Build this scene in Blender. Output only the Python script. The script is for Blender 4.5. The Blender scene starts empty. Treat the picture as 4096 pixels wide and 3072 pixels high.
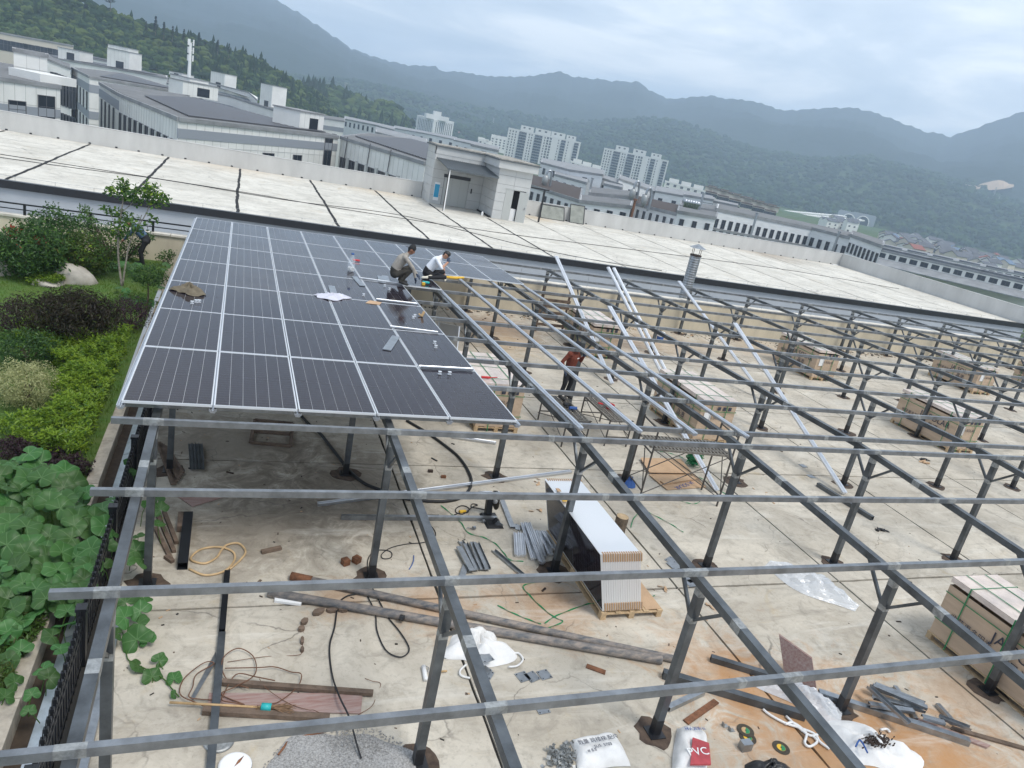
import bpy, bmesh, math, random
import numpy as np
from mathutils import Vector, Matrix
rnd = random.Random(7)
R = math.radians
SC = bpy.context.scene
COL = SC.collection
# ------------------------------------------------------------------ camera
CF, CYAW, CPIT, CROL, CH, CCX, CCY = 2917.41, .39110, -.32009, .20248, 6.8705, -13.94, -25.17
def _basis():
    cy, sy, cp, sp = math.cos(CYAW), math.sin(CYAW), math.cos(CPIT), math.sin(CPIT)
    f = Vector((sy*cp, cy*cp, sp)); r = Vector((cy, -sy, 0)); u = r.cross(f)
    c, s = math.cos(CROL), math.sin(CROL)
    return c*r+s*u, -s*r+c*u, f
CR, CU, CFW = _basis()
CO = Vector((0, 0, CH))
cam = bpy.data.cameras.new('camera'); camo = bpy.data.objects.new('camera', cam); COL.objects.link(camo)
camo.matrix_world = Matrix(((CR.x, CU.x, -CFW.x, 0), (CR.y, CU.y, -CFW.y, 0), (CR.z, CU.z, -CFW.z, CH), (0, 0, 0, 1)))
cam.sensor_fit = 'HORIZONTAL'; cam.sensor_width = 36; cam.lens = CF/4096*36
cam.shift_x = -CCX/4096; cam.shift_y = CCY/4096
cam.clip_start = .1; cam.clip_end = 60000
SC.camera = camo
# ------------------------------------------------------------------ sky, sun, exposure
SUN_EL, SUN_AZ = R(61), R(150)          # azimuth clockwise from +Y
W = bpy.data.worlds.new('World'); SC.world = W; W.use_nodes = True
def world():
    nt = W.node_tree; N = nt.nodes; L = nt.links; N.clear()
    out = N.new('ShaderNodeOutputWorld'); bg = N.new('ShaderNodeBackground'); L.new(bg.outputs[0], out.inputs[0])
    sky = N.new('ShaderNodeTexSky'); sky.sky_type = 'NISHITA'; sky.sun_disc = False
    sky.sun_elevation = SUN_EL; sky.sun_rotation = SUN_AZ; sky.air_density = 1.3; sky.dust_density = 1.5; sky.altitude = 200
    tc = N.new('ShaderNodeTexCoord'); mp = N.new('ShaderNodeMapping'); L.new(tc.outputs['Generated'], mp.inputs[0])
    # clouds are spread on a flat layer: direction / height
    sx = N.new('ShaderNodeSeparateXYZ'); L.new(mp.outputs[0], sx.inputs[0])
    za = N.new('ShaderNodeMath'); za.operation = 'ABSOLUTE'; L.new(sx.outputs[2], za.inputs[0])
    zb = N.new('ShaderNodeMath'); zb.operation = 'ADD'; zb.inputs[1].default_value = .10; L.new(za.outputs[0], zb.inputs[0])
    dv = N.new('ShaderNodeVectorMath'); dv.operation = 'DIVIDE'; L.new(mp.outputs[0], dv.inputs[0])
    cb = N.new('ShaderNodeCombineXYZ'); L.new(zb.outputs[0], cb.inputs[0]); L.new(zb.outputs[0], cb.inputs[1]); cb.inputs[2].default_value = 1
    L.new(cb.outputs[0], dv.inputs[1])
    n1 = N.new('ShaderNodeTexNoise'); n1.inputs['Scale'].default_value = .75; n1.inputs['Detail'].default_value = 7; n1.inputs['Roughness'].default_value = .6; n1.inputs['Distortion'].default_value = .5
    L.new(dv.outputs[0], n1.inputs['Vector'])
    rp = N.new('ShaderNodeValToRGB'); L.new(n1.outputs[0], rp.inputs[0])
    rp.color_ramp.elements[0].position = .36; rp.color_ramp.elements[0].color = (.52, .60, .71, 1)
    rp.color_ramp.elements[1].position = .64; rp.color_ramp.elements[1].color = (1.0, 1.02, 1.04, 1)
    e = rp.color_ramp.elements.new(.5); e.color = (.67, .74, .83, 1)
    sm = N.new('ShaderNodeMix'); sm.data_type = 'RGBA'; sm.blend_type = 'MULTIPLY'; sm.inputs[0].default_value = 1
    L.new(sky.outputs[0], sm.inputs[6]); sm.inputs[7].default_value = (.1, .1, .1, 1)
    mx = N.new('ShaderNodeMix'); mx.data_type = 'RGBA'; mx.inputs[0].default_value = .82
    L.new(sm.outputs[2], mx.inputs[6]); L.new(rp.outputs[0], mx.inputs[7])
    L.new(mx.outputs[2], bg.inputs[0]); bg.inputs[1].default_value = .80
world()
sun = bpy.data.lights.new('sun', 'SUN'); sun.energy = 1.5; sun.angle = R(18); sun.color = (1, .96, .9)
suno = bpy.data.objects.new('sun', sun); COL.objects.link(suno)
_d = Vector((math.sin(SUN_AZ)*math.cos(SUN_EL), math.cos(SUN_AZ)*math.cos(SUN_EL), math.sin(SUN_EL)))
suno.rotation_euler = _d.to_track_quat('Z', 'Y').to_euler(); suno.location = (0, -20, 60)
vs = SC.view_settings; vs.view_transform = 'Standard'; vs.look = 'None'; vs.exposure = .88; vs.gamma = 1; vs.use_curve_mapping = False
SC.cycles.max_bounces = 6; SC.cycles.transparent_max_bounces = 12; SC.cycles.volume_bounces = 3
# ------------------------------------------------------------------ point helpers (photo pixel -> place on a known surface)
def ray(x, y): return (x-2048-CCX)/CF*CR+(1536+CCY-y)/CF*CU+CFW
def fl(x, y, z=0.):
    d = ray(x, y); return CO+d*((z-CH)/d.z)
def ay(x, y, Y):
    d = ray(x, y); return CO+d*(Y/d.y)
def ax(x, y, X):
    d = ray(x, y); return CO+d*(X/d.x)
def pol(az, el, dist):
    a, e = R(az), R(el); return Vector((math.sin(a)*dist, math.cos(a)*dist, CH+math.tan(e)*dist))
_S = 1100/2212.
_O = dict(r1=(0, 1450), r2=(1000, 1600), r3=(2000, 1700), r4=(3000, 1700), r5=(0, 2250), r6=(1000, 2250), r7=(2000, 2250), r8=(3000, 2250), c1=(0, 0), c2=(1000, 300), c3=(2000, 300), c4=(3000, 300), c5=(0, 750), c6=(1000, 900), c7=(2000, 950), c8=(3000, 950))
def px(n, x, y): o = _O[n]; return o[0]+x*_S, o[1]+y*_S
def F(n, x, y, z=0.): return fl(*px(n, x, y), z)
# ------------------------------------------------------------------ materials
MT = {}
def ninp(n, k, v): n.inputs[k].default_value = v
def mat(name, col, rough=.6, metal=0., var=0., vscale=8., col2=None, bump=0., bscale=30., coat=0., spec=.5, alpha=1., trans=0., emis=None, obj=False, detail=6., stretch=None):
    m = bpy.data.materials.new(name); m.use_nodes = True; MT[name] = m
    nt = m.node_tree; N, L = nt.nodes, nt.links; b = N['Principled BSDF']
    ninp(b, 'Base Color', (*col, 1)); ninp(b, 'Roughness', rough); ninp(b, 'Metallic', metal); ninp(b, 'Specular IOR Level', spec)
    ninp(b, 'Coat Weight', coat); ninp(b, 'Coat Roughness', .05); ninp(b, 'Alpha', alpha); ninp(b, 'Transmission Weight', trans)
    if emis: ninp(b, 'Emission Color', (*emis[:3], 1)); ninp(b, 'Emission Strength', emis[3])
    if var or bump:
        if obj: c = N.new('ShaderNodeTexCoord').outputs['Object']
        else: c = N.new('ShaderNodeNewGeometry').outputs['Position']
        if stretch:
            mp = N.new('ShaderNodeMapping'); mp.inputs['Scale'].default_value = stretch; L.new(c, mp.inputs[0]); c = mp.outputs[0]
    if var:
        n = N.new('ShaderNodeTexNoise'); ninp(n, 'Scale', vscale); ninp(n, 'Detail', detail); ninp(n, 'Roughness', .62); L.new(c, n.inputs['Vector'])
        r = N.new('ShaderNodeMapRange'); ninp(r, 'From Min', .3); ninp(r, 'From Max', .7); L.new(n.outputs[0], r.inputs[0])
        x = N.new('ShaderNodeMix'); x.data_type = 'RGBA'; L.new(r.outputs[0], x.inputs[0])
        c2 = col2 or tuple(v*(1-var) for v in col)
        x.inputs[6].default_value = (*c2, 1); x.inputs[7].default_value = (*[min(1, v*(1+var*.5)) for v in col], 1)
        L.new(x.outputs[2], b.inputs['Base Color'])
    if bump:
        n2 = N.new('ShaderNodeTexNoise'); ninp(n2, 'Scale', bscale); ninp(n2, 'Detail', 8); L.new(c, n2.inputs['Vector'])
        bp = N.new('ShaderNodeBump'); ninp(bp, 'Strength', bump); ninp(bp, 'Distance', .02); L.new(n2.outputs[0], bp.inputs['Height']); L.new(bp.outputs[0], b.inputs['Normal'])
    return m
def nodes(m): return m.node_tree.nodes, m.node_tree.links, m.node_tree.nodes['Principled BSDF']
# ------------------------------------------------------------------ mesh helpers
class MB:
    def __init__(s): s.V = []; s.F = []; s.M = []; s.mi = 0
    def f(s, *idx): s.F.append(idx); s.M.append(s.mi)
    def poly(s, pts):
        n = len(s.V); s.V += [tuple(p) for p in pts]; s.f(*range(n, n+len(pts))); return s
    def hexa(s, b, t):                       # bottom loop, top loop (ccw seen from above)
        n = len(s.V); k = len(b); s.V += [tuple(p) for p in b]+[tuple(p) for p in t]
        s.f(*[n+i for i in range(k)][::-1]); s.f(*[n+k+i for i in range(k)])
        for i in range(k): j = (i+1) % k; s.f(n+i, n+j, n+k+j, n+k+i)
        return s
    def box(s, x0, x1, y0, y1, z0, z1):
        return s.hexa([(x0, y0, z0), (x1, y0, z0), (x1, y1, z0), (x0, y1, z0)], [(x0, y0, z1), (x1, y0, z1), (x1, y1, z1), (x0, y1, z1)])
    def prism(s, poly, z0, z1): return s.hexa([(x, y, z0) for x, y in poly], [(x, y, z1) for x, y in poly])
    def bar(s, p, q, w, h, up=(0, 0, 1)):    # rectangular bar, w across, h along up
        p, q, up = Vector(p), Vector(q), Vector(up); d = (q-p).normalized(); a = d.cross(up)
        if a.length < 1e-4: a = d.cross(Vector((1, 0, 0)))
        a.normalize(); u = a.cross(d); a = a*w/2; u = u*h/2
        return s.hexa([p-a-u, p+a-u, p+a+u, p-a+u], [q-a-u, q+a-u, q+a+u, q-a+u])
    def profile(s, p, q, pts, up=(0, 0, 1)): # closed profile pts (side, up) swept from p to q
        p, q, up = Vector(p), Vector(q), Vector(up); d = (q-p).normalized(); a = d.cross(up).normalized(); u = a.cross(d)
        return s.hexa([p+a*x+u*y for x, y in pts], [q+a*x+u*y for x, y in pts])
    def tube(s, path, r, n=8, caps=True):
        path = [Vector(p) for p in path]; k = len(path); rs = r if isinstance(r, (list, tuple)) else [r]*k
        base = len(s.V); a = None
        for i, p in enumerate(path):
            d = (path[min(i+1, k-1)]-path[max(i-1, 0)]).normalized()
            if a is None: a = d.orthogonal().normalized()
            else:
                a = a-d*a.dot(d)
                a = a.normalized() if a.length > 1e-6 else d.orthogonal().normalized()
            b = d.cross(a)
            for j in range(n):
                t = 2*math.pi*j/n; s.V.append(tuple(p+(a*math.cos(t)+b*math.sin(t))*rs[i]))
        for i in range(k-1):
            for j in range(n):
                j2 = (j+1) % n; s.f(base+i*n+j, base+i*n+j2, base+(i+1)*n+j2, base+(i+1)*n+j)
        if caps: s.f(*[base+j for j in range(n)][::-1]); s.f(*[base+(k-1)*n+j for j in range(n)])
        return s
    def lathe(s, prof, c=(0, 0, 0), n=16, ax=None):   # prof [(r,z)]
        b = len(s.V); c = Vector(c)
        for r, z in prof:
            for j in range(n):
                t = 2*math.pi*j/n; s.V.append(tuple(c+Vector((r*math.cos(t), r*math.sin(t), z))))
        for i in range(len(prof)-1):
            for j in range(n):
                j2 = (j+1) % n; s.f(b+i*n+j, b+i*n+j2, b+(i+1)*n+j2, b+(i+1)*n+j)
        s.f(*[b+j for j in range(n)][::-1]); s.f(*[b+(len(prof)-1)*n+j for j in range(n)])
        return s
    def xf(s, m, start=0):
        s.V[start:] = [tuple(m @ Vector(v)) for v in s.V[start:]]; return s
    def mesh(s, name, mats, loc=(0, 0, 0), smooth=False):
        me = bpy.data.meshes.new(name); lx, ly, lz = loc
        me.from_pydata([(x-lx, y-ly, z-lz) for x, y, z in s.V], [], s.F)
        if not isinstance(mats, (list, tuple)): mats = [mats]
        for m in mats: me.materials.append(MT[m] if isinstance(m, str) else m)
        if any(s.M): me.polygons.foreach_set('material_index', s.M)
        if smooth: me.polygons.foreach_set('use_smooth', [True]*len(me.polygons))
        me.update(); return me
    def build(s, name, mats, parent=None, loc=None, smooth=False, **kw):
        root = parent
        while root is not None and root.parent is not None: root = root.parent
        o0 = tuple(root['_o']) if root is not None else (loc if loc is not None else s.base())
        me = s.mesh(name, mats, o0, smooth)
        return link(name, me, parent, None if parent is not None else o0, **kw)
    def base(s):
        v = s.V; return (sum(p[0] for p in v)/len(v), sum(p[1] for p in v)/len(v), min(p[2] for p in v))
def link(name, data, parent=None, loc=None, rot=None, label=None, cat=None, group=None, kind=None):
    o = bpy.data.objects.new(name, data); COL.objects.link(o)
    if parent is not None: o.parent = parent
    if loc is not None: o.location = loc
    if rot is not None: o.rotation_euler = rot
    if parent is None: o['_o'] = tuple(loc) if loc is not None else (0., 0., 0.)
    if label: o['label'] = label
    if cat: o['category'] = cat
    if group: o['group'] = group
    if kind: o['kind'] = kind
    return o
def thing(name, loc, label, cat, group=None, rot=None): return link(name, None, None, tuple(loc), rot, label, cat, group)
def ordn(i): return ['first', 'second', 'third', 'fourth', 'fifth', 'sixth', 'seventh', 'eighth', 'ninth', 'tenth', 'eleventh', 'twelfth', 'thirteenth', 'fourteenth', 'fifteenth', 'sixteenth', 'seventeenth', 'eighteenth', 'nineteenth', 'twentieth'][i]
def spline(pts, n=8):                        # Catmull-Rom through points
    P = [Vector(p) for p in pts]; P = [P[0]*2-P[1]]+P+[P[-1]*2-P[-2]]; out = []
    for i in range(1, len(P)-2):
        for k in range(n):
            t = k/n; a, b, c, d = P[i-1], P[i], P[i+1], P[i+2]
            out.append(.5*((2*b)+(c-a)*t+(2*a-5*b+4*c-d)*t*t+(3*b-a-3*c+d)*t**3))
    out.append(P[-2]); return out
def text_mesh(s, size, mname, name='lettering'):
    cu = bpy.data.curves.new('t', 'FONT'); cu.body = s; cu.size = size; cu.align_x = 'CENTER'; cu.align_y = 'CENTER'; cu.extrude = .0008; cu.resolution_u = 3
    o = bpy.data.objects.new('t', cu); COL.objects.link(o)
    dg = bpy.context.evaluated_depsgraph_get(); me = bpy.data.meshes.new_from_object(o.evaluated_get(dg))
    bpy.data.objects.remove(o); me.name = name; me.materials.clear(); me.materials.append(MT[mname]); return me
# ------------------------------------------------------------------ material set
def concrete(name, ca, cb, stains_shade, scale=1.):
    m = mat(name, ca, .85); N, L, b = nodes(m)
    g = N.new('ShaderNodeNewGeometry').outputs['Position']
    def noise(sc, det=6, rough=.6, dist=0.):
        n = N.new('ShaderNodeTexNoise'); ninp(n, 'Scale', sc*scale); ninp(n, 'Detail', det); ninp(n, 'Roughness', rough); ninp(n, 'Distortion', dist); L.new(g, n.inputs['Vector']); return n.outputs[0]
    def rng(v, a, c, lo=0., hi=1.):
        r = N.new('ShaderNodeMapRange'); ninp(r, 'From Min', a); ninp(r, 'From Max', c); ninp(r, 'To Min', lo); ninp(r, 'To Max', hi); L.new(v, r.inputs[0]); return r.outputs[0]
    def mix(fac, A, B, mode='MIX'):
        x = N.new('ShaderNodeMix'); x.data_type = 'RGBA'; x.blend_type = mode
        for v, i in ((fac, 0), (A, 6), (B, 7)):
            if isinstance(v, (int, float)): x.inputs[i].default_value = v
            elif isinstance(v, tuple): x.inputs[i].default_value = (*v, 1)
            else: L.new(v, x.inputs[i])
        return x.outputs[2]
    def mul(a, c):
        n = N.new('ShaderNodeMath'); n.operation = 'MULTIPLY'; L.new(a, n.inputs[0])
        if isinstance(c, float): n.inputs[1].default_value = c
        else: L.new(c, n.inputs[1])
        return n.outputs[0]
    c = mix(rng(noise(.55, 8, .68, .8), .38, .62), cb, ca)
    c = mix(mul(rng(noise(2.6, 8, .7, 1.), .50, .72), .7), c, tuple(v*.58 for v in cb))
    c = mix(mul(rng(noise(14, 6, .7), .54, .74), .5), c, tuple(v*.5 for v in cb))
    c = mix(mul(rng(noise(.8, 9, .75, 1.5), .57, .70), .55), c, (.42, .33, .20))
    c = mix(mul(rng(noise(1.1, 7, .75, 2.), .58, .72), .5), c, (.62, .58, .50))
    for (x, y, r_, col, amt) in stains_shade:
        d = N.new('ShaderNodeVectorMath'); d.operation = 'DISTANCE'; L.new(g, d.inputs[0]); d.inputs[1].default_value = (x, y, 0)
        n = rng(noise(1.9, 8, .7, 1.5), .3, .7, .35, 1.5)
        dd = N.new('ShaderNodeMath'); dd.operation = 'DIVIDE'; L.new(d.outputs['Value'], dd.inputs[0]); L.new(n, dd.inputs[1])
        fac = mul(rng(dd.outputs[0], r_, r_*.25), float(amt)); c = mix(fac, c, col)
    mp = N.new('ShaderNodeMapping'); mp.inputs['Scale'].default_value = (.16, 1.1, 1); L.new(g, mp.inputs[0]); ns = N.new('ShaderNodeTexNoise'); ninp(ns, 'Scale', 1.6*scale); ninp(ns, 'Detail', 8); ninp(ns, 'Roughness', .7); ninp(ns, 'Distortion', .8); L.new(mp.outputs[0], ns.inputs['Vector'])
    c = mix(mul(rng(ns.outputs[0], .56, .70), .6), c, tuple(v*.5 for v in cb)); c = mix(mul(rng(ns.outputs[0], .44, .34), .35), c, (.70, .67, .60))
    dn = N.new('ShaderNodeTexNoise'); ninp(dn, 'Scale', 1.3); ninp(dn, 'Detail', 5); L.new(g, dn.inputs['Vector']); va = N.new('ShaderNodeVectorMath'); va.operation = 'MULTIPLY_ADD'; L.new(dn.outputs['Color'], va.inputs[0]); va.inputs[1].default_value = (.9, .9, 0); L.new(g, va.inputs[2])
    vo = N.new('ShaderNodeTexVoronoi'); vo.feature = 'DISTANCE_TO_EDGE'; ninp(vo, 'Scale', .42*scale); L.new(va.outputs[0], vo.inputs['Vector'])
    c = mix(mul(mul(rng(vo.outputs['Distance'], .006, .001), rng(noise(.7, 3, .5), .48, .62)), .7), c, (.09, .08, .07))
    L.new(c, b.inputs['Base Color'])
    bp = N.new('ShaderNodeBump'); ninp(bp, 'Strength', .35); ninp(bp, 'Distance', .02); L.new(noise(22, 10, .7), bp.inputs['Height']); L.new(bp.outputs[0], b.inputs['Normal'])
    return m
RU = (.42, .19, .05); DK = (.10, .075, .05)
concrete('concrete_near', (.55, .50, .415), (.41, .365, .295), [(8.2, 5.4, 2.4, RU, .72), (9.6, 4.6, 1.8, RU, .6), (7.3, 6.9, 1.5, RU, .55), (5.0, 8.65, 1.2, RU, .5), (3.2, 8.75, .9, RU, .5), (1.8, 9.0, .7, RU, .4), (.8, 11.2, 2.2, DK, .6), (2.2, 12.4, 2.2, DK, .65), (.2, 14, 2.5, DK, .6), (9.4, 24.6, 2.6, (.22, .13, .07), .7), (14.5, 24.3, 2.4, (.2, .12, .07), .6), (24.5, 23.6, 2.0, (.33, .22, .12), .6), (8.8, 22.6, 2.0, (.45, .30, .15), .5), (17., 24.6, 3., (.4, .27, .15), .5), (.2, 7., .9, DK, .3), (22, 24.9, 3., (.42, .3, .18), .5), (11.0, 6.0, 1.2, RU, .35)])  # rust and dirt stains; DK patches under the array also paint in its shade
concrete('concrete_far', (.64, .61, .54), (.50, .475, .415), [(10, 55.5, 4, (.5, .40, .27), .45), (22.5, 55, 2.6, (.48, .34, .18), .55), (46, 55.8, 5, (.25, .18, .12), .5), (0, 56, 5, (.55, .45, .33), .4), (15, 52, 3., (.3, .28, .25), .35)], .6)
mat('joint', (.025, .023, .02), .9)
mat('bitumen', (.012, .012, .013), .95, var=.4, vscale=5)
mat('beige', (.60, .53, .40), .85, var=.22, vscale=1.2, bump=.2, bscale=12, stretch=(1, 1, .25))
mat('cap', (.62, .58, .5), .8, var=.25, vscale=3)
mat('greywall', (.40, .42, .44), .8, var=.1, vscale=.7, bump=.1, bscale=8)
mat('parapet', (.52, .515, .495), .85, var=.13, vscale=1.1, bump=.15, bscale=5, stretch=(1, 1, .3))
mat('blackpaint', (.012, .013, .016), .35, var=.3, vscale=6)
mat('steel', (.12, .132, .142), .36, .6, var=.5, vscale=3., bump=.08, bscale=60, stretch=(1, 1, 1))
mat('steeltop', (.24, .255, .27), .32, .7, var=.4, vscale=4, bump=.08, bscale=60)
mat('zinc', (.34, .35, .345), .45, .5, var=.45, vscale=16)
mat('aluwhite', (.72, .74, .77), .35, .5, var=.1, vscale=5)
mat('galv', (.36, .38, .40), .32, .85, var=.3, vscale=7)
mat('alu', (.66, .68, .71), .3, .85, var=.12, vscale=5)
mat('aluframe', (.78, .80, .82), .38, .55)
mat('backsheet', (.55, .56, .57), .3, 0, coat=.4)
mat('rust', (.20, .085, .04), .85, .1, var=.6, vscale=9, bump=.4, bscale=40)
mat('darkrust', (.055, .035, .025), .8, .1, var=.6, vscale=7)
mat('grout', (.085, .058, .04), .9, var=.6, vscale=9, col2=(.035, .022, .016))
mat('oldpipe', (.32, .265, .22), .75, .15, var=.3, vscale=9, col2=(.075, .09, .105), bump=.3, bscale=40, stretch=(.6, 1.6, 1.6))
mat('tile', (.005, .005, .006), .2)
def cellmat():
    m = mat('cell', (.010, .010, .016), .12, coat=0., spec=.2); N, L, b = nodes(m)
    tc = N.new('ShaderNodeTexCoord'); sx = N.new('ShaderNodeSeparateXYZ'); L.new(tc.outputs['Object'], sx.inputs[0])
    def line(o, pitch, w):
        a = N.new('ShaderNodeMath'); a.operation = 'PINGPONG'; L.new(o, a.inputs[0]); a.inputs[1].default_value = pitch/2
        c = N.new('ShaderNodeMath'); c.operation = 'LESS_THAN'; L.new(a.outputs[0], c.inputs[0]); c.inputs[1].default_value = w; return c.outputs[0]
    l1, l2 = line(sx.outputs[1], .0935, .0016), line(sx.outputs[0], .0172, .0006)
    ad = N.new('ShaderNodeMath'); ad.operation = 'MULTIPLY_ADD'; L.new(l2, ad.inputs[0]); ad.inputs[1].default_value = .45; L.new(l1, ad.inputs[2])
    x = N.new('ShaderNodeMix'); x.data_type = 'RGBA'; L.new(ad.outputs[0], x.inputs[0]); x.inputs[6].default_value = (.016, .012, .017, 1); x.inputs[7].default_value = (.10, .10, .12, 1)
    L.new(x.outputs[2], b.inputs['Base Color'])
    n = N.new('ShaderNodeTexNoise'); ninp(n, 'Scale', 1.3); ninp(n, 'Detail', 5); g = N.new('ShaderNodeNewGeometry'); L.new(g.outputs['Position'], n.inputs['Vector'])
    r = N.new('ShaderNodeMapRange'); ninp(r, 'From Min', .35); ninp(r, 'From Max', .7); ninp(r, 'To Min', .03); ninp(r, 'To Max', .16); L.new(n.outputs[0], r.inputs[0]); L.new(r.outputs[0], b.inputs['Roughness'])
cellmat()
mat('carton', (.50, .37, .26), .45, var=.2, vscale=3, bump=.5, bscale=9, coat=.35, stretch=(1, .35, 2.2))
mat('cartontop', (.68, .58, .51), .4, var=.22, vscale=4, bump=.6, bscale=7, coat=.3)
mat('cardboard', (.47, .31, .185), .8, var=.14, vscale=4)
mat('wood', (.50, .36, .21), .8, var=.3, vscale=6, bump=.3, bscale=25, stretch=(3, 1, 1))
mat('oldwood', (.15, .105, .075), .85, var=.5, vscale=6, bump=.5, bscale=20)
mat('redboard', (.20, .105, .085), .75, var=.55, vscale=7, col2=(.36, .28, .25), bump=.2, bscale=20, stretch=(.5, 4, 4))
mat('greenstrap', (.012, .20, .07), .35)
mat('blackplastic', (.012, .012, .013), .4)
mat('rubber', (.013, .013, .014), .6)
mat('ink', (.035, .04, .06), .6)
mat('inkblue', (.02, .06, .22), .6)
mat('inkred', (.45, .03, .05), .6)
mat('paper', (.75, .75, .74), .7)
mat('sack', (.72, .71, .69), .75, var=.12, vscale=5, bump=.5, bscale=14)
mat('bottleplastic', (.75, .80, .84), .1, alpha=.22, spec=.8)
mat('film', (.80, .82, .84), .12, var=0, alpha=.6, spec=.8, bump=.6, bscale=16)
mat('hose', (.55, .38, .20), .5, var=.3, vscale=5)
mat('hosegreen', (.10, .25, .17), .5)
mat('wire', (.16, .075, .04), .7, var=.4, vscale=9)
mat('bamboo', (.50, .33, .16), .6, var=.35, vscale=12)
mat('straw', (.22, .13, .07), .85, var=.5, vscale=20)
mat('teal', (.02, .38, .38), .45)
mat('red', (.55, .02, .025), .4)
mat('yellow', (.70, .42, .03), .5)
mat('blue', (.03, .10, .32), .5)
mat('white', (.75, .75, .74), .5)
mat('gravel', (.38, .37, .355), .95, var=.55, vscale=45, bump=.8, bscale=60)
mat('disc', (.055, .045, .03), .85, var=.4, vscale=30)
mat('bark', (.14, .105, .075), .9, var=.5, vscale=14, bump=.7, bscale=25)
mat('barkpale', (.30, .27, .22), .9, var=.5, vscale=12, bump=.5, bscale=25)
mat('stone', (.40, .37, .32), .85, var=.35, vscale=3, bump=.6, bscale=6)
mat('soil', (.07, .05, .035), .95, var=.5, vscale=6)
mat('lawn', (.045, .10, .014), .9, var=.5, vscale=3, col2=(.08, .12, .02))
mat('kerb', (.42, .37, .30), .9, var=.35, vscale=5, bump=.5, bscale=18)
mat('flashing', (.52, .56, .59), .3, .6, var=.3, vscale=4)
def leafmat(name, a, b2, sc=3., rough=.45):
    m = mat(name, a, rough, var=.01, vscale=sc, col2=b2, spec=.35); N, L, b = nodes(m)
    # light passes a little through the leaf
    t = N.new('ShaderNodeBsdfTranslucent'); x = N.new('ShaderNodeMixShader'); x.inputs[0].default_value = .4
    src = b.inputs['Base Color'].links[0].from_socket; L.new(src, t.inputs[0]); L.new(b.outputs[0], x.inputs[1]); L.new(t.outputs[0], x.inputs[2])
    L.new(x.outputs[0], N['Material Output'].inputs[0]); return m
leafmat('leaf_lime', (.28, .39, .04), (.14, .25, .024))
leafmat('leaf_dark', (.030, .075, .022), (.055, .12, .03))
leafmat('leaf_olive', (.085, .11, .02), (.05, .085, .02))
leafmat('leaf_mid', (.065, .15, .03), (.11, .20, .04))
leafmat('leaf_cream', (.56, .55, .30), (.25, .28, .10), 14.)
leafmat('leaf_maple', (.030, .020, .016), (.05, .048, .022))
leafmat('leaf_purple', (.040, .018, .032), (.065, .03, .045))
leafmat('leaf_pumpkin', (.085, .185, .05), (.055, .14, .036), 2.)
leafmat('leaf_grass', (.075, .16, .012), (.13, .21, .03), 1.5)
leafmat('leaf_red', (.38, .05, .03), (.3, .08, .04))
def pumpkin_leaf():
    m = MT['leaf_pumpkin']; N, L, b = nodes(m); tc = N.new('ShaderNodeTexCoord'); sx = N.new('ShaderNodeSeparateXYZ'); L.new(tc.outputs['Object'], sx.inputs[0])
    at = N.new('ShaderNodeMath'); at.operation = 'ARCTAN2'; L.new(sx.outputs[1], at.inputs[0]); L.new(sx.outputs[0], at.inputs[1])
    pp = N.new('ShaderNodeMath'); pp.operation = 'PINGPONG'; L.new(at.outputs[0], pp.inputs[0]); pp.inputs[1].default_value = .4488
    ln = N.new('ShaderNodeVectorMath'); ln.operation = 'LENGTH'; L.new(tc.outputs['Object'], ln.inputs[0])
    mu = N.new('ShaderNodeMath'); mu.operation = 'MULTIPLY'; L.new(pp.outputs[0], mu.inputs[0]); L.new(ln.outputs['Value'], mu.inputs[1])
    ls = N.new('ShaderNodeMapRange'); ninp(ls, 'From Min', .012); ninp(ls, 'From Max', .045); ninp(ls, 'To Min', .75); ninp(ls, 'To Max', 0.); L.new(mu.outputs[0], ls.inputs[0])
    src = b.inputs['Base Color'].links[0].from_socket; x = N.new('ShaderNodeMix'); x.data_type = 'RGBA'; L.new(ls.outputs[0], x.inputs[0]); L.new(src, x.inputs[6]); x.inputs[7].default_value = (.15, .26, .10, 1)
    oi = N.new('ShaderNodeObjectInfo'); hv = N.new('ShaderNodeHueSaturation'); r = N.new('ShaderNodeMapRange'); ninp(r, 'To Min', .75); ninp(r, 'To Max', 1.3); L.new(oi.outputs['Random'], r.inputs[0]); L.new(r.outputs[0], hv.inputs['Value'])
    r2 = N.new('ShaderNodeMapRange'); ninp(r2, 'To Min', .495); ninp(r2, 'To Max', .52); L.new(oi.outputs['Random'], r2.inputs[0]); L.new(r2.outputs[0], hv.inputs['Hue']); L.new(x.outputs[2], hv.inputs['Color'])
    L.new(hv.outputs[0], b.inputs['Base Color'])
    for n in N:
        if n.type == 'BSDF_TRANSLUCENT': L.new(hv.outputs[0], n.inputs[0])
pumpkin_leaf()
mat('skin', (.42, .22, .14), .55); mat('skintan', (.26, .12, .07), .55); mat('hair', (.010, .009, .009), .5)
mat('shirt_white', (.74, .76, .80), .8, bump=.4, bscale=18, obj=True); mat('shirt_grey', (.33, .30, .26), .85, var=.15, vscale=9, bump=.4, bscale=18, obj=True)
mat('shirt_red', (.16, .035, .018), .85, var=.2, vscale=9, bump=.4, bscale=18, obj=True); mat('shirt_blue', (.07, .12, .19), .85, var=.3, vscale=9, obj=True)
mat('trouser_black', (.012, .012, .014), .85, bump=.3, bscale=18, obj=True); mat('trouser_camo', (.045, .04, .032), .9, var=.6, vscale=14, obj=True)
mat('shoe', (.02, .019, .018), .7); mat('cap_black', (.012, .012, .013), .8); mat('glove_white', (.62, .58, .48), .9); mat('glove_dark', (.03, .045, .08), .8)
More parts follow.
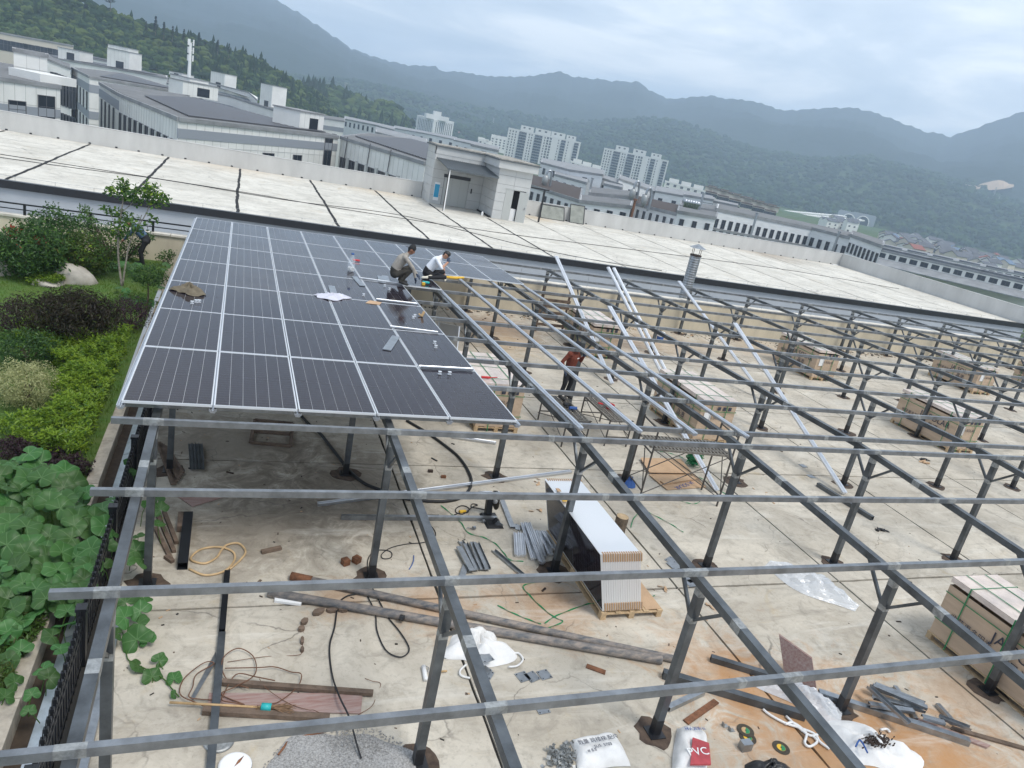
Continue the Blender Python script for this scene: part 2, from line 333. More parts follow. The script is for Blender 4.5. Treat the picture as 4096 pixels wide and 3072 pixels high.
# ------------------------------------------------------------------ near roof: floor slabs, wall, railing, garden edge
def wob(x0, x1, y0, y1, j, step=.5, rg=rnd):
    P = []
    def edge(a, b):
        n = max(2, int((Vector(b)-Vector(a)).length/step))
        for i in range(n):
            t = i/n; P.append((a[0]+(b[0]-a[0])*t+(rg.uniform(-j, j) if i else 0), a[1]+(b[1]-a[1])*t+(rg.uniform(-j, j) if i else 0)))
    edge((x0, y0), (x1, y0)); edge((x1, y0), (x1, y1)); edge((x1, y1), (x0, y1)); edge((x0, y1), (x0, y0)); return P
floor = MB().box(-1.35, 46, -6, 26.8, -.5, -.035).build('rooftop_floor', 'joint', loc=(0, 0, 0), kind='structure')
FX = [-1.3, 3.3, 7.62, 11.3, 15.57, 19.62, 23.7, 27.8, 31.9, 36., 40., 46]; FY = [-6, .1, 4.5, 8.93, 13.33, 17.65, 22., 26.8]
for i in range(11):
    for j in range(7):
        g = .018+rnd.uniform(0, .008)
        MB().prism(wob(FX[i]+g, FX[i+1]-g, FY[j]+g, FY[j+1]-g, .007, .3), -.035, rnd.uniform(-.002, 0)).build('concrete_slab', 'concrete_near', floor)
WY = 26.78
wall = MB().box(-18, 46, WY, WY+.2, -.5, 1.41).build('boundary_wall', 'beige', loc=(10, WY, 0), label='long low beige rendered wall closing the far side of the steel frame roof', cat='wall')
x = -18.
while x < 46: MB().box(x, x+3.98, WY-.05, WY+.27, 1.41, 1.475).build('coping_stone', 'cap', wall); x += 4.
for x in [-8.5, -3.2, 1.6, 4.6, 7.6, 10.7, 13.7, 16.7, 19.7, 22.7, 25.6, 28.6, 31.5, 34.6]:
    MB().tube([(x, WY+.1, 1.475), (x, WY+.1, 1.9)], .008, 6).build('lightning_pin', 'galv', wall)
for x in (21.8, 33.): MB().box(x, x+.09, WY-.006, WY+.01, .55, .66).build('weep_hole', 'blackpaint', wall)
rail = thing('railing', (-9, WY+.1, 1.475), 'black metal railing standing on the beige wall behind the garden', 'railing')
for z, t in ((1.81, .045), (1.64, .03)): MB().bar((-18, WY+.1, z), (.4, WY+.1, z), .05, t).build('rail_bar', 'blackpaint', rail)
x = -17.2
while x < .4: MB().box(x-.035, x+.035, WY+.065, WY+.135, 1.475, 1.80).build('post', 'blackpaint', rail); x += 1.83
# garden bed
def gz(x, y): return .04+.55*max(0, min(1, (y-11)/14))**1.3+.06*math.sin(x*.9+y*.5)*min(1, max(0, (y-11)/5))
g = MB(); GX, GY = np.linspace(-16, -2.02, 26), np.linspace(1, WY, 40)
for y in GY:
    for x in GX: g.V.append((x, y, gz(x, y)))
for j in range(39):
    for i in range(25): a = j*26+i; g.f(a, a+1, a+27, a+26)
g.build('garden_ground', 'lawn', loc=(0, 0, 0), smooth=True, kind='structure')
MB().box(-2.05, -1.3, 1, WY, -.5, -.16).build('gutter_bed', 'soil', loc=(-1.6, 10, -.2), kind='structure')
kb = thing('garden_kerb', (-1.93, 10, -.16), 'rough concrete kerb along the garden lawn beside the black fence', 'kerb')
y = 1.
while y < WY-.2:
    l = min(1.6, WY-.05-y); MB().box(-2.03+rnd.uniform(-.01, .01), -1.83+rnd.uniform(-.01, .01), y, y+l-.012, -.16, .10+rnd.uniform(-.008, .008)).build('kerb_stone', 'kerb', kb); y += l
fs = thing('flashing_strip', (-1.55, 10, -.1), 'bright folded sheet metal flashing at the foot of the black fence', 'flashing')
y = 1.
while y < WY-.2:
    l = min(2.5, WY-.05-y); m = MB(); h = rnd.uniform(-.006, .006)
    m.hexa([(-1.64, y, -.16), (-1.43, y, -.16), (-1.43, y+l-.01, -.16), (-1.64, y+l-.01, -.16)], [(-1.64, y, -.02+h), (-1.43, y, .06+h), (-1.43, y+l-.01, .06+h), (-1.64, y+l-.01, -.02+h)]); m.build('flashing_sheet', 'flashing', fs); y += l
MB().box(-1.17, -1.02, 2, 9.3, .002, .07).build('metal_ledge', 'galv', label='low bright metal trim lying inside the fence along the concrete floor', cat='trim')
# ------------------------------------------------------------------ black spiked fence
fe = thing('spiked_fence', (-1.36, 10, -.1), 'black metal picket fence with spikes between the garden and the roof floor', 'fence')
FXX, FZ = -1.36, .70
for z in (FZ-.10, FZ-.22, .10): MB().box(FXX-.02, FXX+.02, 2.2, 26.6, z-.018, z+.018).build('fence_rail', 'blackpaint', fe)
picket = MB().box(-.016, .016, -.016, .016, -.72, .0).hexa([(-.022, -.022, 0), (.022, -.022, 0), (.022, .022, 0), (-.022, .022, 0)], [(-.022, -.022, .05), (.022, -.022, .05), (.022, .022, .05), (-.022, .022, .05)]).hexa([(-.007, -.007, .05), (.007, -.007, .05), (.007, .007, .05), (-.007, .007, .05)], [(-.001, -.001, .15), (.001, -.001, .15), (.001, .001, .15), (-.001, .001, .15)]).mesh('picket', 'blackpaint')
o_ = Vector(fe['_o']); y = 2.3
while y < 26.5:
    p = link('picket', picket, fe, Vector((FXX, y, FZ-.03))-o_); y += .125
for y in (5.75, 8.02, 10.3, 12.6, 14.9, 17.2, 19.5, 21.8, 24.1, 26.4): MB().box(FXX-.05, FXX+.05, y-.05, y+.05, -.15, FZ+.06).box(FXX-.06, FXX+.06, y-.06, y+.06, FZ+.06, FZ+.10).build('fence_post', 'blackpaint', fe)
# ------------------------------------------------------------------ steel frame
A0, BF, BNR, YR = 2.567, -.02522, .03979, 9.9
def pz(Y): return A0+(BF if Y > YR else BNR)*(Y-YR)
PX = [-.81, 2.33, 5.47, 8.60, 11.69, 15.11, 18.48, 21.56, 24.64, 27.73, 30.78, 33.86, 36.9, 39.96, 43.]
PR = [2.6, 6.01, 9.52, 12.88, 16.35, 19.75, 23.18, 26.54]
PYS = [2.76, 4.44, 6.12, 7.79, 9.49, 10.02, 11.62, 13.21, 14.73, 16.38, 17.95, 19.61, 21.26, 22.79, 24.35, 26.1]
fr = thing('steel_frame', (5.47, 9.52, 0), 'large galvanised steel carport frame of posts, rafters and purlins over the concrete roof', 'steel frame')
fo = Vector(fr['_o'])
def seen(p, m=500):
    q = Vector(p)-CO; d = q.dot(CFW)
    if d < .1: return False
    x, y = 2048+CCX+CF*q.dot(CR)/d, 1536+CCY-CF*q.dot(CU)/d
    return -m < x < 4096+m and -m < y < 3072+m
plate = MB().box(-.11, .11, -.11, .11, 0, .012).mesh('base_plate', 'blackpaint')
for bx in (-.085, .085):
    pass
foot = MB().box(-.0525, .0525, -.0525, .0525, .012, .24).mesh('foot_coating', 'blackpaint')
def pad():
    n = 15; r = rnd.uniform(.23, .31); m = MB(); a0 = rnd.uniform(0, 6)
    P = [(math.cos(t)*r*rnd.uniform(.8, 1.15)*(1.25 if abs(math.sin(2*t+a0*.2)) > .75 else 1), math.sin(t)*r*rnd.uniform(.8, 1.15)) for t in [2*math.pi*i/n for i in range(n)]]
    m.prism(P, 0, .006); return m.mesh('grout_pad', 'grout')
pads = [pad() for _ in range(7)]
for i, X in enumerate(PX):
    for j, Y in enumerate(PR):
        zt = pz(Y)-.18
        if not (seen((X, Y, 0), 900) or seen((X, Y, zt), 900)): continue
        m = MB().box(X-.05, X+.05, Y-.05, Y+.05, .012, zt)
        m.mi = 1; m.box(X-.0512, X+.0512, Y-.0512, Y+.0512, zt-.10, zt-.002); m.box(X-.0512, X+.0512, Y-.0512, Y+.0512, zt-.48, zt-.40)
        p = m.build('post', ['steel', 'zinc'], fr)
        link('grout_pad', pads[(i*3+j) % 7], p, Vector((X, Y, .003))-fo, (0, 0, rnd.uniform(0, 6)))
        link('base_plate', plate, p, Vector((X, Y, .009))-fo); link('foot_coating', foot, p, Vector((X, Y, .009))-fo)
        for sg in (-1, 1):
            if Y > 26 and sg > 0: continue
            MB().bar((X, Y+sg*.05, zt-.42), (X, Y+sg*.48, pz(Y+sg*.48)-.17), .04, .04, (1, 0, 0)).build('brace', 'steel', fr)
    m = MB(); ys = [2.2, YR, 26.75]
    for a, b in ((ys[0], ys[1]), (ys[1], ys[2])): m.bar((X, a, pz(a)-.13), (X, b, pz(b)-.13), .1, .1)
    m.mi = 1
    for yy in (5.2, 8.4, 12.0, 15.4, 18.8, 22.): m.bar((X, yy, pz(yy)-.13), (X, yy+.16, pz(yy+.16)-.13), .1024, .1024)
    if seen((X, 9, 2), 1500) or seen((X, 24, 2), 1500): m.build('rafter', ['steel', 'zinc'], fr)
for k, Y in enumerate(PYS):
    m = MB(); z = pz(Y); x0 = -1.27+rnd.uniform(-.03, .03); x1 = 45.
    # channel section: top flange, web towards the viewer, lower lip
    m.box(x0, x1, Y-.03, Y+.03, z-.08, z)
    m.mi = 1
    for X in PX:
        w = rnd.uniform(.08, .13); c = X+rnd.uniform(-.03, .03); m.box(c-w, c+w, Y-.0312, Y+.0312, z-.0812, z+.0012)
    for X in [PX[0]+5.8+6*i+rnd.uniform(-.6, .6) for i in range(7)]: m.box(X-.05, X+.05, Y-.0314, Y+.0314, z-.0814, z+.0014)
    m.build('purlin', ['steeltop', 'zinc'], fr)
# ------------------------------------------------------------------ mounting rails on the purlins
X0P, Y0P, PW, PL = -1.2303, 9.7556, 1.1111, 2.36
RPRO = [(-.032, 0), (.032, 0), (.032, .012), (.05, .03), (.05, .055), (.042, .055), (.024, .036), (.016, .055), (.010, .055), (.006, .03), (-.006, .03), (-.010, .055), (-.016, .055), (-.024, .036), (-.042, .055), (-.05, .055), (-.05, .03), (-.032, .012)]
RAILN = ['at the left edge of the panel array', 'between the first and second panel columns', 'between the second and third panel columns', 'between the third and fourth panel columns', 'between the fourth and fifth panel columns', 'right of the fifth panel column', 'first bare one right of the near panels', 'second bare one right of the near panels', 'third bare one right of the near panels', 'rightmost bare one right of the near panels']
for c in range(10):
    X = X0P+c*PW; m = MB(); a, b = Y0P-.03, 26.35
    m.profile((X, a, pz(a)+.002), (X, b, pz(b)+.002), RPRO)
    rl = m.build('mounting_rail', 'alu', loc=(X, a, pz(a)), label='ribbed aluminium mounting rail running up the frame, '+RAILN[c], cat='rail', group='mounting rails on the frame')
    if c > 5:
        for Y in PYS[5:]: MB().box(X-.075, X-.035, Y-.052, Y-.032, pz(Y)-.055, pz(Y)+.012).build('rail_clip', 'zinc', rl)
# ------------------------------------------------------------------ solar panels
w_, l_ = PW-.018, PL-.012
FT, FTW = .036, .012
def ring(x0, x1, y0, y1, t, z0, z1): return MB().box(x0, x1, y0, y0+t, z0, z1).box(x0, x1, y1-t, y1, z0, z1).box(x0, x0+t, y0+t, y1-t, z0, z1).box(x1-t, x1, y0+t, y1-t, z0, z1)
pm_frame = ring(-w_/2, w_/2, 0, l_, FTW, 0, FT).mesh('frame', 'aluframe')
pm_back = MB().box(-w_/2+FTW, w_/2-FTW, FTW, l_-FTW, FT-.010, FT-.006).mesh('backsheet', 'backsheet')
cw, cl = (w_-2*FTW-.016-.0045*5)/6, (l_-2*FTW-.02-.009)/2
pm_cell = MB().box(-cw/2, cw/2, 0, cl, 0, .003).mesh('cell_block', 'cell')
def panel(loc, rot, label, group):
    t = thing('solar_panel', loc, label, 'solar panel', group, rot)
    link('frame', pm_frame, t); link('backsheet', pm_back, t)
    for i in range(6):
        for j in range(2): link('cell_block', pm_cell, t, (-w_/2+FTW+.008+cw/2+i*(cw+.0045), FTW+.01+j*(cl+.009), FT-.0055))
    return t
sl = math.atan(BF)
colw = ['leftmost', 'second', 'third', 'fourth', 'fifth', 'sixth', 'seventh', 'eighth', 'rightmost']
for c in range(9):
    n = 7 if c < 5 else (3 if c == 5 else 2)
    for r in range(n):
        yy = Y0P+(6-r)*PL*math.cos(sl)+.006
        rn = ['at the far edge', 'second from the far edge', 'third from the far edge', 'middle row', 'third from the near edge', 'second from the near edge', 'at the near edge'][r] if c < 5 else ['at the far edge', 'second from far edge', 'below the worker in white'][r]
        panel((X0P+(c+.5)*PW, yy, pz(yy)+.072), (sl, 0, 0), 'black solar panel laid in the %s column of the array, %s' % (colw[c], rn), 'solar panels laid on the frame')
# ------------------------------------------------------------------ neighbouring roof across the alley
ZR, YE, YB, XE = .8, 37.15, 56.5, 55.2
nb = MB().box(-26, XE+.25, YE, YB+.2, -22, ZR-.06).build('neighbour_building', 'greywall', loc=(15, YE, -22), label='big flat roofed neighbour building across the alley with grey wall below the roof edge', cat='building')
x = -26.
while x < XE: MB().box(x, min(x+6, XE+.3)-.006, YE-.14, YE+.12, ZR-.30, ZR+.03).build('edge_coping', 'blackpaint', nb); x += 6.
SX = [-26, -18.8, -14.05, -9.3, -4.55, 0, 4.8, 9.45, 13., 16.6, 21.3, 26.3, 31., 35.7, 40.4, 45.1, 49.9, XE]; SY = [YE+.12, 44.05, 50.1, YB]
deck = MB().box(-26, XE, YE+.12, YB, ZR-.06, ZR-.03).build('far_roof_deck', 'joint', loc=(0, 0, 0), kind='structure')
for i in range(len(SX)-1):
    for j in range(3):
        g = .02; MB().prism(wob(SX[i]+g, SX[i+1]-g, SY[j]+g, SY[j+1]-g, .012, .8), ZR-.03, ZR+rnd.uniform(-.002, .002)).build('concrete_slab', 'concrete_far', deck)
for i, x in enumerate(SX[1:-1]):
    w = .08 if x < 17 else .03; m = MB(); L_ = []; Rr = []; y = YE+.3; yend = YB if not (12 < x < 20) else 50.3
    if x == 13.: yend = 53.7
    d = 0
    while y < yend:
        d = d*.8+rnd.uniform(-.03, .03); L_.append((x+d-w*rnd.uniform(.75, 1.1), y, ZR+.008)); Rr.append((x+d+w*rnd.uniform(.75, 1.1), y, ZR+.008)); y += .55
    n = len(L_); m.V = L_+Rr
    for k in range(n-1): m.f(k, n+k, n+k+1, k+1)
    m.build('bitumen_strip', 'bitumen', deck)
for pts in ([(-26, 44.3), (-11, 43.8), (-4, 44.6), (2.5, 43.9), (9, 44.9), (13, 42), (16.4, 39.4), (20, 38.2), (24, 37.9)], [(-26, 45.0), (-10, 44.9), (0, 44.5), (6, 43.7), (15, 43.6), (24, 44.9), (40, 47), (52, 46)]):
    MB().tube(spline([(x, y, ZR+.02) for x, y in pts], 6), .018, 5).build('roof_cable', 'rubber', label='thin black cable lying across the neighbouring roof, %s' % ('ending at the near roof edge' if pts[-1][0] == 24 else 'running its whole length'), cat='cable')
lc = thing('lightning_conductor', (0, YE+.2, ZR), 'thin metal conductor wire on little stands along the black roof edge', 'wire')
MB().tube([(-26, YE+.3, ZR+.17), (XE, YE+.3, ZR+.17)], .006, 5).build('wire', 'galv', lc)
x = -25.5
while x < XE: MB().tube([(x, YE+.3, ZR), (x, YE+.3, ZR+.17)], .007, 5).build('stand', 'galv', lc); x += 1.5
pp = thing('roof_parapet', (10, YB, ZR), 'grey rendered parapet wall round the back of the neighbouring roof', 'wall')
for a, b in ((-26, 13.1), (19.62, XE)): MB().box(a, b, YB, YB+.22, ZR-.03, 1.93).box(a, b, YB-.02, YB+.24, 1.93, 1.97).build('parapet_wall', 'parapet', pp)
MB().box(XE, XE+.22, YE-.1, YB+.24, ZR-.03, 1.93).box(XE-.02, XE+.24, YE-.1, YB+.26, 1.93, 1.97).build('parapet_wall', 'parapet', pp)
hole = MB().box(-.07, .07, -.015, .02, 0, .09).mesh('weep_hole', 'blackpaint'); ho = Vector(pp['_o']); x = -25
while x < XE-1:
    if not 12.5 < x < 20: link('weep_hole', hole, pp, Vector((x, YB, ZR+.01))-ho)
    x += rnd.uniform(1.3, 1.9)
# ------------------------------------------------------------------ stair and lift house on that roof
mat('clad', (.50, .505, .49), .55, var=.08, vscale=1.5); mat('cladgroove', (.16, .16, .16), .8); mat('roofgrit', (.33, .31, .27), .95, var=.6, vscale=2.5)
mat('doorgrey', (.42, .43, .41), .45); mat('canopy', (.10, .115, .125), .45, .3); mat('signblue', (.02, .30, .50), .35); mat('glassdark', (.015, .02, .025), .08, spec=.7)
mat('glassold', (.30, .31, .27), .2, var=.3, vscale=2, alpha=.9)
sh = thing('stair_house', (16.4, 53, ZR), 'pale panelled stair and lift house with grey canopy standing on the neighbouring roof', 'rooftop house')
HX0, HX1, HX2, HY0, HY1, HT = 13.15, 17.05, 19.6, 50.65, 54.0, 4.35
core = MB().box(HX0+.04, HX1+.3, HY1+.05, YB+.4, ZR-.03, HT+.4).box(HX1+.04, HX1+.72, HY0+.05, HY1+.3, ZR-.03, HT).box(HX2-.1, HX2-.03, HY0+.05, YB+.4, ZR-.03, HT).box(HX1+.72, HX2-.03, HY0+.05, HY0+.12, 3.0, HT).box(HX1+.72, HX2-.1, HY0+1.6, HY0+1.7, ZR, HT)
core.build('core_wall', 'cladgroove', sh)
def clad(a, b, axis, c, out, zs, holes=(), step=1.35, nm='cladding_panel'):
    for k in range(len(zs)-1):
        n = max(1, round((b-a)/step)); off = 0
        for i in range(n):
            u0, u1 = a+(b-a)*i/n+.008, a+(b-a)*(i+1)/n-.008; z0, z1 = zs[k]+.009, zs[k+1]-.009
            segs = [(u0, u1, z0, z1)]
            for (h0, h1, k0, k1) in holes:
                new = []
                for (p, q, r, s) in segs:
                    if q <= h0 or p >= h1 or s <= k0 or r >= k1: new.append((p, q, r, s)); continue
                    if p < h0: new.append((p, h0, r, s))
                    if q > h1: new.append((h1, q, r, s))
                    if s > k1: new.append((max(p, h0), min(q, h1), k1, s))
                    if r < k0: new.append((max(p, h0), min(q, h1), r, k0))
                segs = new
            for (p, q, r, s) in segs:
                if q-p < .03 or s-r < .03: continue
                m = MB()
                if axis == 'x': m.box(p, q, min(c, c+out), max(c, c+out), r, s)
                else: m.box(min(c, c+out), max(c, c+out), p, q, r, s)
                m.build(nm, 'clad', sh)
zs = [ZR, 1.42, 2.04, 2.66, 3.28, 3.90, 4.35]
clad(HX0, HX1, 'x', HY1, .06, zs, [(14.05, 16.0, 0, 3.05)]); clad(HY1, YB+.2, 'y', HX0, .06, zs+[4.85]); clad(HY0, HY1, 'y', HX1, .06, zs)
clad(HX1, HX2, 'x', HY0, .06, zs, [(17.78, 19.35, 0, 3.0)]); clad(HY0, YB+.2, 'y', HX2, -.06, zs)
MB().box(HX0, HX1-.2, HY1-.02, HY1+.3, HT+.004, 4.85).build('fascia', 'clad', sh)
MB().box(HX1-.2, HX2+.25, HY0-.30, HY1+.3, HT+.004, 4.85).build('fascia', 'clad', sh)
MB().prism([(HX0-.1, HY1-.12), (HX1-.3, HY1-.12), (HX1-.3, HY0-.4), (HX2+.35, HY0-.4), (HX2+.35, YB+.5), (HX0-.1, YB+.5)], 4.85, 4.93).build('roof_edge', 'canopy', sh)
r_ = MB().prism([(HX0, HY1), (HX1-.2, HY1), (HX1-.2, HY0-.3), (HX2+.25, HY0-.3), (HX2+.25, YB+.4), (HX0, YB+.4)], 4.93, 5.0).build('roof_slab', 'roofgrit', sh)
ld = MB().box(14.07, 15.98, HY1+.012, HY1+.06, ZR, 2.98).build('lift_door', 'cladgroove', sh)
for i in range(3): MB().box(14.09+i*.633, 14.09+i*.633+.622, HY1-.0, HY1+.03, ZR+.01, 2.80).build('door_leaf', 'doorgrey', ld)
MB().box(14.0, 16.05, HY1-.03, HY1+.02, 2.82, 3.05).build('door_lintel', 'blackpaint', sh)
MB().box(16.2, 16.3, HY1-.03, HY1+.02, 1.95, 2.3).build('call_panel', 'blackpaint', sh)
sg = MB().box(13.42, 13.82, HY1-.03, HY1+.02, 1.05, 2.35).build('notice_board', 'white', sh)
MB().box(13.44, 13.80, HY1-.036, HY1-.03, 1.28, 2.22).build('blue_print', 'signblue', sg)
cv = MB().hexa([(13.25, HY1, 4.05), (13.25, HY0-.25, 3.66), (17.0, HY0-.25, 3.66), (17.0, HY1, 4.05)], [(13.25, HY1, 4.09), (13.25, HY0-.25, 3.70), (17.0, HY0-.25, 3.70), (17.0, HY1, 4.09)]).build('canopy_sheet', 'canopy', sh)
for i in range(26): x = 13.27+i*.148; MB().bar((x, HY1, 4.105), (x, HY0-.25, 3.715), .03, .03).build('canopy_rib', 'canopy', cv)
MB().box(13.25, 17.0, HY0-.30, HY0-.25, 3.60, 3.72).build('canopy_edge', 'canopy', cv)
MB().box(13.40, 13.48, HY0-.24, HY0-.16, ZR, 3.66).build('canopy_pole', 'white', sh); MB().box(13.36, 13.399, HY0-.24, HY0-.16, ZR, 3.66).build('pole_back', 'blackpaint', sh)
MB().box(17.79, 18.38, HY0-.01, HY0+.03, ZR, 2.98).build('door_leaf', 'doorgrey', sh)
dl = MB().hexa([(18.86, HY0-.04, ZR), (19.47, HY0-.14, ZR), (19.47, HY0-.10, ZR), (18.86, HY0, ZR)], [(18.86, HY0-.04, 2.95), (19.47, HY0-.14, 2.95), (19.47, HY0-.10, 2.95), (18.86, HY0, 2.95)]).build('door_leaf', 'doorgrey', sh)
MB().box(19.36, 19.40, HY0-.19, HY0-.13, 1.75, 1.9).build('handle', 'galv', dl)
MB().box(17.74, 18.9, HY0-.03, HY0+.0, 2.98, 3.06).build('door_frame', 'doorgrey', sh)
MB().box(17.15, 18.0, HY0+.7, HY0+1.3, ZR, .801).build('floor_mat', 'rubber', sh)
MB().box(18.42, 18.85, HY0+.15, HY0+.6, ZR, 1.65).box(18.45, 18.82, HY0+.14, HY0+.15, .95, 1.4).build('white_cabinet', 'white', label='white appliance standing inside the half open door of the stair house', cat='cabinet')
MB().tube(spline([(16.95, 53.9, ZR+.05), (16.9, 52.8, ZR+.08), (16.95, 51.6, ZR+.06), (16.9, 50.7, ZR+.06)], 6), .07, 6).build('dark_hose_bundle', 'rubber', label='black rolled sheet lying at the foot of the stair house side wall', cat='roll')
MB().lathe([(.09, 0), (.09, .2), (.05, .26), (.03, .3)], (16.55, 51.3, ZR), 10).build('white_jug', 'white', label='small white bottle standing beside the stair house corner', cat='bottle')
gp = thing('gate_post', (21.6, 52.7, ZR), 'black metal post with a short cross arm beside the stair house', 'post')
pb = fl(*px('c3', 308, 1183), ZR); MB().box(pb.x-.06, pb.x+.06, pb.y-.06, pb.y+.06, ZR, 3.2).build('upright', 'blackpaint', gp); MB().box(pb.x-1.6, pb.x+.35, pb.y-.05, pb.y+.05, 3.2, 3.3).build('cross_arm', 'blackpaint', gp)
for (x0, x1, h, lb) in ((23.0, 25.1, 1.05, 'short framed glass pane leaning on the parapet beside the stair house'), (25.6, 26.9, 1.45, 'taller framed glass pane leaning on the parapet')):
    t = thing('glass_pane', ((x0+x1)/2, 56.2, ZR), lb, 'glass pane'); a, b = 55.95, YB-.03
    MB().hexa([(x0, a, ZR), (x1, a, ZR), (x1, a+.02, ZR), (x0, a+.02, ZR)], [(x0, b-.03, ZR+h), (x1, b-.03, ZR+h), (x1, b-.01, ZR+h), (x0, b-.01, ZR+h)]).build('pane', 'glassold', t)
    m = MB()
    for p, q in (((x0, a, ZR+.02), (x0, b-.04, ZR+h)), ((x1, a, ZR+.02), (x1, b-.04, ZR+h)), ((x0, b-.04, ZR+h), (x1, b-.04, ZR+h)), ((x0, a, ZR+.02), (x1, a, ZR+.02))): m.bar(p, q, .05, .05)
    m.build('pane_frame', 'blackpaint', t)
MB().box(54.0, 54.6, 56.0, 56.2, ZR, ZR+.08).build('white_scrap', 'white', label='white scrap lying in the far corner of the neighbouring roof', cat='scrap')
# vent stack rising from the alley
vt = ay(*px('c7', 1575, 145), 28.2); vb = vt.copy()
vs_ = thing('vent_stack', (vt.x, 28.2, -6), 'round ribbed metal vent stack with cone cap rising behind the beige wall', 'vent')
prof = [(.0, -6)]; z = -6
prof = [(.24, -6)]
z = -1.
while z < vt.z-.03: prof += [(.24, z), (.25, z+.02), (.25, z+.04), (.24, z+.06)]; z += .11
prof.append((.24, vt.z)); MB().lathe(prof, (vt.x, 28.2, 0), 20).build('duct', 'galv', vs_, smooth=False)
MB().lathe([(.26, vt.z-.02), (.26, vt.z+.04)], (vt.x, 28.2, 0), 20).build('collar', 'darkrust', vs_)
for a in range(4): t = a*math.pi/2+.4; MB().tube([(vt.x+.22*math.cos(t), 28.2+.22*math.sin(t), vt.z), (vt.x+.24*math.cos(t), 28.2+.24*math.sin(t), vt.z+.36)], .013, 6).build('cap_rod', 'darkrust', vs_)
MB().lathe([(.36, vt.z+.34), (.35, vt.z+.36), (.02, vt.z+.52)], (vt.x, 28.2, 0), 20).build('cone_cap', 'galv', vs_)
# ------------------------------------------------------------------ far buildings
mat('whitetile', (.72, .715, .68), .6, var=.12, vscale=.25); mat('bandgrey', (.27, .29, .32), .7); mat('roofdark', (.15, .15, .15), .75, var=.3, vscale=.3); mat('pvroof', (.055, .055, .062), .5); mat('edgegrey', (.25, .255, .26), .8, var=.3, vscale=.4)
mat('winglass', (.018, .022, .03), .2, spec=.35); mat('winframe', (.10, .10, .11), .5); mat('towerwhite', (.62, .62, .60), .7, var=.06, vscale=.1); mat('towerdark', (.10, .12, .15), .5); mat('beigefar', (.58, .52, .43), .8); mat('brownroof', (.13, .085, .065), .8); mat('tilegap', (.46, .46, .44), .8)
mat('whitebrick', (.68, .685, .69), .65, var=.14, vscale=.4, stretch=(1, 1, 6)); mat('rooftile', (.10, .105, .12), .8, var=.3, vscale=.2); mat('roofred', (.23, .08, .06), .8); mat('plaster', (.74, .73, .69), .8, var=.1, vscale=.1); mat('roofblue', (.10, .15, .22), .7)
ZG = -22.
def pd(pxl, D):
    d = ray(*pxl); return CO+d*(D/math.hypot(d.x, d.y))
_wm = {}
def winmesh(w, h, kind='win', fr_=.08, dep=.10):
    k = (round(w, 2), round(h, 2), kind)
    if k not in _wm:
        m = MB(); m.box(-w/2, w/2, -.02, .3, 0, h); m.mi = 1; t = fr_
        for a in ((-w/2-t, w/2+t, -dep, .02, -t, 0), (-w/2-t, w/2+t, -dep, .02, h, h+t), (-w/2-t, -w/2, -dep, .02, 0, h), (w/2, w/2+t, -dep, .02, 0, h)): m.box(*a)
        if w > .9: m.box(-.03, .03, -.05, 0, 0, h)
        if h > 1.6: m.box(-w/2, w/2, -.05, 0, h*.6, h*.6+.06)
        _wm[k] = m.mesh('window', ['winglass', 'winframe' if kind == 'win' else 'towerwhite'])
    return _wm[k]
class Wall:                                  # a facade from a to b (top points), seen from the front
    def __init__(s, root, a, b): s.root = root; s.a = Vector(a); s.b = Vector(b); d = s.b-s.a; s.L = math.hypot(d.x, d.y); s.d = Vector((d.x, d.y, 0))/s.L; s.n = Vector((s.d.y, -s.d.x, 0)); s.ang = math.atan2(s.d.y, s.d.x); s.dz = d.z/s.L
    def at(s, t, z): p = s.a+s.d*t; return Vector((p.x, p.y, s.a.z+s.dz*t+z))
    def win(s, t, z, w, h, kind='win', name='window'):
        p = s.at(t, z); o = link(name, winmesh(w, h, kind), s.root, p+s.n*.03-Vector(s.root['_o']), (0, 0, s.ang)); return o
    def band(s, z0, z1, m='bandgrey', out=.06, t0=0, t1=None, name='wall_band'):
        t1 = s.L if t1 is None else t1; mb = MB(); P = [s.at(t0, z0), s.at(t1, z0)]; Q = [s.at(t0, z1), s.at(t1, z1)]
        n = s.n*out; bk = s.n*-.1
        mb.hexa([P[0]+n, P[1]+n, P[1]+bk, P[0]+bk], [Q[0]+n, Q[1]+n, Q[1]+bk, Q[0]+bk]); return mb.build(name, m, s.root)
def block(tops, depth, label, cat='building', wallm='whitetile', roofm='roofdark', edge='edgegrey', eh=.5, z0=ZG, back=None, name='factory_building', group=None, rise=.0):
    T = [Vector(t) for t in tops]
    B = [t+Vector((t.x, t.y, 0)).normalized()*depth for t in (T[-1], T[0])] if back is None else [Vector(b) for b in back]
    poly = T+B; c = sum((Vector((p.x, p.y, 0)) for p in poly), Vector())/len(poly)
    root = thing(name, (c.x, c.y, z0), label, cat, group)
    MB().hexa([(p.x, p.y, z0) for p in poly], [tuple(p-Vector((0, 0, .02))) for p in poly]).build('wall', wallm, root)
    ins = [p+(Vector((c.x, c.y, p.z))-p).normalized()*.6 for p in poly]
    MB().hexa([tuple(p+Vector((0, 0, -.05))) for p in ins], [tuple(p+Vector((0, 0, rise+.06))) for p in ins]).build('roof', roofm, root)
    if eh:
        m = MB()
        for i in range(len(poly)):
            p, q = poly[i], poly[(i+1) % len(poly)]; m.bar(p+Vector((0, 0, -eh/2+.06)), q+Vector((0, 0, -eh/2+.06)), .36, eh)
        m.build('roof_edge', edge, root)
    return root, [Wall(root, T[i], T[i+1]) for i in range(len(T)-1)]
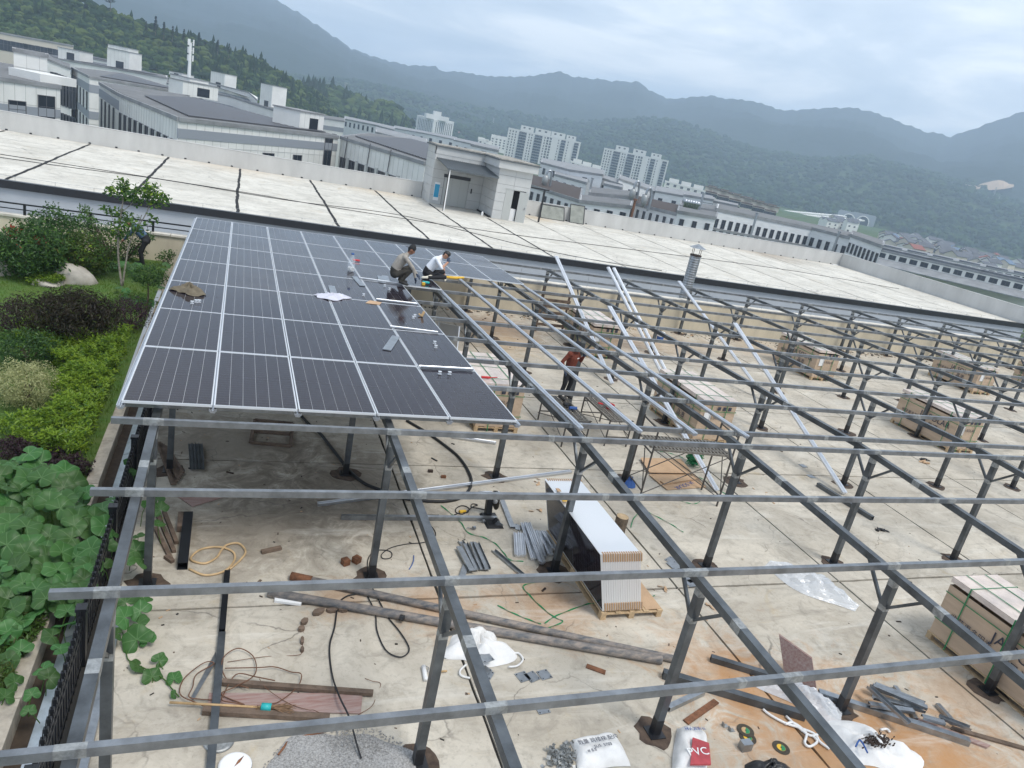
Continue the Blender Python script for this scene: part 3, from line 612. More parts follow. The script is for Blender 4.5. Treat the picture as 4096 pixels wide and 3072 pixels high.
def joints(wl, step, rows, m='tilegap', lo=-20):
    t = step
    mb = MB()
    while t < wl.L-.2:
        p, q = wl.at(t, lo), wl.at(t, -.5); mb.bar(p+wl.n*.005, q+wl.n*.005, .05, .04, wl.n); t += step
    z = -rows
    while z > lo: mb.bar(wl.at(0, z)+wl.n*.01, wl.at(wl.L, z)+wl.n*.01, .05, .05); z -= rows
    o = mb.build('tile_joints', m, wl.root); o['kind'] = 'stuff'
def pvrows(root, quad, n, m='pvroof'):       # rows of panels lying on a roof, quad = corners a,b (front) c,d (back)
    a, b, c, d = [Vector(p) for p in quad]
    for i in range(n):
        t0, t1 = i/n, (i+.74)/n; p = [a.lerp(d, t0), b.lerp(c, t0), b.lerp(c, t1), a.lerp(d, t1)]; up = Vector((0, 0, .12))
        MB().hexa([q+Vector((0, 0, .15)) for q in p], [p[0]+up*2, p[1]+up*2, p[2]+up*2.6, p[3]+up*2.6]).build('panel_row', m, root)
def stairbox(root, c, w, d, h, ang, door=True):
    M = Matrix.Translation(c) @ Matrix.Rotation(ang, 4, 'Z')
    m = MB().box(-w/2, w/2, -d/2, d/2, -.3, h).xf(M); o = m.build('stair_box', 'whitetile', root)
    m = MB().box(-w/2-.15, w/2+.15, -d/2-.15, d/2+.15, h, h+.18).xf(M); m.build('box_roof', 'edgegrey', o)
    if door: m = MB().box(-w*.1, w*.25, -d/2-.06, -d/2+.02, 0, min(2.2, h*.7)).xf(M); m.build('box_door', 'winglass', o)
    g = MB()
    for i in range(1, max(2, int(w/1.2))): x = -w/2+i*w/max(2, int(w/1.2)); g.box(x-.025, x+.025, -d/2-.015, -d/2+.02, 0, h)
    g.xf(M); g.build('box_joints', 'tilegap', o)
P_ = lambda c, x, y, z: fl(*px(c, x, y), z)
# near factory with a long slanting window front (three visible sides)
zf = .8
a, b, c, d = P_('c1', 800, 660, zf), P_('c1', 960, 752, zf), P_('c1', 1435, 945, zf), P_('c2', 710, 490, zf)
bk = [d+Vector((-26, 46, 0)), a+Vector((14, 20, 0))]
root, ws = block([a, b, c, d], 0, 'white tiled factory with dark panelled roof and tall windows right behind the roof parapet', back=bk)
pvrows(root, [c+Vector((.8, 4, .0)), d+Vector((-2, .6, 0)), d+Vector((-24, 42, 0)), b+Vector((3, 4, 0))], 30)
for w in ws: joints(w, 1.5, 3.2)
for t in np.linspace(5.2, 24, 4): ws[0].win(t, -8., 1.5, 5.3)
for t in np.linspace(4.2, 24, 4): ws[0].win(t, -14.6, 1.5, 4.6)
ws[0].band(-2.5, -1.1); ws[0].band(-9.9, -8.6)
n = 10
for i in range(n):
    t = ws[1].L*(i+.5)/n
    for s_ in (-.55, .55): ws[1].win(t+s_, -9.2, .95, 6.4)
    ws[1].band(-9.4, -2.75, 'clad', .22, t+ws[1].L/n*.5-.32, t+ws[1].L/n*.5+.32, 'pilaster')
ws[2].band(-2.4, -1.25)
for i, t in enumerate(np.linspace(3.6, ws[2].L-10.5, 4)): ws[2].win(t, -4.75, 2.4 if i != 3 else 2.0, 1.25)
ws[2].win(ws[2].L-2.6, -4.9, 2.0, 4.3)
for t_, dx in ((.52, 4), ): stairbox(root, c.lerp(d, .78)+Vector((-1.5, 7, .2)), 6.5, 5, 2.5, ws[2].ang)
# next factory along, beside the stair house
b2, c2_ = P_('c2', 715, 492, zf)+Vector((.4, .6, 0)), P_('c2', 1412, 702, zf); d2 = c2_+Vector((26, 32, 0))
root, ws = block([b2, c2_, d2], 0, 'white tiled factory with dark ribbed roof and grey pilasters just left of the stair house', back=[d2+Vector((-14, 42, 0)), b2+Vector((10, 36, 0))])
pvrows(root, [c2_+Vector((.8, 3, 0)), d2+Vector((-2, 1, 0)), d2+Vector((-14, 38, 0)), b2+Vector((3, 6, 0))], 28)
for w in ws: joints(w, 1.5, 3.2)
n = 8
for i in range(n):
    t = ws[0].L*(i+.55)/n
    for s_ in (-.55, .55): ws[0].win(t+s_, -8.2, .95, 5.0)
    ws[0].band(-8.4, -2.9, 'clad', .22, t+ws[0].L/n*.5-.35, t+ws[0].L/n*.5+.35, 'pilaster')
for t in (3., 11.5, 18.5):
    mb = MB(); mb.tube([ws[0].at(t, .3)+ws[0].n*.15, ws[0].at(t-.3, -3)+ws[0].n*.15, ws[0].at(t-.5, -7)+ws[0].n*.15], .07, 6); mb.build('drain_pipe', 'winframe', root)
# left foreground factory
e1, e2 = P_('c1', -260, 585, zf), P_('c1', 485, 690, zf)
root, ws = block([e1, e2], 0, 'white tiled factory with dark square windows at the left edge of the view', back=[e2+Vector((-14, 46, 0)), e1+Vector((-14, 46, 0))])
joints(ws[0], 1.5, 3.0); ws[0].band(-4.3, -3.2); sd = Wall(root, e2, e2+Vector((-14, 46, 0))); joints(sd, 1.5, 3.2)
L1 = ws[0].L
for f_, z_, w_2, h_ in ((.497, -5.4, 2.3, 2.7), (.83, -5.2, 2.4, 3.6)): ws[0].win(L1*f_, z_, w_2, h_)
for i in range(14): sd.win(2+i*3.2, -9.5, 1.9, 7.5)
MB().box(-2.8, 2.8, -3, 3, 0, 1.1).xf(Matrix.Translation(e1.lerp(e2, .84)+Vector((-1.5, 5, 0))) @ Matrix.Rotation(ws[0].ang, 4, 'Z')).build('parapet_box', 'whitetile', root)
# second row
root, ws = block([pd(px('c1', 108, 390), 138), pd(px('c1', 380, 440), 138)], 9, 'white panelled rooftop block on the left edge factory', z0=-.5, name='rooftop_block'); joints(ws[0], 1.6, 2.4, lo=-5)
a, b, c = P_('c1', 575, 540, zf), P_('c1', 720, 612, zf), P_('c1', 1545, 752, zf); c = b+(c-b)*1.0
root, ws = block([a, b, c], 0, 'white factory block with grey bands and slit windows behind the left parapet', back=[c+Vector((-20, 60, 0)), a+Vector((6, 40, 0))])
for w in ws: joints(w, 2., 3.2)
for z_ in (-3.2, -8.6, -13.9): ws[0].band(z_, z_+1.6)
for w in ws[1:]:
    for z_ in (-3.2, -8.6, -13.9): w.band(z_, z_+1.6)
for t in np.linspace(ws[0].L*.22, ws[0].L*.9, 5): ws[0].win(t, -7., 1.7, 3.6); ws[0].win(t, -12.3, 1.7, 3.5); ws[0].win(t, -17.6, 1.7, 3.4)
ws[1].win(6.5, -7., 2.4, 4.2); ws[1].win(6.5, -12.5, 2.4, 4.)
pvrows(root, [b+Vector((1, 6, 0)), c+Vector((-3, 2, 0)), c+Vector((-22, 50, 0)), a+Vector((8, 20, 0))], 9)
stairbox(root, P_('c1', 1700, 800, zf)+Vector((-4, 6, 0)), 9, 5, 2.6, ws[1].ang)
# recessed wing between the left blocks
root, ws = block([pd(px('c1', 378, 470), 214), pd(px('c1', 566, 545), 212)], 30, 'recessed white wing with dark tall windows between the left factory blocks')
for i in range(7): ws[0].win(1.5+i*ws[0].L/7.6, -9, 1.5, 6.5); ws[0].win(1.5+i*ws[0].L/7.6, -17.5, 1.5, 6.5)
# rows further back: (front top pixels, distances, depth, label, stair boxes)
FAR = [
 ([('c1', 1345, 665, 265), ('c1', 1850, 770, 235), ('c1', 2212, 882, 205), ('c2', 250, 505, 190)], 46, 'long white factory with grey band below the wooded hill', [(.25, 7, 4)]),
 ([('c1', 380, 455, 300), ('c1', 900, 545, 285), ('c1', 1345, 625, 270)], 40, 'low white factory row with dark roof left of the mast', [(.2, 8, 3.2), (.62, 8, 5.5)]),
 ([('c1', 560, 430, 360), ('c1', 990, 520, 345), ('c1', 1140, 545, 340)], 40, 'white factory row with stair boxes at the foot of the wooded hill', [(.7, 9, 6)]),
 ([('c1', 1370, 590, 380), ('c1', 1660, 655, 360), ('c1', 2000, 740, 340), ('c2', 60, 200, 330)], 50, 'white factory with dark roof below the telecom mast', [(.12, 9, 1), (.62, 9, 6)]),
 ([('c2', 0, 235, 320), ('c2', 240, 275, 300), ('c2', 480, 330, 290)], 40, 'white factory with tall stair box at the end of the hill', [(.4, 9, 8)]),
 ([('c2', 480, 330, 310), ('c2', 760, 370, 300)], 40, 'low white works building behind the ribbed factory roof', []),
]
for pts, dep, lb, bx in FAR:
    T = [pd(px(c, x, y), D) for c, x, y, D in pts]
    root, ws = block(T, dep, lb)
    for w in ws:
        w.band(-4.2, -2.6)
        t = 4.
        while t < w.L-3: w.win(t, -7.5, 2., 2.2); t += rnd.choice((6.5, 8.5, 9.5))
    if len(T) > 2: pvrows(root, [T[0]+Vector((1, 4, 0)), T[-1]+Vector((-3, 3, 0)), T[-1]+Vector((-10, dep*.8, 0)), T[0]+Vector((-6, dep*.8, 0))], 7)
    for f_, w_2, h_ in bx: stairbox(root, T[0].lerp(T[-1], f_)+Vector((0, 8, .1)), w_2, 6, h_, ws[0].ang)
root, ws = block([pd(px('c1', -200, 225), 420), pd(px('c1', 590, 368), 400)], 40, 'beige factory with a row of wide windows under the left hillside', wallm='beigefar', eh=.6)
for i in range(8): ws[0].win(3+i*ws[0].L/8, -7., 7.2, 4.2)
m = pd(px('c1', 1520, 612), 330); mt = pd(px('c1', 1528, 335), 330)
ms = thing('telecom_mast', (m.x, m.y, ZG), 'slim white telecom mast with antennas in front of the wooded hill', 'mast')
MB().tube([(m.x, m.y, ZG), (m.x, m.y, m.z+12)], [1.1, .45], 8).build('pole', 'white', ms); MB().tube([(m.x, m.y, m.z+12), (m.x, m.y, mt.z)], [.18, .08], 6).build('spire', 'galv', ms)
for z_ in (3.8, 6.6, 9.4):
    for k in range(3): t = k*2.1+.3; MB().box(-.25, .25, -.15, .15, -1.1, 1.1).xf(Matrix.Translation((m.x+1.1*math.cos(t), m.y+1.1*math.sin(t), m.z+z_-2.2+5))).bar((m.x, m.y, m.z+z_+2.8), (m.x+1.1*math.cos(t), m.y+1.1*math.sin(t), m.z+z_+2.8), .1, .1).build('antenna', 'white', ms)
# ---------------- factories right of the stair house
RT = [
 # pts (crop c3 px, distance), depth, wall height info, window rows [(z,w,h,spacing)], label
 ([('c3', 245, 880, 104), ('c3', 640, 1005, 94)], 30, [(-3.6, 1.1, 2.0, 2.9)], 'white brick factory wing nearest the stair house with a brown flat roof', 'rust'),
 ([('c3', 640, 1005, 93), ('c3', 1058, 1052, 92)], 12, [(-2.6, 1.15, 1.0, 2.5)], 'white brick factory front with small square windows behind the right parapet', 'roofdark'),
 ([('c3', 720, 945, 108), ('c3', 1062, 975, 108)], 18, [], 'stepped white brick upper storey with grey cornice', 'roofdark'),
 ([('c3', 1050, 1020, 112), ('c3', 1430, 1112, 100)], 24, [(-3.7, 1.05, 2.2, 3.1)], 'recessed white factory wing with tall dark windows and rooftop pipes', 'rust'),
 ([('c3', 1430, 1090, 99), ('c3', 1740, 1140, 100)], 16, [(-3.4, .9, 1.6, 2.2)], 'projecting white brick factory bay with slit windows', 'roofdark'),
 ([('c3', 1450, 1045, 112), ('c3', 1740, 1085, 112)], 16, [], 'upper white brick storey above the projecting bay', 'roofdark'),
 ([('c3', 1740, 1070, 112), ('c4', 500, 1225, 122), ('c4', 820, 1305, 118)], 20, [(-4.7, 1.0, 2.1, 2.1), (-7.4, 1.0, 1.9, 2.1)], 'long white factory wing with two rows of dark windows on the right', 'roofdark'),
 ([('c4', 815, 1280, 112), ('c4', 1070, 1370, 104)], 16, [(-4.2, .9, 2.2, 1.9)], 'rounded white end pavilion of the long factory wing', 'roofdark'),
 ([('c3', 440, 795, 150), ('c3', 700, 865, 140)], 20, [(-3.5, 1.5, 1.5, 5)], 'white factory roof block behind the brown roofed wing', 'edgegrey'),
 ([('c3', 715, 790, 170), ('c3', 985, 880, 160)], 24, [(-4.2, 1.6, 1.6, 6)], 'white stepped factory block below the near apartment tower', 'edgegrey'),
 ([('c3', 840, 872, 135), ('c3', 985, 905, 132)], 10, [(-3.2, 1.7, 2., 4.5)], 'small white rooftop house with two square windows', 'edgegrey'),
 ([('c3', 330, 700, 220), ('c3', 560, 760, 205), ('c3', 830, 800, 200)], 40, [(-4.2, 1.8, 2.2, 7)], 'grey white factory row under the left apartment tower', 'edgegrey'),
 ([('c3', 960, 830, 210), ('c3', 1250, 935, 180)], 30, [(-4.5, 1.8, 1.8, 6)], 'white factory block under the right apartment tower', 'edgegrey'),
 ([('c3', 1250, 930, 175), ('c3', 1700, 1010, 170)], 40, [(-5.2, 1.7, 2.6, 5)], 'low white factory with square windows before the brown villas', 'edgegrey'),
 ([('c3', 1480, 960, 150), ('c3', 1720, 1000, 148)], 14, [], 'white box storey with dark cornice before the brown villas', 'edgegrey'),
 ([('c3', 1720, 1010, 150), ('c3', 1910, 1050, 148)], 12, [(-3.4, 1.6, 2., 3.8)], 'small white rooftop storey at the start of the long wing', 'edgegrey'),
 ([('c2', 760, 350, 330), ('c2', 1010, 400, 300), ('c2', 1160, 440, 290)], 40, [(-4., 2., 2.4, 6)], 'grey white workshop row with rooftop plants left of the stair house', 'edgegrey'),
 ([('c2', 1010, 455, 230), ('c2', 1420, 560, 200)], 40, [(-4.4, 2., 1.8, 6)], 'curved dark edged factory roof just left of the stair house', 'edgegrey'),
 ([('c2', 1160, 425, 420), ('c2', 1420, 470, 400), ('c2', 1660, 520, 390)], 50, [(-5, 2.2, 2.4, 8)], 'pale factory row at the foot of the slit windowed office tower', 'edgegrey'),
 ([('c2', 1640, 520, 330), ('c2', 2000, 600, 300)], 40, [(-5, 2.2, 2.2, 8)], 'pale low factory behind the stair house roof', 'edgegrey'),
 ([('c2', 1780, 555, 190), ('c2', 2000, 605, 185)], 20, [(-3, 1.8, 1.6, 6)], 'white roof block directly behind the stair house', 'edgegrey'),
]
for pts, dep, wr, lb, rm in RT:
    T = [pd(px(c, x, y), D*(1.75 if D < 185 else 1.35)) for c, x, y, D in pts]; dep *= 1.6
    root, ws = block(T, dep, lb, wallm='whitebrick', roofm='darkrust' if rm == 'rust' else rm, eh=.75)
    for w in ws:
        for z_, ww, hh, sp in wr:
            n = max(1, int(w.L/sp))
            for i in range(n): w.win((i+.5)*w.L/n, z_, ww, hh)
        if len(wr) > 1: w.band(-5.2, -4.85, 'edgegrey', .3)
        elif not wr: w.band(-1.6, -1.4, 'edgegrey', .1)
for c, x, y, D, h_, lb in (('c3', 355, 850, 108, 3.6, 'grey dust collector tower beside the stair house'), ('c3', 1055, 960, 107, 4.2, 'white cyclone tank with bent duct on the factory roof'), ('c3', 1150, 1010, 104, 4.0, 'grey cyclone tank with bent duct, right one of the rooftop pair')):
    p = pd(px(c, x, y+40), D*1.75); t = thing('dust_collector', (p.x, p.y, p.z-.5), lb, 'tank')
    MB().lathe([(.25, 0), (.8, 1.2), (.8, 2.6), (.4, 3.1)], (p.x, p.y, p.z-.5), 12).build('tank', 'zinc', t, smooth=True)
    MB().tube(spline([(p.x, p.y, p.z+2.5), (p.x+.3, p.y, p.z+h_), (p.x+1.2, p.y, p.z+h_), (p.x+1.5, p.y, p.z+1.5), (p.x+1.5, p.y, p.z-1)], 5), .28, 8).build('duct', 'galv', t, smooth=True)
for c, x, y, D, m_, h_, lb in (('c3', 1090, 1000, 92, 'rust', 7, 'rusty brown drain pipe on the factory wing corner'), ('c3', 1225, 965, 101, 'galv', 3.5, 'grey flue pipe on the factory wing roof'), ('c3', 1640, 950, 110, 'galv', 5, 'tall grey flue pipe beside the row of round fans'), ('c3', 745, 830, 118, 'galv', 4, 'grey flue pipe beside the small rooftop house'), ('c3', 2070, 1110, 108, 'galv', 8, 'grey drain pipe running down the long factory wing'), ('c4', 720, 1260, 113, 'galv', 8, 'grey pipe near the right end of the long factory wing')):
    p = pd(px(c, x, y), D*1.74); MB().tube([(p.x, p.y, p.z), (p.x, p.y, p.z-h_)], .28, 8).lathe([(.4, p.z-.3), (.4, p.z+.1)], (p.x, p.y, 0), 10).build('flue_pipe', m_, label=lb, cat='pipe')
fa, fb = pd(px('c3', 1485, 1040), 172), pd(px('c3', 1585, 1060), 172)
for i in range(6):
    p = fa.lerp(fb, i/5); MB().lathe([(.3, -.6), (.3, 0), (.62, .3), (.7, .7), (.5, 1.1), (.1, 1.25)], tuple(p), 12).build('roof_ventilator', 'galv', smooth=True, label='round silver turbine vent on the factory roof, %s of six from the left' % ordn(i), cat='vent', group='turbine vents on the factory roof')
# long low sheds on the far right
for (pa, pb, dep, lb) in ((('c4', 1035, 1400, 300), ('c4', 2330, 1690, 290), 22, 'long white shed with a window strip, nearer of the two on the right edge'), (('c4', 1040, 1372, 420), ('c4', 2330, 1632, 420), 30, 'long white shed with grey roof, farther of the two on the right edge')):
    T = [pd(px(*q[:3]), q[3]) for q in (pa, pb)]
    root, ws = block(T, dep, lb, wallm='plaster', roofm='edgegrey', eh=.7)
    n = int(ws[0].L/3.4)
    for i in range(n): ws[0].win((i+.5)*ws[0].L/n, -2.6, 2.3, 1.5)
    w = ws[0]; A, B_ = w.at(0, -3), w.at(w.L, -3); MB().hexa([A+w.n*7-Vector((0, 0, 2)), B_+w.n*7-Vector((0, 0, 2)), B_-Vector((0, 0, .3)), A-Vector((0, 0, .3))], [A+w.n*7-Vector((0, 0, 1.7)), B_+w.n*7-Vector((0, 0, 1.7)), B_, A]).build('lean_to_roof', 'edgegrey', root)
    for i in range(6): t = (i+.5)/6; q = T[0].lerp(T[1], t); MB().box(-4.5, 4.5, 1.2, 5, 0, .7).xf(Matrix.Translation(q) @ Matrix.Rotation(ws[0].ang, 4, 'Z')).build('roof_light', 'rooftile', root)
# ---------------- apartment towers
def tower(tl, tr, D, rows, cols, label, fh=3., side=14, extra=()):
    a, b = pd(tl, D), pd(tr, D); z = (a.z+b.z)/2; a.z = b.z = z
    root, ws = block([a, b], side, label, 'apartment block', 'towerwhite', 'edgegrey', 'towerwhite', 1.2, name='apartment_tower'); w = ws[0]
    for f0, wd, kind in cols:
        for r in range(rows):
            w.win(w.L*f0, -1.2-(r+1)*fh+.4, wd, fh*.72 if kind else fh*.6, 'tower')
            if kind == 2:
                p = w.at(w.L*f0, -1.2-(r+1)*fh+.2); m = MB().box(-wd/2-.2, wd/2+.2, -1.1, 0, -.15, 0).box(-wd/2-.2, wd/2+.2, -1.1, -1.0, 0, .9).xf(Matrix.Translation(p) @ Matrix.Rotation(w.ang, 4, 'Z')); m.build('balcony', 'towerdark', root)
    for f0, ww, hh in extra:
        p = w.at(w.L*f0, 0)-w.n*4; m = MB().box(-ww/2, ww/2, -3, 3, 0, hh).xf(Matrix.Translation(p) @ Matrix.Rotation(w.ang, 4, 'Z')); o = m.build('lift_house', 'towerwhite', root)
        m = MB().box(-ww*.3, -ww*.15, -3.05, -2.9, hh*.45, hh*.75).box(ww*.1, ww*.25, -3.05, -2.9, hh*.45, hh*.75).xf(Matrix.Translation(p) @ Matrix.Rotation(w.ang, 4, 'Z')); m.build('opening', 'winglass', o)
    return root, w
CA = [(.03, 1.4, 0), (.07, 1.4, 0), (.11, 1.4, 0), (.185, 5.2, 2), (.235, 3.4, 2), (.295, 1.3, 0), (.33, 1.3, 0), (.40, 5, 2), (.45, 4, 2), (.51, 1.3, 0), (.55, 2.2, 1), (.59, 2.2, 1), (.70, 1., 0), (.765, 5.2, 2), (.83, 1., 0), (.945, 5., 2)]
tower(px('c3', 70, 425), px('c3', 652, 540), 880, 12, CA, 'white apartment tower with dark balconies, left one of the pair', extra=[(.25, 15, 5.5), (.47, 18, 5.5), (.68, 16, 5.5), (.86, 11, 5)])
tower(px('c3', 840, 585), px('c3', 1358, 690), 900, 13, CA, 'white apartment tower with dark balconies, right one of the pair', extra=[(.27, 15, 5.5), (.54, 15, 5.5), (.8, 12, 5)])
ta, tb, tcc = pd(px('c2', 1345, 320), 1090), pd(px('c2', 1480, 357), 1050), pd(px('c2', 1642, 378), 1090)
root, ws = block([ta, tb, tcc], 25, 'white office tower with dark vertical slit windows in front of the blue hill', 'office tower', 'towerwhite', 'towerwhite', 'towerwhite', 2., name='office_tower')
for w, n in ((ws[0], 9), (ws[1], 9)):
    for i in range(n): w.win(w.L*(.1+.85*(i+.5)/n), -36, 1.9, 33, 'tower')
m_ = MB().box(-16, 16, -6, 6, 0, 6).box(-5, 5, -4, 4, 6, 11).xf(Matrix.Translation(tb+Vector((6, 12, 0)))); m_.build('roof_house', 'towerwhite', root)
for i, (c, x0, y0, x1, y1, D, lb) in enumerate((('c2', 1840, 515, 1940, 560, 900, 'low white housing block left of the pale balcony building'), ('c2', 1940, 495, 2065, 520, 1000, 'pale housing block with rows of windows left of the towers'), ('c3', 570, 690, 825, 770, 700, 'white housing row between the two apartment towers'), ('c3', 1330, 850, 1660, 935, 640, 'white housing row right of the apartment towers'), ('c2', 845, 195, 985, 225, 1500, 'pale building standing alone on the wooded ridge'))):
    a, b = pd(px(c, x0, y0), D), pd(px(c, x1, y1), D)
    root, ws = block([a, b], 14, lb, 'housing', 'plaster', 'edgegrey', 'plaster', 1., name='housing_block'); w = ws[0]; n = max(3, int(w.L/5.))
    for r in range(4):
        for k in range(n): w.win((k+.5)*w.L/n, -3.-r*3.2, 2.2, 1.7, 'tower')
    for k in range(3): p = w.at(w.L*(.2+.3*k), 0)-w.n*5; MB().box(-4, 4, -3, 3, -.5, 3).xf(Matrix.Translation(p) @ Matrix.Rotation(w.ang, 4, 'Z')).build('roof_house', 'plaster', root)
# brown terraced villas
for i in range(6):
    t0, t1 = i/6, (i+.9)/6; q0, q1 = (1660, 925), (2230, 1105)
    a, b = pd(px('c3', q0[0]+(q1[0]-q0[0])*t0, q0[1]+(q1[1]-q0[1])*t0), 560), pd(px('c3', q0[0]+(q1[0]-q0[0])*t1, q0[1]+(q1[1]-q0[1])*t1), 560); a.z = b.z = (a.z+b.z)/2
    root, ws = block([a, b], 12, 'brown and cream terraced villa, %s from the left in the row before the hill' % ordn(i), 'villa', 'beigefar', 'brownroof', 'brownroof', 1., name='terraced_villa', group='brown terraced villas'); w = ws[0]
    for r in range(3):
        for k in range(6): w.win((k+.5)*w.L/6, -3.6-r*3.3, 1.9, 2.3)
    for k in range(3): p = w.at(w.L*(.17+.33*k), 0)-w.n*4; o = MB().box(-2.6, 2.6, -3, 3, -.5, 2.6+k % 2).xf(Matrix.Translation(p) @ Matrix.Rotation(w.ang, 4, 'Z')).build('roof_turret', 'beigefar', root); MB().box(-3.2, 3.2, -3.6, 3.6, 2.6+k % 2, 3.+k % 2).xf(Matrix.Translation(p) @ Matrix.Rotation(w.ang, 4, 'Z')).build('turret_roof', 'brownroof', o)
# ------------------------------------------------------------------ terrain, woods, village
def terrain_mat(name, a, b2, c3_, s1, s2, patches=()):
    m = mat(name, a, .95, spec=.1); N, L, b = nodes(m); g = N.new('ShaderNodeNewGeometry').outputs['Position']
    def noise(sc, d=6):
        n = N.new('ShaderNodeTexNoise'); ninp(n, 'Scale', sc); ninp(n, 'Detail', d); ninp(n, 'Roughness', .65); L.new(g, n.inputs['Vector'])
        r = N.new('ShaderNodeMapRange'); ninp(r, 'From Min', .36); ninp(r, 'From Max', .64); L.new(n.outputs[0], r.inputs[0]); return r.outputs[0]
    def mix(f, A, B):
        x = N.new('ShaderNodeMix'); x.data_type = 'RGBA'; L.new(f, x.inputs[0])
        for v, i in ((A, 6), (B, 7)):
            if isinstance(v, tuple): x.inputs[i].default_value = (*v, 1)
            else: L.new(v, x.inputs[i])
        return x.outputs[2]
    c = mix(noise(s1), a, b2); c = mix(noise(s2, 9), c, c3_)
    for (p, r_, col) in patches:
        d = N.new('ShaderNodeVectorMath'); d.operation = 'DISTANCE'; L.new(g, d.inputs[0]); d.inputs[1].default_value = p
        r = N.new('ShaderNodeMapRange'); ninp(r, 'From Min', r_); ninp(r, 'From Max', r_*.8); L.new(d.outputs['Value'], r.inputs[0]); c = mix(r.outputs[0], c, col)
    L.new(c, b.inputs['Base Color'])
    bp = N.new('ShaderNodeBump'); ninp(bp, 'Strength', 1.); ninp(bp, 'Distance', 6.); n = N.new('ShaderNodeTexNoise'); ninp(n, 'Scale', s2*1.5); ninp(n, 'Detail', 8); L.new(g, n.inputs['Vector']); L.new(n.outputs[0], bp.inputs['Height']); L.new(bp.outputs[0], b.inputs['Normal'])
terrain_mat('t_near', (.028, .060, .014), (.055, .095, .022), (.085, .10, .035), .012, .09)
terrain_mat('t_mid', (.020, .042, .014), (.040, .070, .020), (.05, .075, .025), .004, .05)
terrain_mat('t_far', (.013, .024, .018), (.022, .036, .020), (.018, .03, .02), .0016, .02)
terrain_mat('t_valley', (.045, .085, .022), (.10, .12, .05), (.06, .10, .03), .006, .04)
hash_ = np.random.RandomState(3)
_ph = hash_.rand(24, 4)
def fbm(x, y, s):
    v = 0.; a = 1.
    for k in range(8):
        p = _ph[k]; c, sn = math.cos(p[0]*6.3), math.sin(p[0]*6.3)
        v += a*(math.sin((x*c+y*sn)/s+p[1]*6.3+1.3*math.sin((-x*sn+y*c)/s*.7+p[2]*6.3))); a *= .55; s *= .52
    return v
VR = [0, 40, 120, 250, 500, 800, 1200, 1800, 2600, 3000, 4000, 5000]
vm = MB()
for r in VR[1:]:
    for k in range(73): t = R(-60+k*2.5); vm.V.append((r*math.sin(t), r*math.cos(t), ZG-.5))
for i in range(len(VR)-2):
    for k in range(72): vm.f(i*73+k, i*73+k+1, (i+1)*73+k+1, (i+1)*73+k)
vm.build('valley_ground', 't_valley', loc=(0, 0, ZG-.5), kind='structure')
MB().box(-60, 70, -40, 60, ZG-.6, ZG-.45).build('street_ground', 'greywall', loc=(0, 0, ZG-.6), kind='structure')
def ridge(name, prof, foot, mname, rows, nx, rough, sc, back=1.35, ex=1.25, jag=.03):
    # prof: [(az, el, dist)] of the skyline; foot: fraction of the distance where the slope begins
    pa = np.array([p[0] for p in prof]); azs = np.linspace(pa[0], pa[-1], nx)
    els = np.interp(azs, pa, [p[1] for p in prof])+jag*np.array([math.sin(a*9.1)+.7*math.sin(a*23.7+1)+.5*math.sin(a*51+2)+.35*math.sin(a*97) for a in azs]); ds = np.interp(azs, pa, [p[2] for p in prof])
    ts = list(np.linspace(0, 1, rows))+[1.06, 1.15, back]; m = MB(); H = {}
    for j, t in enumerate(ts):
        for i, az in enumerate(azs):
            D = ds[i]; zr = CH+math.tan(R(els[i]))*D; f0 = foot*D
            d = f0+(D-f0)*min(t, 1)+max(0, t-1)*D; x, y = d*math.sin(R(az)), d*math.cos(R(az))
            s_ = (min(t, 1)**ex) if t <= 1 else max(0, 1-(t-1)/(back-1))
            z = ZG-2+(zr-ZG+2)*s_+fbm(x, y, sc)*rough*math.sin(math.pi*min(1, t*.97))*(1 if t < 1 else .3)
            m.V.append((x, y, z)); H[j, i] = (x, y, z)
    n = len(azs)
    for j in range(len(ts)-1):
        for i in range(n-1): m.f(j*n+i, j*n+i+1, (j+1)*n+i+1, (j+1)*n+i)
    o = m.build(name, mname, loc=(0, 0, 0), smooth=True, kind='structure'); return H, rows, n
def sky_px(pts, D): 
    out = []
    for q in pts:
        x, y = q[:2]; d = ray(x, y); out.append((math.degrees(math.atan2(d.x, d.y)), math.degrees(math.atan2(d.z, math.hypot(d.x, d.y))), q[2] if len(q) > 2 else D))
    return sorted(out)
K2 = 4096/2212.
far = [(595, 0), (640, 25), (700, 65), (735, 88), (760, 105), (820, 125), (880, 140), (940, 143), (955, 155), (990, 155), (1050, 165), (1130, 165), (1180, 158), (1205, 152), (1240, 165), (1300, 172), (1325, 176), (1380, 178), (1410, 200), (1450, 215), (1490, 210), (1540, 206), (1560, 212), (1600, 215), (1640, 222), (1690, 240), (1740, 237), (1800, 232), (1850, 232), (1900, 245), (1950, 265), (2000, 285), (2035, 290), (2050, 297), (2100, 280), (2150, 262), (2212, 240)]
fp = sky_px([(x*K2, y*K2) for x, y in far], 3000)
fp = [(-50, 6., 3000), (-30, 6.8, 3000), (-14, 6.9, 3000), (-6, 6.5, 3000)]+fp+[(56, 7.1, 3000), (66, 7.0, 3000), (80, 6.5, 3000)]
ridge('mountain_range', fp, .48, 't_far', 30, 480, 22, 240, 1.4, 1.1, .045)
sec = sky_px([(600, 150), (950, 265), (1200, 330), (1480, 352), (1610, 342), (1770, 290), (1900, 330), (2100, 400), (2500, 470)], 2450)
ridge('blue_foothills', [(-40, 3., 2450), (-14, 3.6, 2450)]+[(a, e-.35, 2450) for a, e, d in sec]+[(32, .2, 2450), (50, 2.4, 2450), (75, 2.6, 2450)], .5, 't_far', 22, 220, 14, 300)
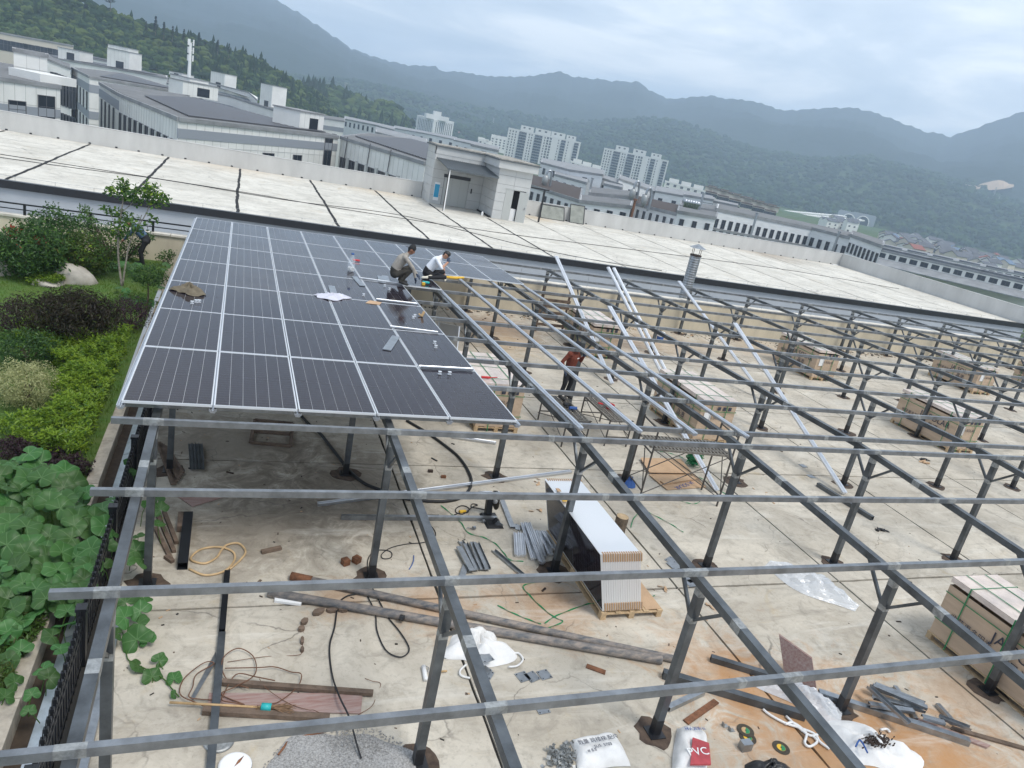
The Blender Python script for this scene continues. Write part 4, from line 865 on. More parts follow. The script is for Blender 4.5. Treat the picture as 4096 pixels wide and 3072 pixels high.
mid = [(1125, 300), (1224, 322), (1378, 325), (1597, 366), (1795, 410), (1995, 450), (2100, 464), (2164, 476), (2298, 495), (2448, 484), (2646, 476), (2746, 499), (2845, 534), (2945, 575), (3050, 612), (3249, 640), (3330, 640), (3447, 630), (3597, 663), (3796, 713), (3945, 750), (4096, 815)]
mp_ = [(-40, 1.2, 1950), (-10, 1.3, 1950)]+sky_px(mid, 1950)+[(60, .9, 1950), (80, .6, 1950)]
Hm = ridge('forest_hill', mp_, .62, 't_mid', 26, 260, 9, 190, 1.3, .9)
near = [(-40, 2.0, 480), (-20, 2.1, 500), (-14, 2.15, 520)]+sky_px([(278, -8, 520), (360, 25, 520), (448, 62, 520), (540, 98, 520), (622, 130, 520), (760, 160, 530), (895, 205, 540), (1000, 240, 550), (1100, 285, 560), (1180, 335, 580), (1240, 372, 600)], 520)+[(5.2, -.5, 620), (6.5, -2.2, 640)]
Hn = ridge('wooded_hillside', near, .82, 't_near', 22, 160, 1.4, 60, 1.5, .85)
spur = [(2.5, -1.5, 800)]+sky_px([(1230, 350, 800), (1300, 365, 800), (1373, 390, 800), (1440, 415, 800), (1497, 432, 800), (1562, 434, 800), (1600, 470, 800), (1625, 500, 800)], 800)+[(11.8, -2.2, 800)]
Hs = ridge('wooded_spur', spur, .85, 't_near', 14, 80, 1., 50, 1.5, .85)
# individual crowns, far too many to count: conifers and broadleaf clumps
def tree_mass(name, H, n, size, mats, label, tmin=.05, conif=.4, seed=1, rowcap=None):
    hh, rows, nx = H; rg = np.random.RandomState(seed); V = []; Fc = []; Mi = []
    ico = [(0, 0, 1)]+[(.89*math.cos(t), .89*math.sin(t), .45) for t in [i*1.2566 for i in range(5)]]+[(.89*math.cos(t), .89*math.sin(t), -.45) for t in [i*1.2566+.628 for i in range(5)]]
    icf = [(0, 1+i, 1+(i+1) % 5) for i in range(5)]+[f for i in range(5) for f in ((1+i, 6+i, 1+(i+1) % 5), (1+(i+1) % 5, 6+i, 6+(i+1) % 5))]
    for _ in range(n):
        j = rg.rand()*(rows-1.001)*(1-tmin)+(rows-1)*tmin; i = rg.rand()*(nx-1.001); j0, i0 = int(j), int(i); a, b = j-j0, i-i0
        P = [np.array(hh[j0+dj, i0+di]) for dj in (0, 1) for di in (0, 1)]
        p = (P[0]*(1-b)+P[1]*b)*(1-a)+(P[2]*(1-b)+P[3]*b)*a
        s = size*rg.uniform(.6, 1.35); k = len(V); mi = rg.randint(len(mats)); patch = math.sin(p[0]*.03+1)*math.cos(p[1]*.025)
        if rg.rand() < conif*(1.5 if patch > 0 else .35):
            h = s*rg.uniform(1.2, 1.9); w = s*.42; m6 = 6
            for lv, (z0, ww, z1) in enumerate(((.05, 1., .55), (.35, .72, .8), (.62, .45, 1.))):
                b0 = len(V); o = rg.rand()*6
                for q in range(m6): V.append((p[0]+w*ww*math.cos(o+q*1.047)*rg.uniform(.75, 1.2), p[1]+w*ww*math.sin(o+q*1.047)*rg.uniform(.75, 1.2), p[2]+h*z0))
                V.append((p[0], p[1], p[2]+h*z1))
                for q in range(m6): Fc.append((b0+q, b0+(q+1) % m6, b0+m6)); Mi.append(0)
        else:
            r3 = rg.uniform(.7, 1.2, 3)*s*.5
            for c in range(2):
                b0 = len(V); off = rg.uniform(-.35, .35, 3)*s; off[2] = abs(off[2])*.6
                for v in ico: V.append((p[0]+off[0]+v[0]*r3[0]*rg.uniform(.8, 1.2), p[1]+off[1]+v[1]*r3[1]*rg.uniform(.8, 1.2), p[2]+off[2]+s*.3+v[2]*r3[2]*.8))
                for f in icf: Fc.append(tuple(b0+q for q in f)); Mi.append(mi)
    me = bpy.data.meshes.new(name); me.from_pydata(V, [], Fc)
    for q in mats: me.materials.append(MT[q])
    me.polygons.foreach_set('material_index', Mi); me.update()
    return link(name, me, None, (0, 0, 0), label=label, cat='forest', kind='stuff')
mat('tr_dark', (.016, .036, .014), .95, var=.4, vscale=.08, spec=.1); mat('tr_mid', (.034, .062, .018), .95, var=.4, vscale=.08, spec=.1); mat('tr_light', (.065, .095, .026), .95, var=.35, vscale=.08, spec=.1)
tree_mass('hillside_wood', Hn, 9000, 4.3, ['tr_dark', 'tr_mid', 'tr_light'], 'dense mixed wood of conifers and bushes on the near left hillside', .02, .15, 1)
tree_mass('spur_wood', Hs, 1100, 9, ['tr_dark', 'tr_mid', 'tr_mid', 'tr_light'], 'leafy wood on the low spur behind the factories', .02, .2, 2)
tree_mass('hill_forest', Hm, 14000, 11, ['tr_dark', 'tr_dark', 'tr_mid'], 'hazy forest covering the long hill beyond the towers', .0, .0, 4)
def pine(p, h, label, group=None, lone=False):
    t = thing('pine_tree', p, label, 'tree', group); x, y, z = p
    MB().tube([(x, y, z-1), (x+.1, y, z+h*.5), (x, y, z+h)], [h*.022, h*.016, h*.004], 6).build('trunk', 'bark', t)
    m = MB(); rg = random.Random(int(x*7)); n = 150
    for i in range(n):
        f = rg.random(); zz = z+h*((.55+.45*f) if lone else (.12+.88*f)); w = (h*.24*(1-f**3*.7) if lone else h*.19*(1-f)+.15)*rg.uniform(.3, 1.1); a = rg.uniform(0, 6.3)
        c = Vector((x+math.cos(a)*w, y+math.sin(a)*w, zz)); s = h*.055*rg.uniform(.6, 1.3); d = Vector((math.cos(a), math.sin(a), -.25 if not lone else .1)); e = Vector((-math.sin(a), math.cos(a), 0))
        m.poly([c-d*s-e*s*.8, c+d*s*1.2-e*s*.3, c+d*s*1.2+e*s*.5, c-d*s+e*s*.8+Vector((0, 0, s*.5))])
    m.build('crown', 'tr_dark', t)
q = pd((441, 52), 515); qt = pd((438, -6), 515); pine(tuple(q), qt.z-q.z+2, 'lone umbrella shaped tree on the skyline of the left hill', None, True)
for i, (x, y0, y1, lb) in enumerate(((622, 130, 66, 'tallest dark conifer on the skyline of the left hill'), (655, 140, 88, 'dark conifer just right of the tallest one on the hill skyline'), (585, 118, 85, 'dark conifer just left of the tallest one on the hill skyline'), (690, 150, 105, 'dark conifer third right along the hill skyline'), (735, 160, 118, 'dark conifer above the telecom mast on the hill skyline'), (795, 180, 130, 'dark conifer right of the mast on the hill skyline'), (870, 205, 160, 'slim dark conifer on the descending hill skyline'), (915, 215, 175, 'dark conifer low on the descending hill skyline'), (345, 150, 15, 'large dark cedar standing alone on the open left slope'))):
    a, b = pd((x, y0), 505), pd((x, y1), 505); pine((a.x, a.y, a.z-1), b.z-a.z+1, lb, 'conifers on the left hill')
mat('earth', (.46, .34, .23), .95, var=.2, vscale=.02)
UP = [(3852, 736), (3880, 740), (3905, 741), (3940, 731), (3970, 724), (3995, 720), (4015, 724), (4038, 736), (4055, 738)]; LO = [(3856, 742), (3882, 748), (3904, 760), (3938, 760), (3968, 760), (3995, 758), (4015, 756), (4038, 752), (4056, 748)]
m = MB(); A_ = [pd(q, 1900) for q in UP]; B__ = [pd(q, 1850) for q in LO]; C_ = [p+Vector((p.x, p.y, 0)).normalized()*120-Vector((0, 0, 40)) for p in A_]
for i in range(len(UP)-1): m.poly([B__[i], B__[i+1], A_[i+1], A_[i]]); m.poly([A_[i], A_[i+1], C_[i+1], C_[i]])
m.build('bare_earth_slope', 'earth', loc=(0, 0, 0), kind='structure')
# village houses
def house(p, w, d, h, ang, roof, label, group, wallm='plaster'):
    t = thing('village_house', tuple(p), label, 'house', group); M = Matrix.Translation(p) @ Matrix.Rotation(ang, 4, 'Z')
    MB().box(-w/2, w/2, -d/2, d/2, 0, h).hexa([(-w/2, -d/2, h), (w/2, -d/2, h), (w/2, d/2, h), (-w/2, d/2, h)], [(-w/2, -.05, h+d*.26), (w/2, -.05, h+d*.26), (w/2, .05, h+d*.26), (-w/2, .05, h+d*.26)]).xf(M).build('wall', wallm, t)
    m = MB()
    for s in (-1, 1): m.hexa([(-w/2-.4, s*(d/2+.5), h-.15), (w/2+.4, s*(d/2+.5), h-.15), (w/2+.4, 0, h+d*.27), (-w/2-.4, 0, h+d*.27)], [(-w/2-.4, s*(d/2+.5), h+.1), (w/2+.4, s*(d/2+.5), h+.1), (w/2+.4, 0, h+d*.27+.3), (-w/2-.4, 0, h+d*.27+.3)])
    m.xf(M).build('roof', roof, t)
    for k in range(2):
        for zz in (1.2, h*.55): MB().box(-.9, .9, -d/2-.06, -d/2+.02, zz, zz+1.5).xf(M @ Matrix.Translation((w*(.25 if k else -.25), 0, 0))).build('window', 'winglass', t)
rv = random.Random(11)
VH = []
def vill(n, box, lbl, grp, sz=1., sep=9):
    for _ in range(n*40):
        if n <= 0: return
        u, v = rv.random(), rv.uniform(-1, 1); x = box[0]+(box[2]-box[0])*u; y = box[1]+(box[3]-box[1])*u+v*box[4]
        p = fl(*px('c4', x, y), ZG)
        if any((p-q).length < sep*sz for q in VH): continue
        VH.append(p); n -= 1
        rf_, wl_ = rv.choice(['rooftile']*11+['roofblue', 'roofred']), rv.choice(['plaster', 'plaster', 'beigefar'])
        lb = '%s house with %s roof in the %s, %s third' % ({'plaster': 'white', 'beigefar': 'cream'}[wl_], {'rooftile': 'dark grey', 'roofblue': 'blue', 'roofred': 'red'}[rf_], lbl, ['left', 'middle', 'right'][min(2, int(u*3))])
        house(p, rv.uniform(9, 14)*sz, rv.uniform(7, 9)*sz, rv.uniform(7, 10.5)*sz, rv.uniform(-.6, .9), rf_, lb, grp, wl_)
vill(80, (1050, 1375, 1930, 1590, 55), 'village behind the long sheds', 'village houses behind the sheds')
vill(14, (1950, 1600, 2260, 1660, 26), 'village at the right edge', 'village houses at the right edge')
vill(10, (560, 1215, 850, 1270, 16), 'cluster below the viaduct', 'houses below the viaduct')
vill(26, (-2400, 480, -1300+0, 560, 30), 'distant village beside the office tower', 'distant village houses', 1.3)
# viaduct with two tunnel mouths
va, vb_, vD = pd(px('c4', 290, 1128), 1080), pd(px('c4', 900, 1180), 1180), None
vi = thing('viaduct', tuple((va+vb_)/2-Vector((0, 0, 18))), 'pale concrete road viaduct leading to the tunnel mouths', 'viaduct')
for off in (0, 22):
    a, b = va+Vector((-off*.6, off, 2)), vb_+Vector((-off*.6, off, 2)); MB().bar(a, b, 9, 1.8).build('deck', 'plaster', vi)
    for k in range(9): p = a.lerp(b, (k+.5)/9); MB().box(p.x-1.2, p.x+1.2, p.y-1.2, p.y+1.2, ZG-1, p.z-.9).build('pier', 'plaster', vi)
tp = thing('tunnel_portal', tuple(pd(px('c4', 840, 1165), 1200)), 'grey stone tunnel portal wall with two arched mouths under the forest hill', 'tunnel portal')
for k, (x, y) in enumerate(((790, 1160), (905, 1178))):
    p = pd(px('c4', x, y), 1195); n = Vector((-p.y, p.x, 0)).normalized(); ang = math.atan2(-p.x, p.y); M = Matrix.Translation((p.x, p.y, p.z-5)) @ Matrix.Rotation(ang, 4, 'Z')
    pts = [(math.cos(t)*8, math.sin(t)*8+4) for t in [math.pi*i/10 for i in range(11)]]
    m = MB(); out = [(16, 0), (16, 16), (-16, 16), (-16, 0)]; L_ = [(8, 0)]+pts+[(-8, 0)]
    big = [(16, 0)]+[(max(-16, min(16, math.cos(t)*24)), min(16, max(0, math.sin(t)*24))) for t in [math.pi*i/10 for i in range(11)]]+[(-16, 0)]
    for i in range(len(L_)-1): m.poly([(L_[i][0], 0, L_[i][1]), (big[i][0], 0, big[i][1]), (big[i+1][0], 0, big[i+1][1]), (L_[i+1][0], 0, L_[i+1][1])])
    m.xf(M).build('portal_wall', 'bandgrey', tp)
    m = MB().poly([(x_, 1.5, z_) for x_, z_ in L_]); m.xf(M).build('tunnel_mouth', 'winglass', tp)
    m = MB().tube([(x_*1.06, -.3, z_*1.03) for x_, z_ in L_], .7, 6); m.xf(M).build('arch_ring', 'plaster', tp)
def pylon(p, h, lb):
    t = thing('power_pylon', tuple(p), lb, 'pylon'); m = MB(); x, y, z = p
    for sx in (-1, 1):
        for sy in (-1, 1): m.bar((x+sx*h*.09, y+sy*h*.09, z), (x, y, z+h), .35, .35)
    for k in range(6): zz = z+h*k/7; w = h*.09*(1-k/7); m.bar((x-w, y-w, zz), (x+w, y-w, zz+h/7), .25, .25); m.bar((x+w, y-w, zz), (x-w, y-w, zz+h/7), .25, .25)
    m.build('lattice', 'zinc', t)
    for k in (.72, .83, .94): MB().bar((x-h*.13, y, z+h*k), (x+h*.13, y, z+h*k), .4, .4).build('cross_arm', 'zinc', t)
for (x, y, x2, y2, D, lb) in ((3968, 795, 3975, 745, 1750, 'pale lattice power pylon on the right slope, higher one'), (3988, 815, 3996, 785, 1700, 'pale lattice power pylon on the right slope, lower one'), (1378, 388, 1380, 328, 1000, 'lattice mast on the low wooded spur'), (1970, 505, 1974, 470, 1600, 'thin pale chimney mast left of the towers')):
    a, b = pd((x, y), D), pd((x2, y2), D); pylon(a, b.z-a.z, lb)
# haze
mh = bpy.data.materials.new('haze'); mh.use_nodes = True; N = mh.node_tree.nodes; N.clear(); o_ = N.new('ShaderNodeOutputMaterial'); pv = N.new('ShaderNodeVolumePrincipled')
ninp(pv, 'Color', (.66, .81, 1., 1)); ninp(pv, 'Density', 3.5e-4); ninp(pv, 'Anisotropy', .15); mh.node_tree.links.new(pv.outputs[0], o_.inputs['Volume']); MT['haze'] = mh
MB().box(-5300, 5300, -900, 5300, ZG-6, 415).build('haze', 'haze', loc=(0, 0, 0), kind='stuff', label='pale blue haze filling the valley air', cat='haze')
# ------------------------------------------------------------------ pallets, cartons, panel stack
board = {}
def pallet(root, x0, x1, y0, y1):
    W_, L_ = x1-x0, y1-y0
    for i in range(5): x = x0+(W_-.1)*i/4; MB().box(x, x+.1, y0, y1, .112, .132).build('deck_board', 'wood', root)
    for j in range(3): y = y0+(L_-.1)*j/2; MB().box(x0+.002, x1-.002, y, y+.1, .094, .1115).build('cross_board', 'wood', root)
    for i in range(3):
        for j in range(3): x, y = x0+(W_-.1)*i/2, y0+(L_-.1)*j/2; MB().box(x+.004, x+.096, y+.004, y+.096, .012, .0935).build('block', 'wood', root)
    for i in range(3): x = x0+(W_-.1)*i/2; MB().box(x, x+.1, y0, y1, 0, .0115).build('runner', 'wood', root)
FACE_L = Matrix(((0, 0, -1, 0), (-1, 0, 0, 0), (0, 1, 0, 0), (0, 0, 0, 1)))
FACE_F = Matrix(((1, 0, 0, 0), (0, 0, -1, 0), (0, 1, 0, 0), (0, 0, 0, 1)))
TXT = {}
def txt(s, size, m): 
    if (s, size, m) not in TXT: TXT[s, size, m] = text_mesh(s, size, m)
    return TXT[s, size, m]
def put(root, me, M, name='lettering'):
    o = link(name, me, root); o.matrix_local = Matrix.Translation(-Vector(root['_o'])) @ M; return o
def carton(x0, x1, y0, y1, h, label, seed=0):
    rg = random.Random(seed); t = thing('carton_pallet', ((x0+x1)/2, (y0+y1)/2, 0), label, 'carton', 'cartons of panels on pallets')
    pallet(t, x0, x1, y0, y1); a, b, c, d = x0+.02, x1-.02, y0+.02, y1-.02; zt = .132+h
    m = MB(); nz, ny = 6, 14                  # side walls bulge a little under the wrap
    def P(x, y, z, nx_, ny_): k = .006*math.sin(y*9+z*7+seed)+.004*math.sin(y*23+z*31+x*17); return (x+nx_*k, y+ny_*k, z)
    def wall_(p, q, n):
        b0 = len(m.V)
        for j in range(nz+1):
            for i in range(ny+1): f = i/ny; e = 0 if i in (0, ny) or j in (0, nz) else 1; m.V.append(P(p[0]+(q[0]-p[0])*f, p[1]+(q[1]-p[1])*f, .133+(h-.16)*j/nz, n[0]*e, n[1]*e))
        for j in range(nz):
            for i in range(ny): k = b0+j*(ny+1)+i; m.f(k, k+1, k+ny+2, k+ny+1)
    wall_((a, c), (b, c), (0, -1)); wall_((b, c), (b, d), (1, 0)); wall_((b, d), (a, d), (0, 1)); wall_((a, d), (a, c), (-1, 0)); m.poly([(a, c, .133), (a, d, .133), (b, d, .133), (b, c, .133)])
    m.build('carton_body', 'carton', t, smooth=True)
    m = MB(); n1, n2 = 5, 10; a2, b2_, c2, d2 = a-.008, b+.008, c-.008, d+.008
    for j in range(n2+1):
        for i in range(n1+1): e = 1 if 0 < i < n1 and 0 < j < n2 else 0; m.V.append((a2+(b2_-a2)*i/n1, c2+(d2-c2)*j/n2, zt-.002+e*rg.uniform(-.012, .008)))
    for j in range(n2):
        for i in range(n1): k = j*(n1+1)+i; m.f(k, k+1, k+n1+2, k+n1+1)
    m.hexa([(a2, c2, zt-.10), (b2_, c2, zt-.10), (b2_, d2, zt-.10), (a2, d2, zt-.10)], [(a2, c2, zt-.004), (b2_, c2, zt-.004), (b2_, d2, zt-.004), (a2, d2, zt-.004)]); m.build('carton_lid', 'cartontop', t)
    def loop_y(y): MB().box(a2-.012, b2_+.012, y, y+.016, zt+.006, zt+.009).box(a2-.015, a2-.012, y, y+.022, .02, zt+.009).box(b2_+.012, b2_+.015, y, y+.022, .02, zt+.009).build('strap', 'greenstrap', t)
    for f in (.14, .5, .84): loop_y(c+(d-c)*f)
    for z in (.42, .95): MB().box(a2-.012, b2_+.012, c2-.015, c2-.012, z, z+.016).box(a2-.0155, a2-.0125, c2-.012, d2, z, z+.016).box(b2_+.0125, b2_+.0155, c2-.012, d2, z, z+.016).build('strap', 'greenstrap', t)
    MB().box(a+.3, a+.322, c2-.016, c2-.0125, .02, zt).box(a+.3, a+.322, c2, d2, zt+.010, zt+.013).build('strap', 'greenstrap', t)
    MB().box(b-.32, b-.298, c2-.016, c2-.0125, .02, zt).box(b-.32, b-.298, c2, d2, zt+.010, zt+.013).build('strap', 'greenstrap', t)
    X = a-.022; ym = (c+d)/2
    put(t, txt('JA SOLAR', .27, 'ink'), Matrix.Translation((X, ym-.35, .78)) @ FACE_L); put(t, txt('晶澳', .2, 'ink'), Matrix.Translation((X, ym-.35, .52)) @ FACE_L)
    put(t, txt('收获更多阳光', .13, 'ink'), Matrix.Translation((X, d-.62, .62)) @ FACE_L); put(t, txt('Harvest the Sunshine', .085, 'ink'), Matrix.Translation((X, d-.62, .48)) @ FACE_L)
    put(t, txt('JA SOLAR', .13, 'ink'), Matrix.Translation(((a+b)/2, c-.022, .78)) @ FACE_F)
    MB().box(a+.12, a+.34, c-.024, c-.020, .62, .92).build('shipping_label', 'paper', t)
    for i in range(3): MB().box(a+.5+i*.17, a+.6+i*.17, c-.023, c-.020, 1.0, 1.1).build('printed_symbol', 'ink', t)
    return t
carton(11.78, 12.90, 4.95, 7.32, 1.12, 'brown strapped carton of panels on a pallet at the lower right edge', 1)
carton(21.60, 22.74, 15.16, 17.52, 1.12, 'brown strapped carton on a pallet, nearest of the three in the right background', 2)
carton(21.50, 22.64, 21.48, 23.84, 1.12, 'brown carton on a pallet before the beige wall, left of the far pair', 3)
carton(30.58, 31.72, 21.48, 23.84, 1.12, 'brown carton on a pallet before the beige wall, right of the far pair', 4)
carton(36.50, 37.64, 21.7, 24.06, 1.12, 'brown carton on a pallet at the far right edge by the wall', 5)
carton(11.76, 12.86, 21.85, 24.15, 1.12, 'brown carton on a pallet behind the worker in red, next to wooden crate slats', 6)
carton(11.76, 12.90, 15.0, 17.34, 1.15, 'large wrapped carton on a pallet in the middle of the frame behind the scaffolds', 7)
carton(5.65, 6.78, 15.18, 17.5, 1.12, 'brown carton on a pallet just right of the panel array', 8)
# leaning stack of unpacked panels
sp_ = thing('wooden_pallet', (6.3, 9.4, 0), 'wooden pallet under the leaning stack of unpacked panels', 'pallet'); pallet(sp_, 5.74, 6.86, 8.22, 10.62)
tl = .285; u = Vector((-math.sin(tl), 0, math.cos(tl))); nz_ = Vector((-math.cos(tl), 0, -math.sin(tl))); RM = Matrix(((u.x, 0, nz_.x), (u.y, 1, nz_.y), (u.z, 0, nz_.z)))
cp_m = MB().box(-.075, .075, -.012, .05, 0, .022).mesh('corner_protector', 'cardboard'); NS = 17
for i in range(NS):
    bx = 5.795+.0415*i; c = Vector((bx, 8.25, .142))+u*(w_/2)+Vector((0, 0, .011))
    t = panel(tuple(c), RM.to_euler(), 'solar panel standing in the leaning stack on the pallet, %s from the left' % ordn(i), 'panels in the leaning stack')
    for sx in (-1, 1): link('corner_protector', cp_m, t, (sx*(w_/2-.072), 0, -.024))
    link('corner_protector', cp_m, t, (w_/2-.072, l_-.04, -.024))
MB().box(6.55, 6.84, 8.25, 9.6, .1335, .14).build('cardboard_sheet', 'cardboard', label='cardboard sheet on the pallet beside the panel stack', cat='cardboard')
for i, (x, y, w, h_, m_) in enumerate(((470, 520, .07, .05, 'cardboard'), (520, 605, .12, .05, 'yellow'), (515, 595, .09, .03, 'red'))): q = F('r3', x, y, 1.235); MB().box(q.x-w/2, q.x+w/2, q.y-.05, q.y+.05, 1.225+.012*i, 1.235+.012*i).build('paper_scrap', m_, label=['crumpled brown scrap on top of the panel stack', 'yellow packet on top of the panel stack', 'red strip of packaging on top of the panel stack'][i], cat='scrap')
# one loose panel under the frame
q = fl(1761, 1218, 1.12); t = panel((q.x, q.y-.28, .01+.02), (R(90), R(-76), R(90)), 'solar panel standing tilted on the floor under the array edge', None)
# ------------------------------------------------------------------ loose rails leaning over the purlins
def lean(B, C, T, dbl, lbl):
    for k in range(dbl):
        o = Vector((.22*k, 0, .002*k)); d = (C-B).normalized(); tpx = ray(*T).normalized(); w0 = CO-B; bq = d.dot(tpx); tt = (d.dot(w0)-bq*tpx.dot(w0))/(1-bq*bq); E = B+d*abs(tt)
        MB().profile(tuple(B+o), tuple(E+o), [(x*1.4, y*1.2) for x, y in RPRO]).build('loose_rail', 'aluwhite', label=lbl[k], cat='rail', group='loose rails leaning on the frame')
K = 700/2212.
kk = dict(k1=(2050, 950), k2=(2700, 1000), k3=(3396, 1150), k4=(2250, 1350), k5=(2850, 1350))
def kp(n, x, y): o = kk[n]; return o[0]+x*K, o[1]+y*K
def onp(p, Y): q = ay(*p, Y); q.z = pz(Y)+.03; return q
lean(F('c7', 895, 1180, .03), onp(kp('k1', 700, 600), 22.79), px('c7', 470, 145), 1, ['loose bright rail leaning steeply through the frame, leftmost of the leaning ones'])
lean(fl(*kp('k4', 1330, 640), .03), onp(kp('k1', 1400, 800), 21.26), px('c7', 885, 230), 2, ['loose bright rail leaning through the frame, left of the parallel pair', 'loose bright rail leaning through the frame, right of the parallel pair'])
lean(F('r3', 1735, 535, .03), onp(kp('k1', 1310, 1080), 17.95), px('c7', 873, 562), 1, ['loose bright rail leaning from the cardboard sheets up through the frame'])
lean(fl(*kp('k5', 668, 795), .03), onp(kp('k2', 190, 740), 22.79), px('c7', 1402, 380), 1, ['loose bright rail leaning in front of the vent stack'])
lean(F('r4', 755, 555, .03), onp(kp('k2', 830, 1085), 17.95), px('c7', 1858, 712), 1, ['loose bright rail leaning through the frame, rightmost of the leaning ones'])
# ------------------------------------------------------------------ scaffolds
mat('scafsteel', (.12, .11, .10), .6, .6, var=.4, vscale=8); mat('meshsteel', (.24, .22, .19), .6, .5, var=.5, vscale=20)
def scaffold(cx, cy, L_, W_, h, top, ang, label, axis='y'):
    t = thing('scaffold', (cx, cy, 0), label, 'scaffold', 'tube scaffolds', None); M = Matrix.Translation((cx, cy, 0)) @ Matrix.Rotation(ang, 4, 'Z'); g = lambda m, n, ma: m.xf(M).build(n, ma, t)
    for sx in (-1, 1):
        for sy in (-1, 1): g(MB().tube([(sx*L_/2, sy*W_/2, 0), (sx*L_/2, sy*W_/2, top)], .021, 8), 'upright', 'scafsteel')
        for z in (.25, h-.12, top-.04): g(MB().tube([(sx*L_/2, -W_/2, z), (sx*L_/2, W_/2, z)], .018, 8), 'rung', 'scafsteel')
        g(MB().tube([(sx*L_/2, -W_/2, .3), (sx*L_/2, 0, h-.15)], .012, 6), 'rung', 'scafsteel')
    for sy in (-1, 1):
        g(MB().tube([(-L_/2, sy*(W_/2+.02), .2), (L_/2, sy*(W_/2+.02), h)], .011, 6), 'cross_brace', 'scafsteel'); g(MB().tube([(L_/2, sy*(W_/2+.04), .2), (-L_/2, sy*(W_/2+.04), h)], .011, 6), 'cross_brace', 'scafsteel')
    n = 4; w = W_/n
    for i in range(n):
        y0 = -W_/2+i*w+.012; m = MB().box(-L_/2, L_/2, y0, y0+.02, h-.05, h).box(-L_/2, L_/2, y0+w-.045, y0+w-.025, h-.05, h)
        k = int(L_/.085)
        for j in range(k): x = -L_/2+(j+.2)*L_/k; m.box(x, x+.035, y0+.02, y0+w-.045, h-.012, h-.002)
        g(m, 'plank', 'meshsteel')
scaffold(8.0, 15.3, 1.6, .62, .7, .72, R(90), 'low tube scaffold under the worker in red')
scaffold(9.25, 15.42, 1.55, .62, .7, .72, R(90), 'low tube scaffold carrying a red ladle')
scaffold(9.45, 12.2, 1.9, .74, 1.25, 1.72, R(-6), 'taller tube scaffold above the flattened cardboard')
q = F('c7', 880, 1375, .7); t = thing('ladle', (q.x, q.y, .7), 'red plastic ladle lying on the low scaffold', 'ladle')
MB().lathe([(.09, 0), (.12, .10), (.125, .11), (.11, .10), (.085, .015)], (q.x, q.y, .702), 14).build('bowl', 'red', t); MB().tube([(q.x-.11, q.y, .80), (q.x-.33, q.y+.05, .81)], [.018, .024], 8).build('handle', 'red', t)
for i, (x, y, m_, lb) in enumerate(((545, 1355, 'blackplastic', 'black tool on the scaffold at the worker\'s feet'), (590, 1385, 'blue', 'dark blue tool on the scaffold at the worker\'s feet'))):
    q = F('c7', x, y, .72); t = thing('power_tool', (q.x, q.y, .7), lb, 'tool'); MB().tube([(q.x-.12, q.y, .76), (q.x+.08, q.y, .76)], .045, 8).build('tool_body', m_, t); MB().tube([(q.x-.04, q.y, .75), (q.x-.06, q.y-.1, .72)], .028, 6).build('grip', 'blackplastic', t)
# ------------------------------------------------------------------ people
def fuse(caps, vox, name, mats):
    """caps: (p, q, r1, r2, material index, squash) -> one continuous skin"""
    m = MB()
    for p, q, r1, r2, mi, *sq in caps:
        p, q = Vector(p), Vector(q); L_ = (q-p).length; d = (q-p)/L_ if L_ > 1e-5 else Vector((0, 0, 1)); n = 6
        path = [p-d*r1*math.cos(t) for t in (.25, .8)]+[p, p.lerp(q, .5), q]+[q+d*r2*math.cos(t) for t in (.8, .25)]
        rad = [r1*math.sin(.25), r1*math.sin(.8), r1, (r1+r2)/2, r2, r2*math.sin(.8), r2*math.sin(.25)]
        m.tube(path, rad, 12)
    me = m.mesh(name, mats[0]); o = bpy.data.objects.new('tmp', me); COL.objects.link(o)
    md = o.modifiers.new('r', 'REMESH'); md.mode = 'VOXEL'; md.voxel_size = vox; md.use_smooth_shade = True
    sm = o.modifiers.new('s', 'SMOOTH'); sm.factor = .5; sm.iterations = 5
    dg = bpy.context.evaluated_depsgraph_get(); out = bpy.data.meshes.new_from_object(o.evaluated_get(dg)); bpy.data.objects.remove(o)
    out.name = name; out.materials.clear()
    for x in mats: out.materials.append(MT[x])
    n = len(out.polygons); C = np.empty(n*3); out.polygons.foreach_get('center', C); C = C.reshape(-1, 3); best = np.full(n, 1e9); idx = np.zeros(n, int)
    for p, q, r1, r2, mi, *sq in caps:
        p, q = np.array(p, float), np.array(q, float); d = q-p; L2 = max(d@d, 1e-9); t = np.clip(((C-p)@d)/L2, 0, 1); dist = np.linalg.norm(C-(p+t[:, None]*d), axis=1)-(r1+(r2-r1)*t)
        k = dist < best; best[k] = dist[k]; idx[k] = mi
    out.polygons.foreach_set('material_index', idx.tolist()); out.polygons.foreach_set('use_smooth', [True]*n); out.update(); return out
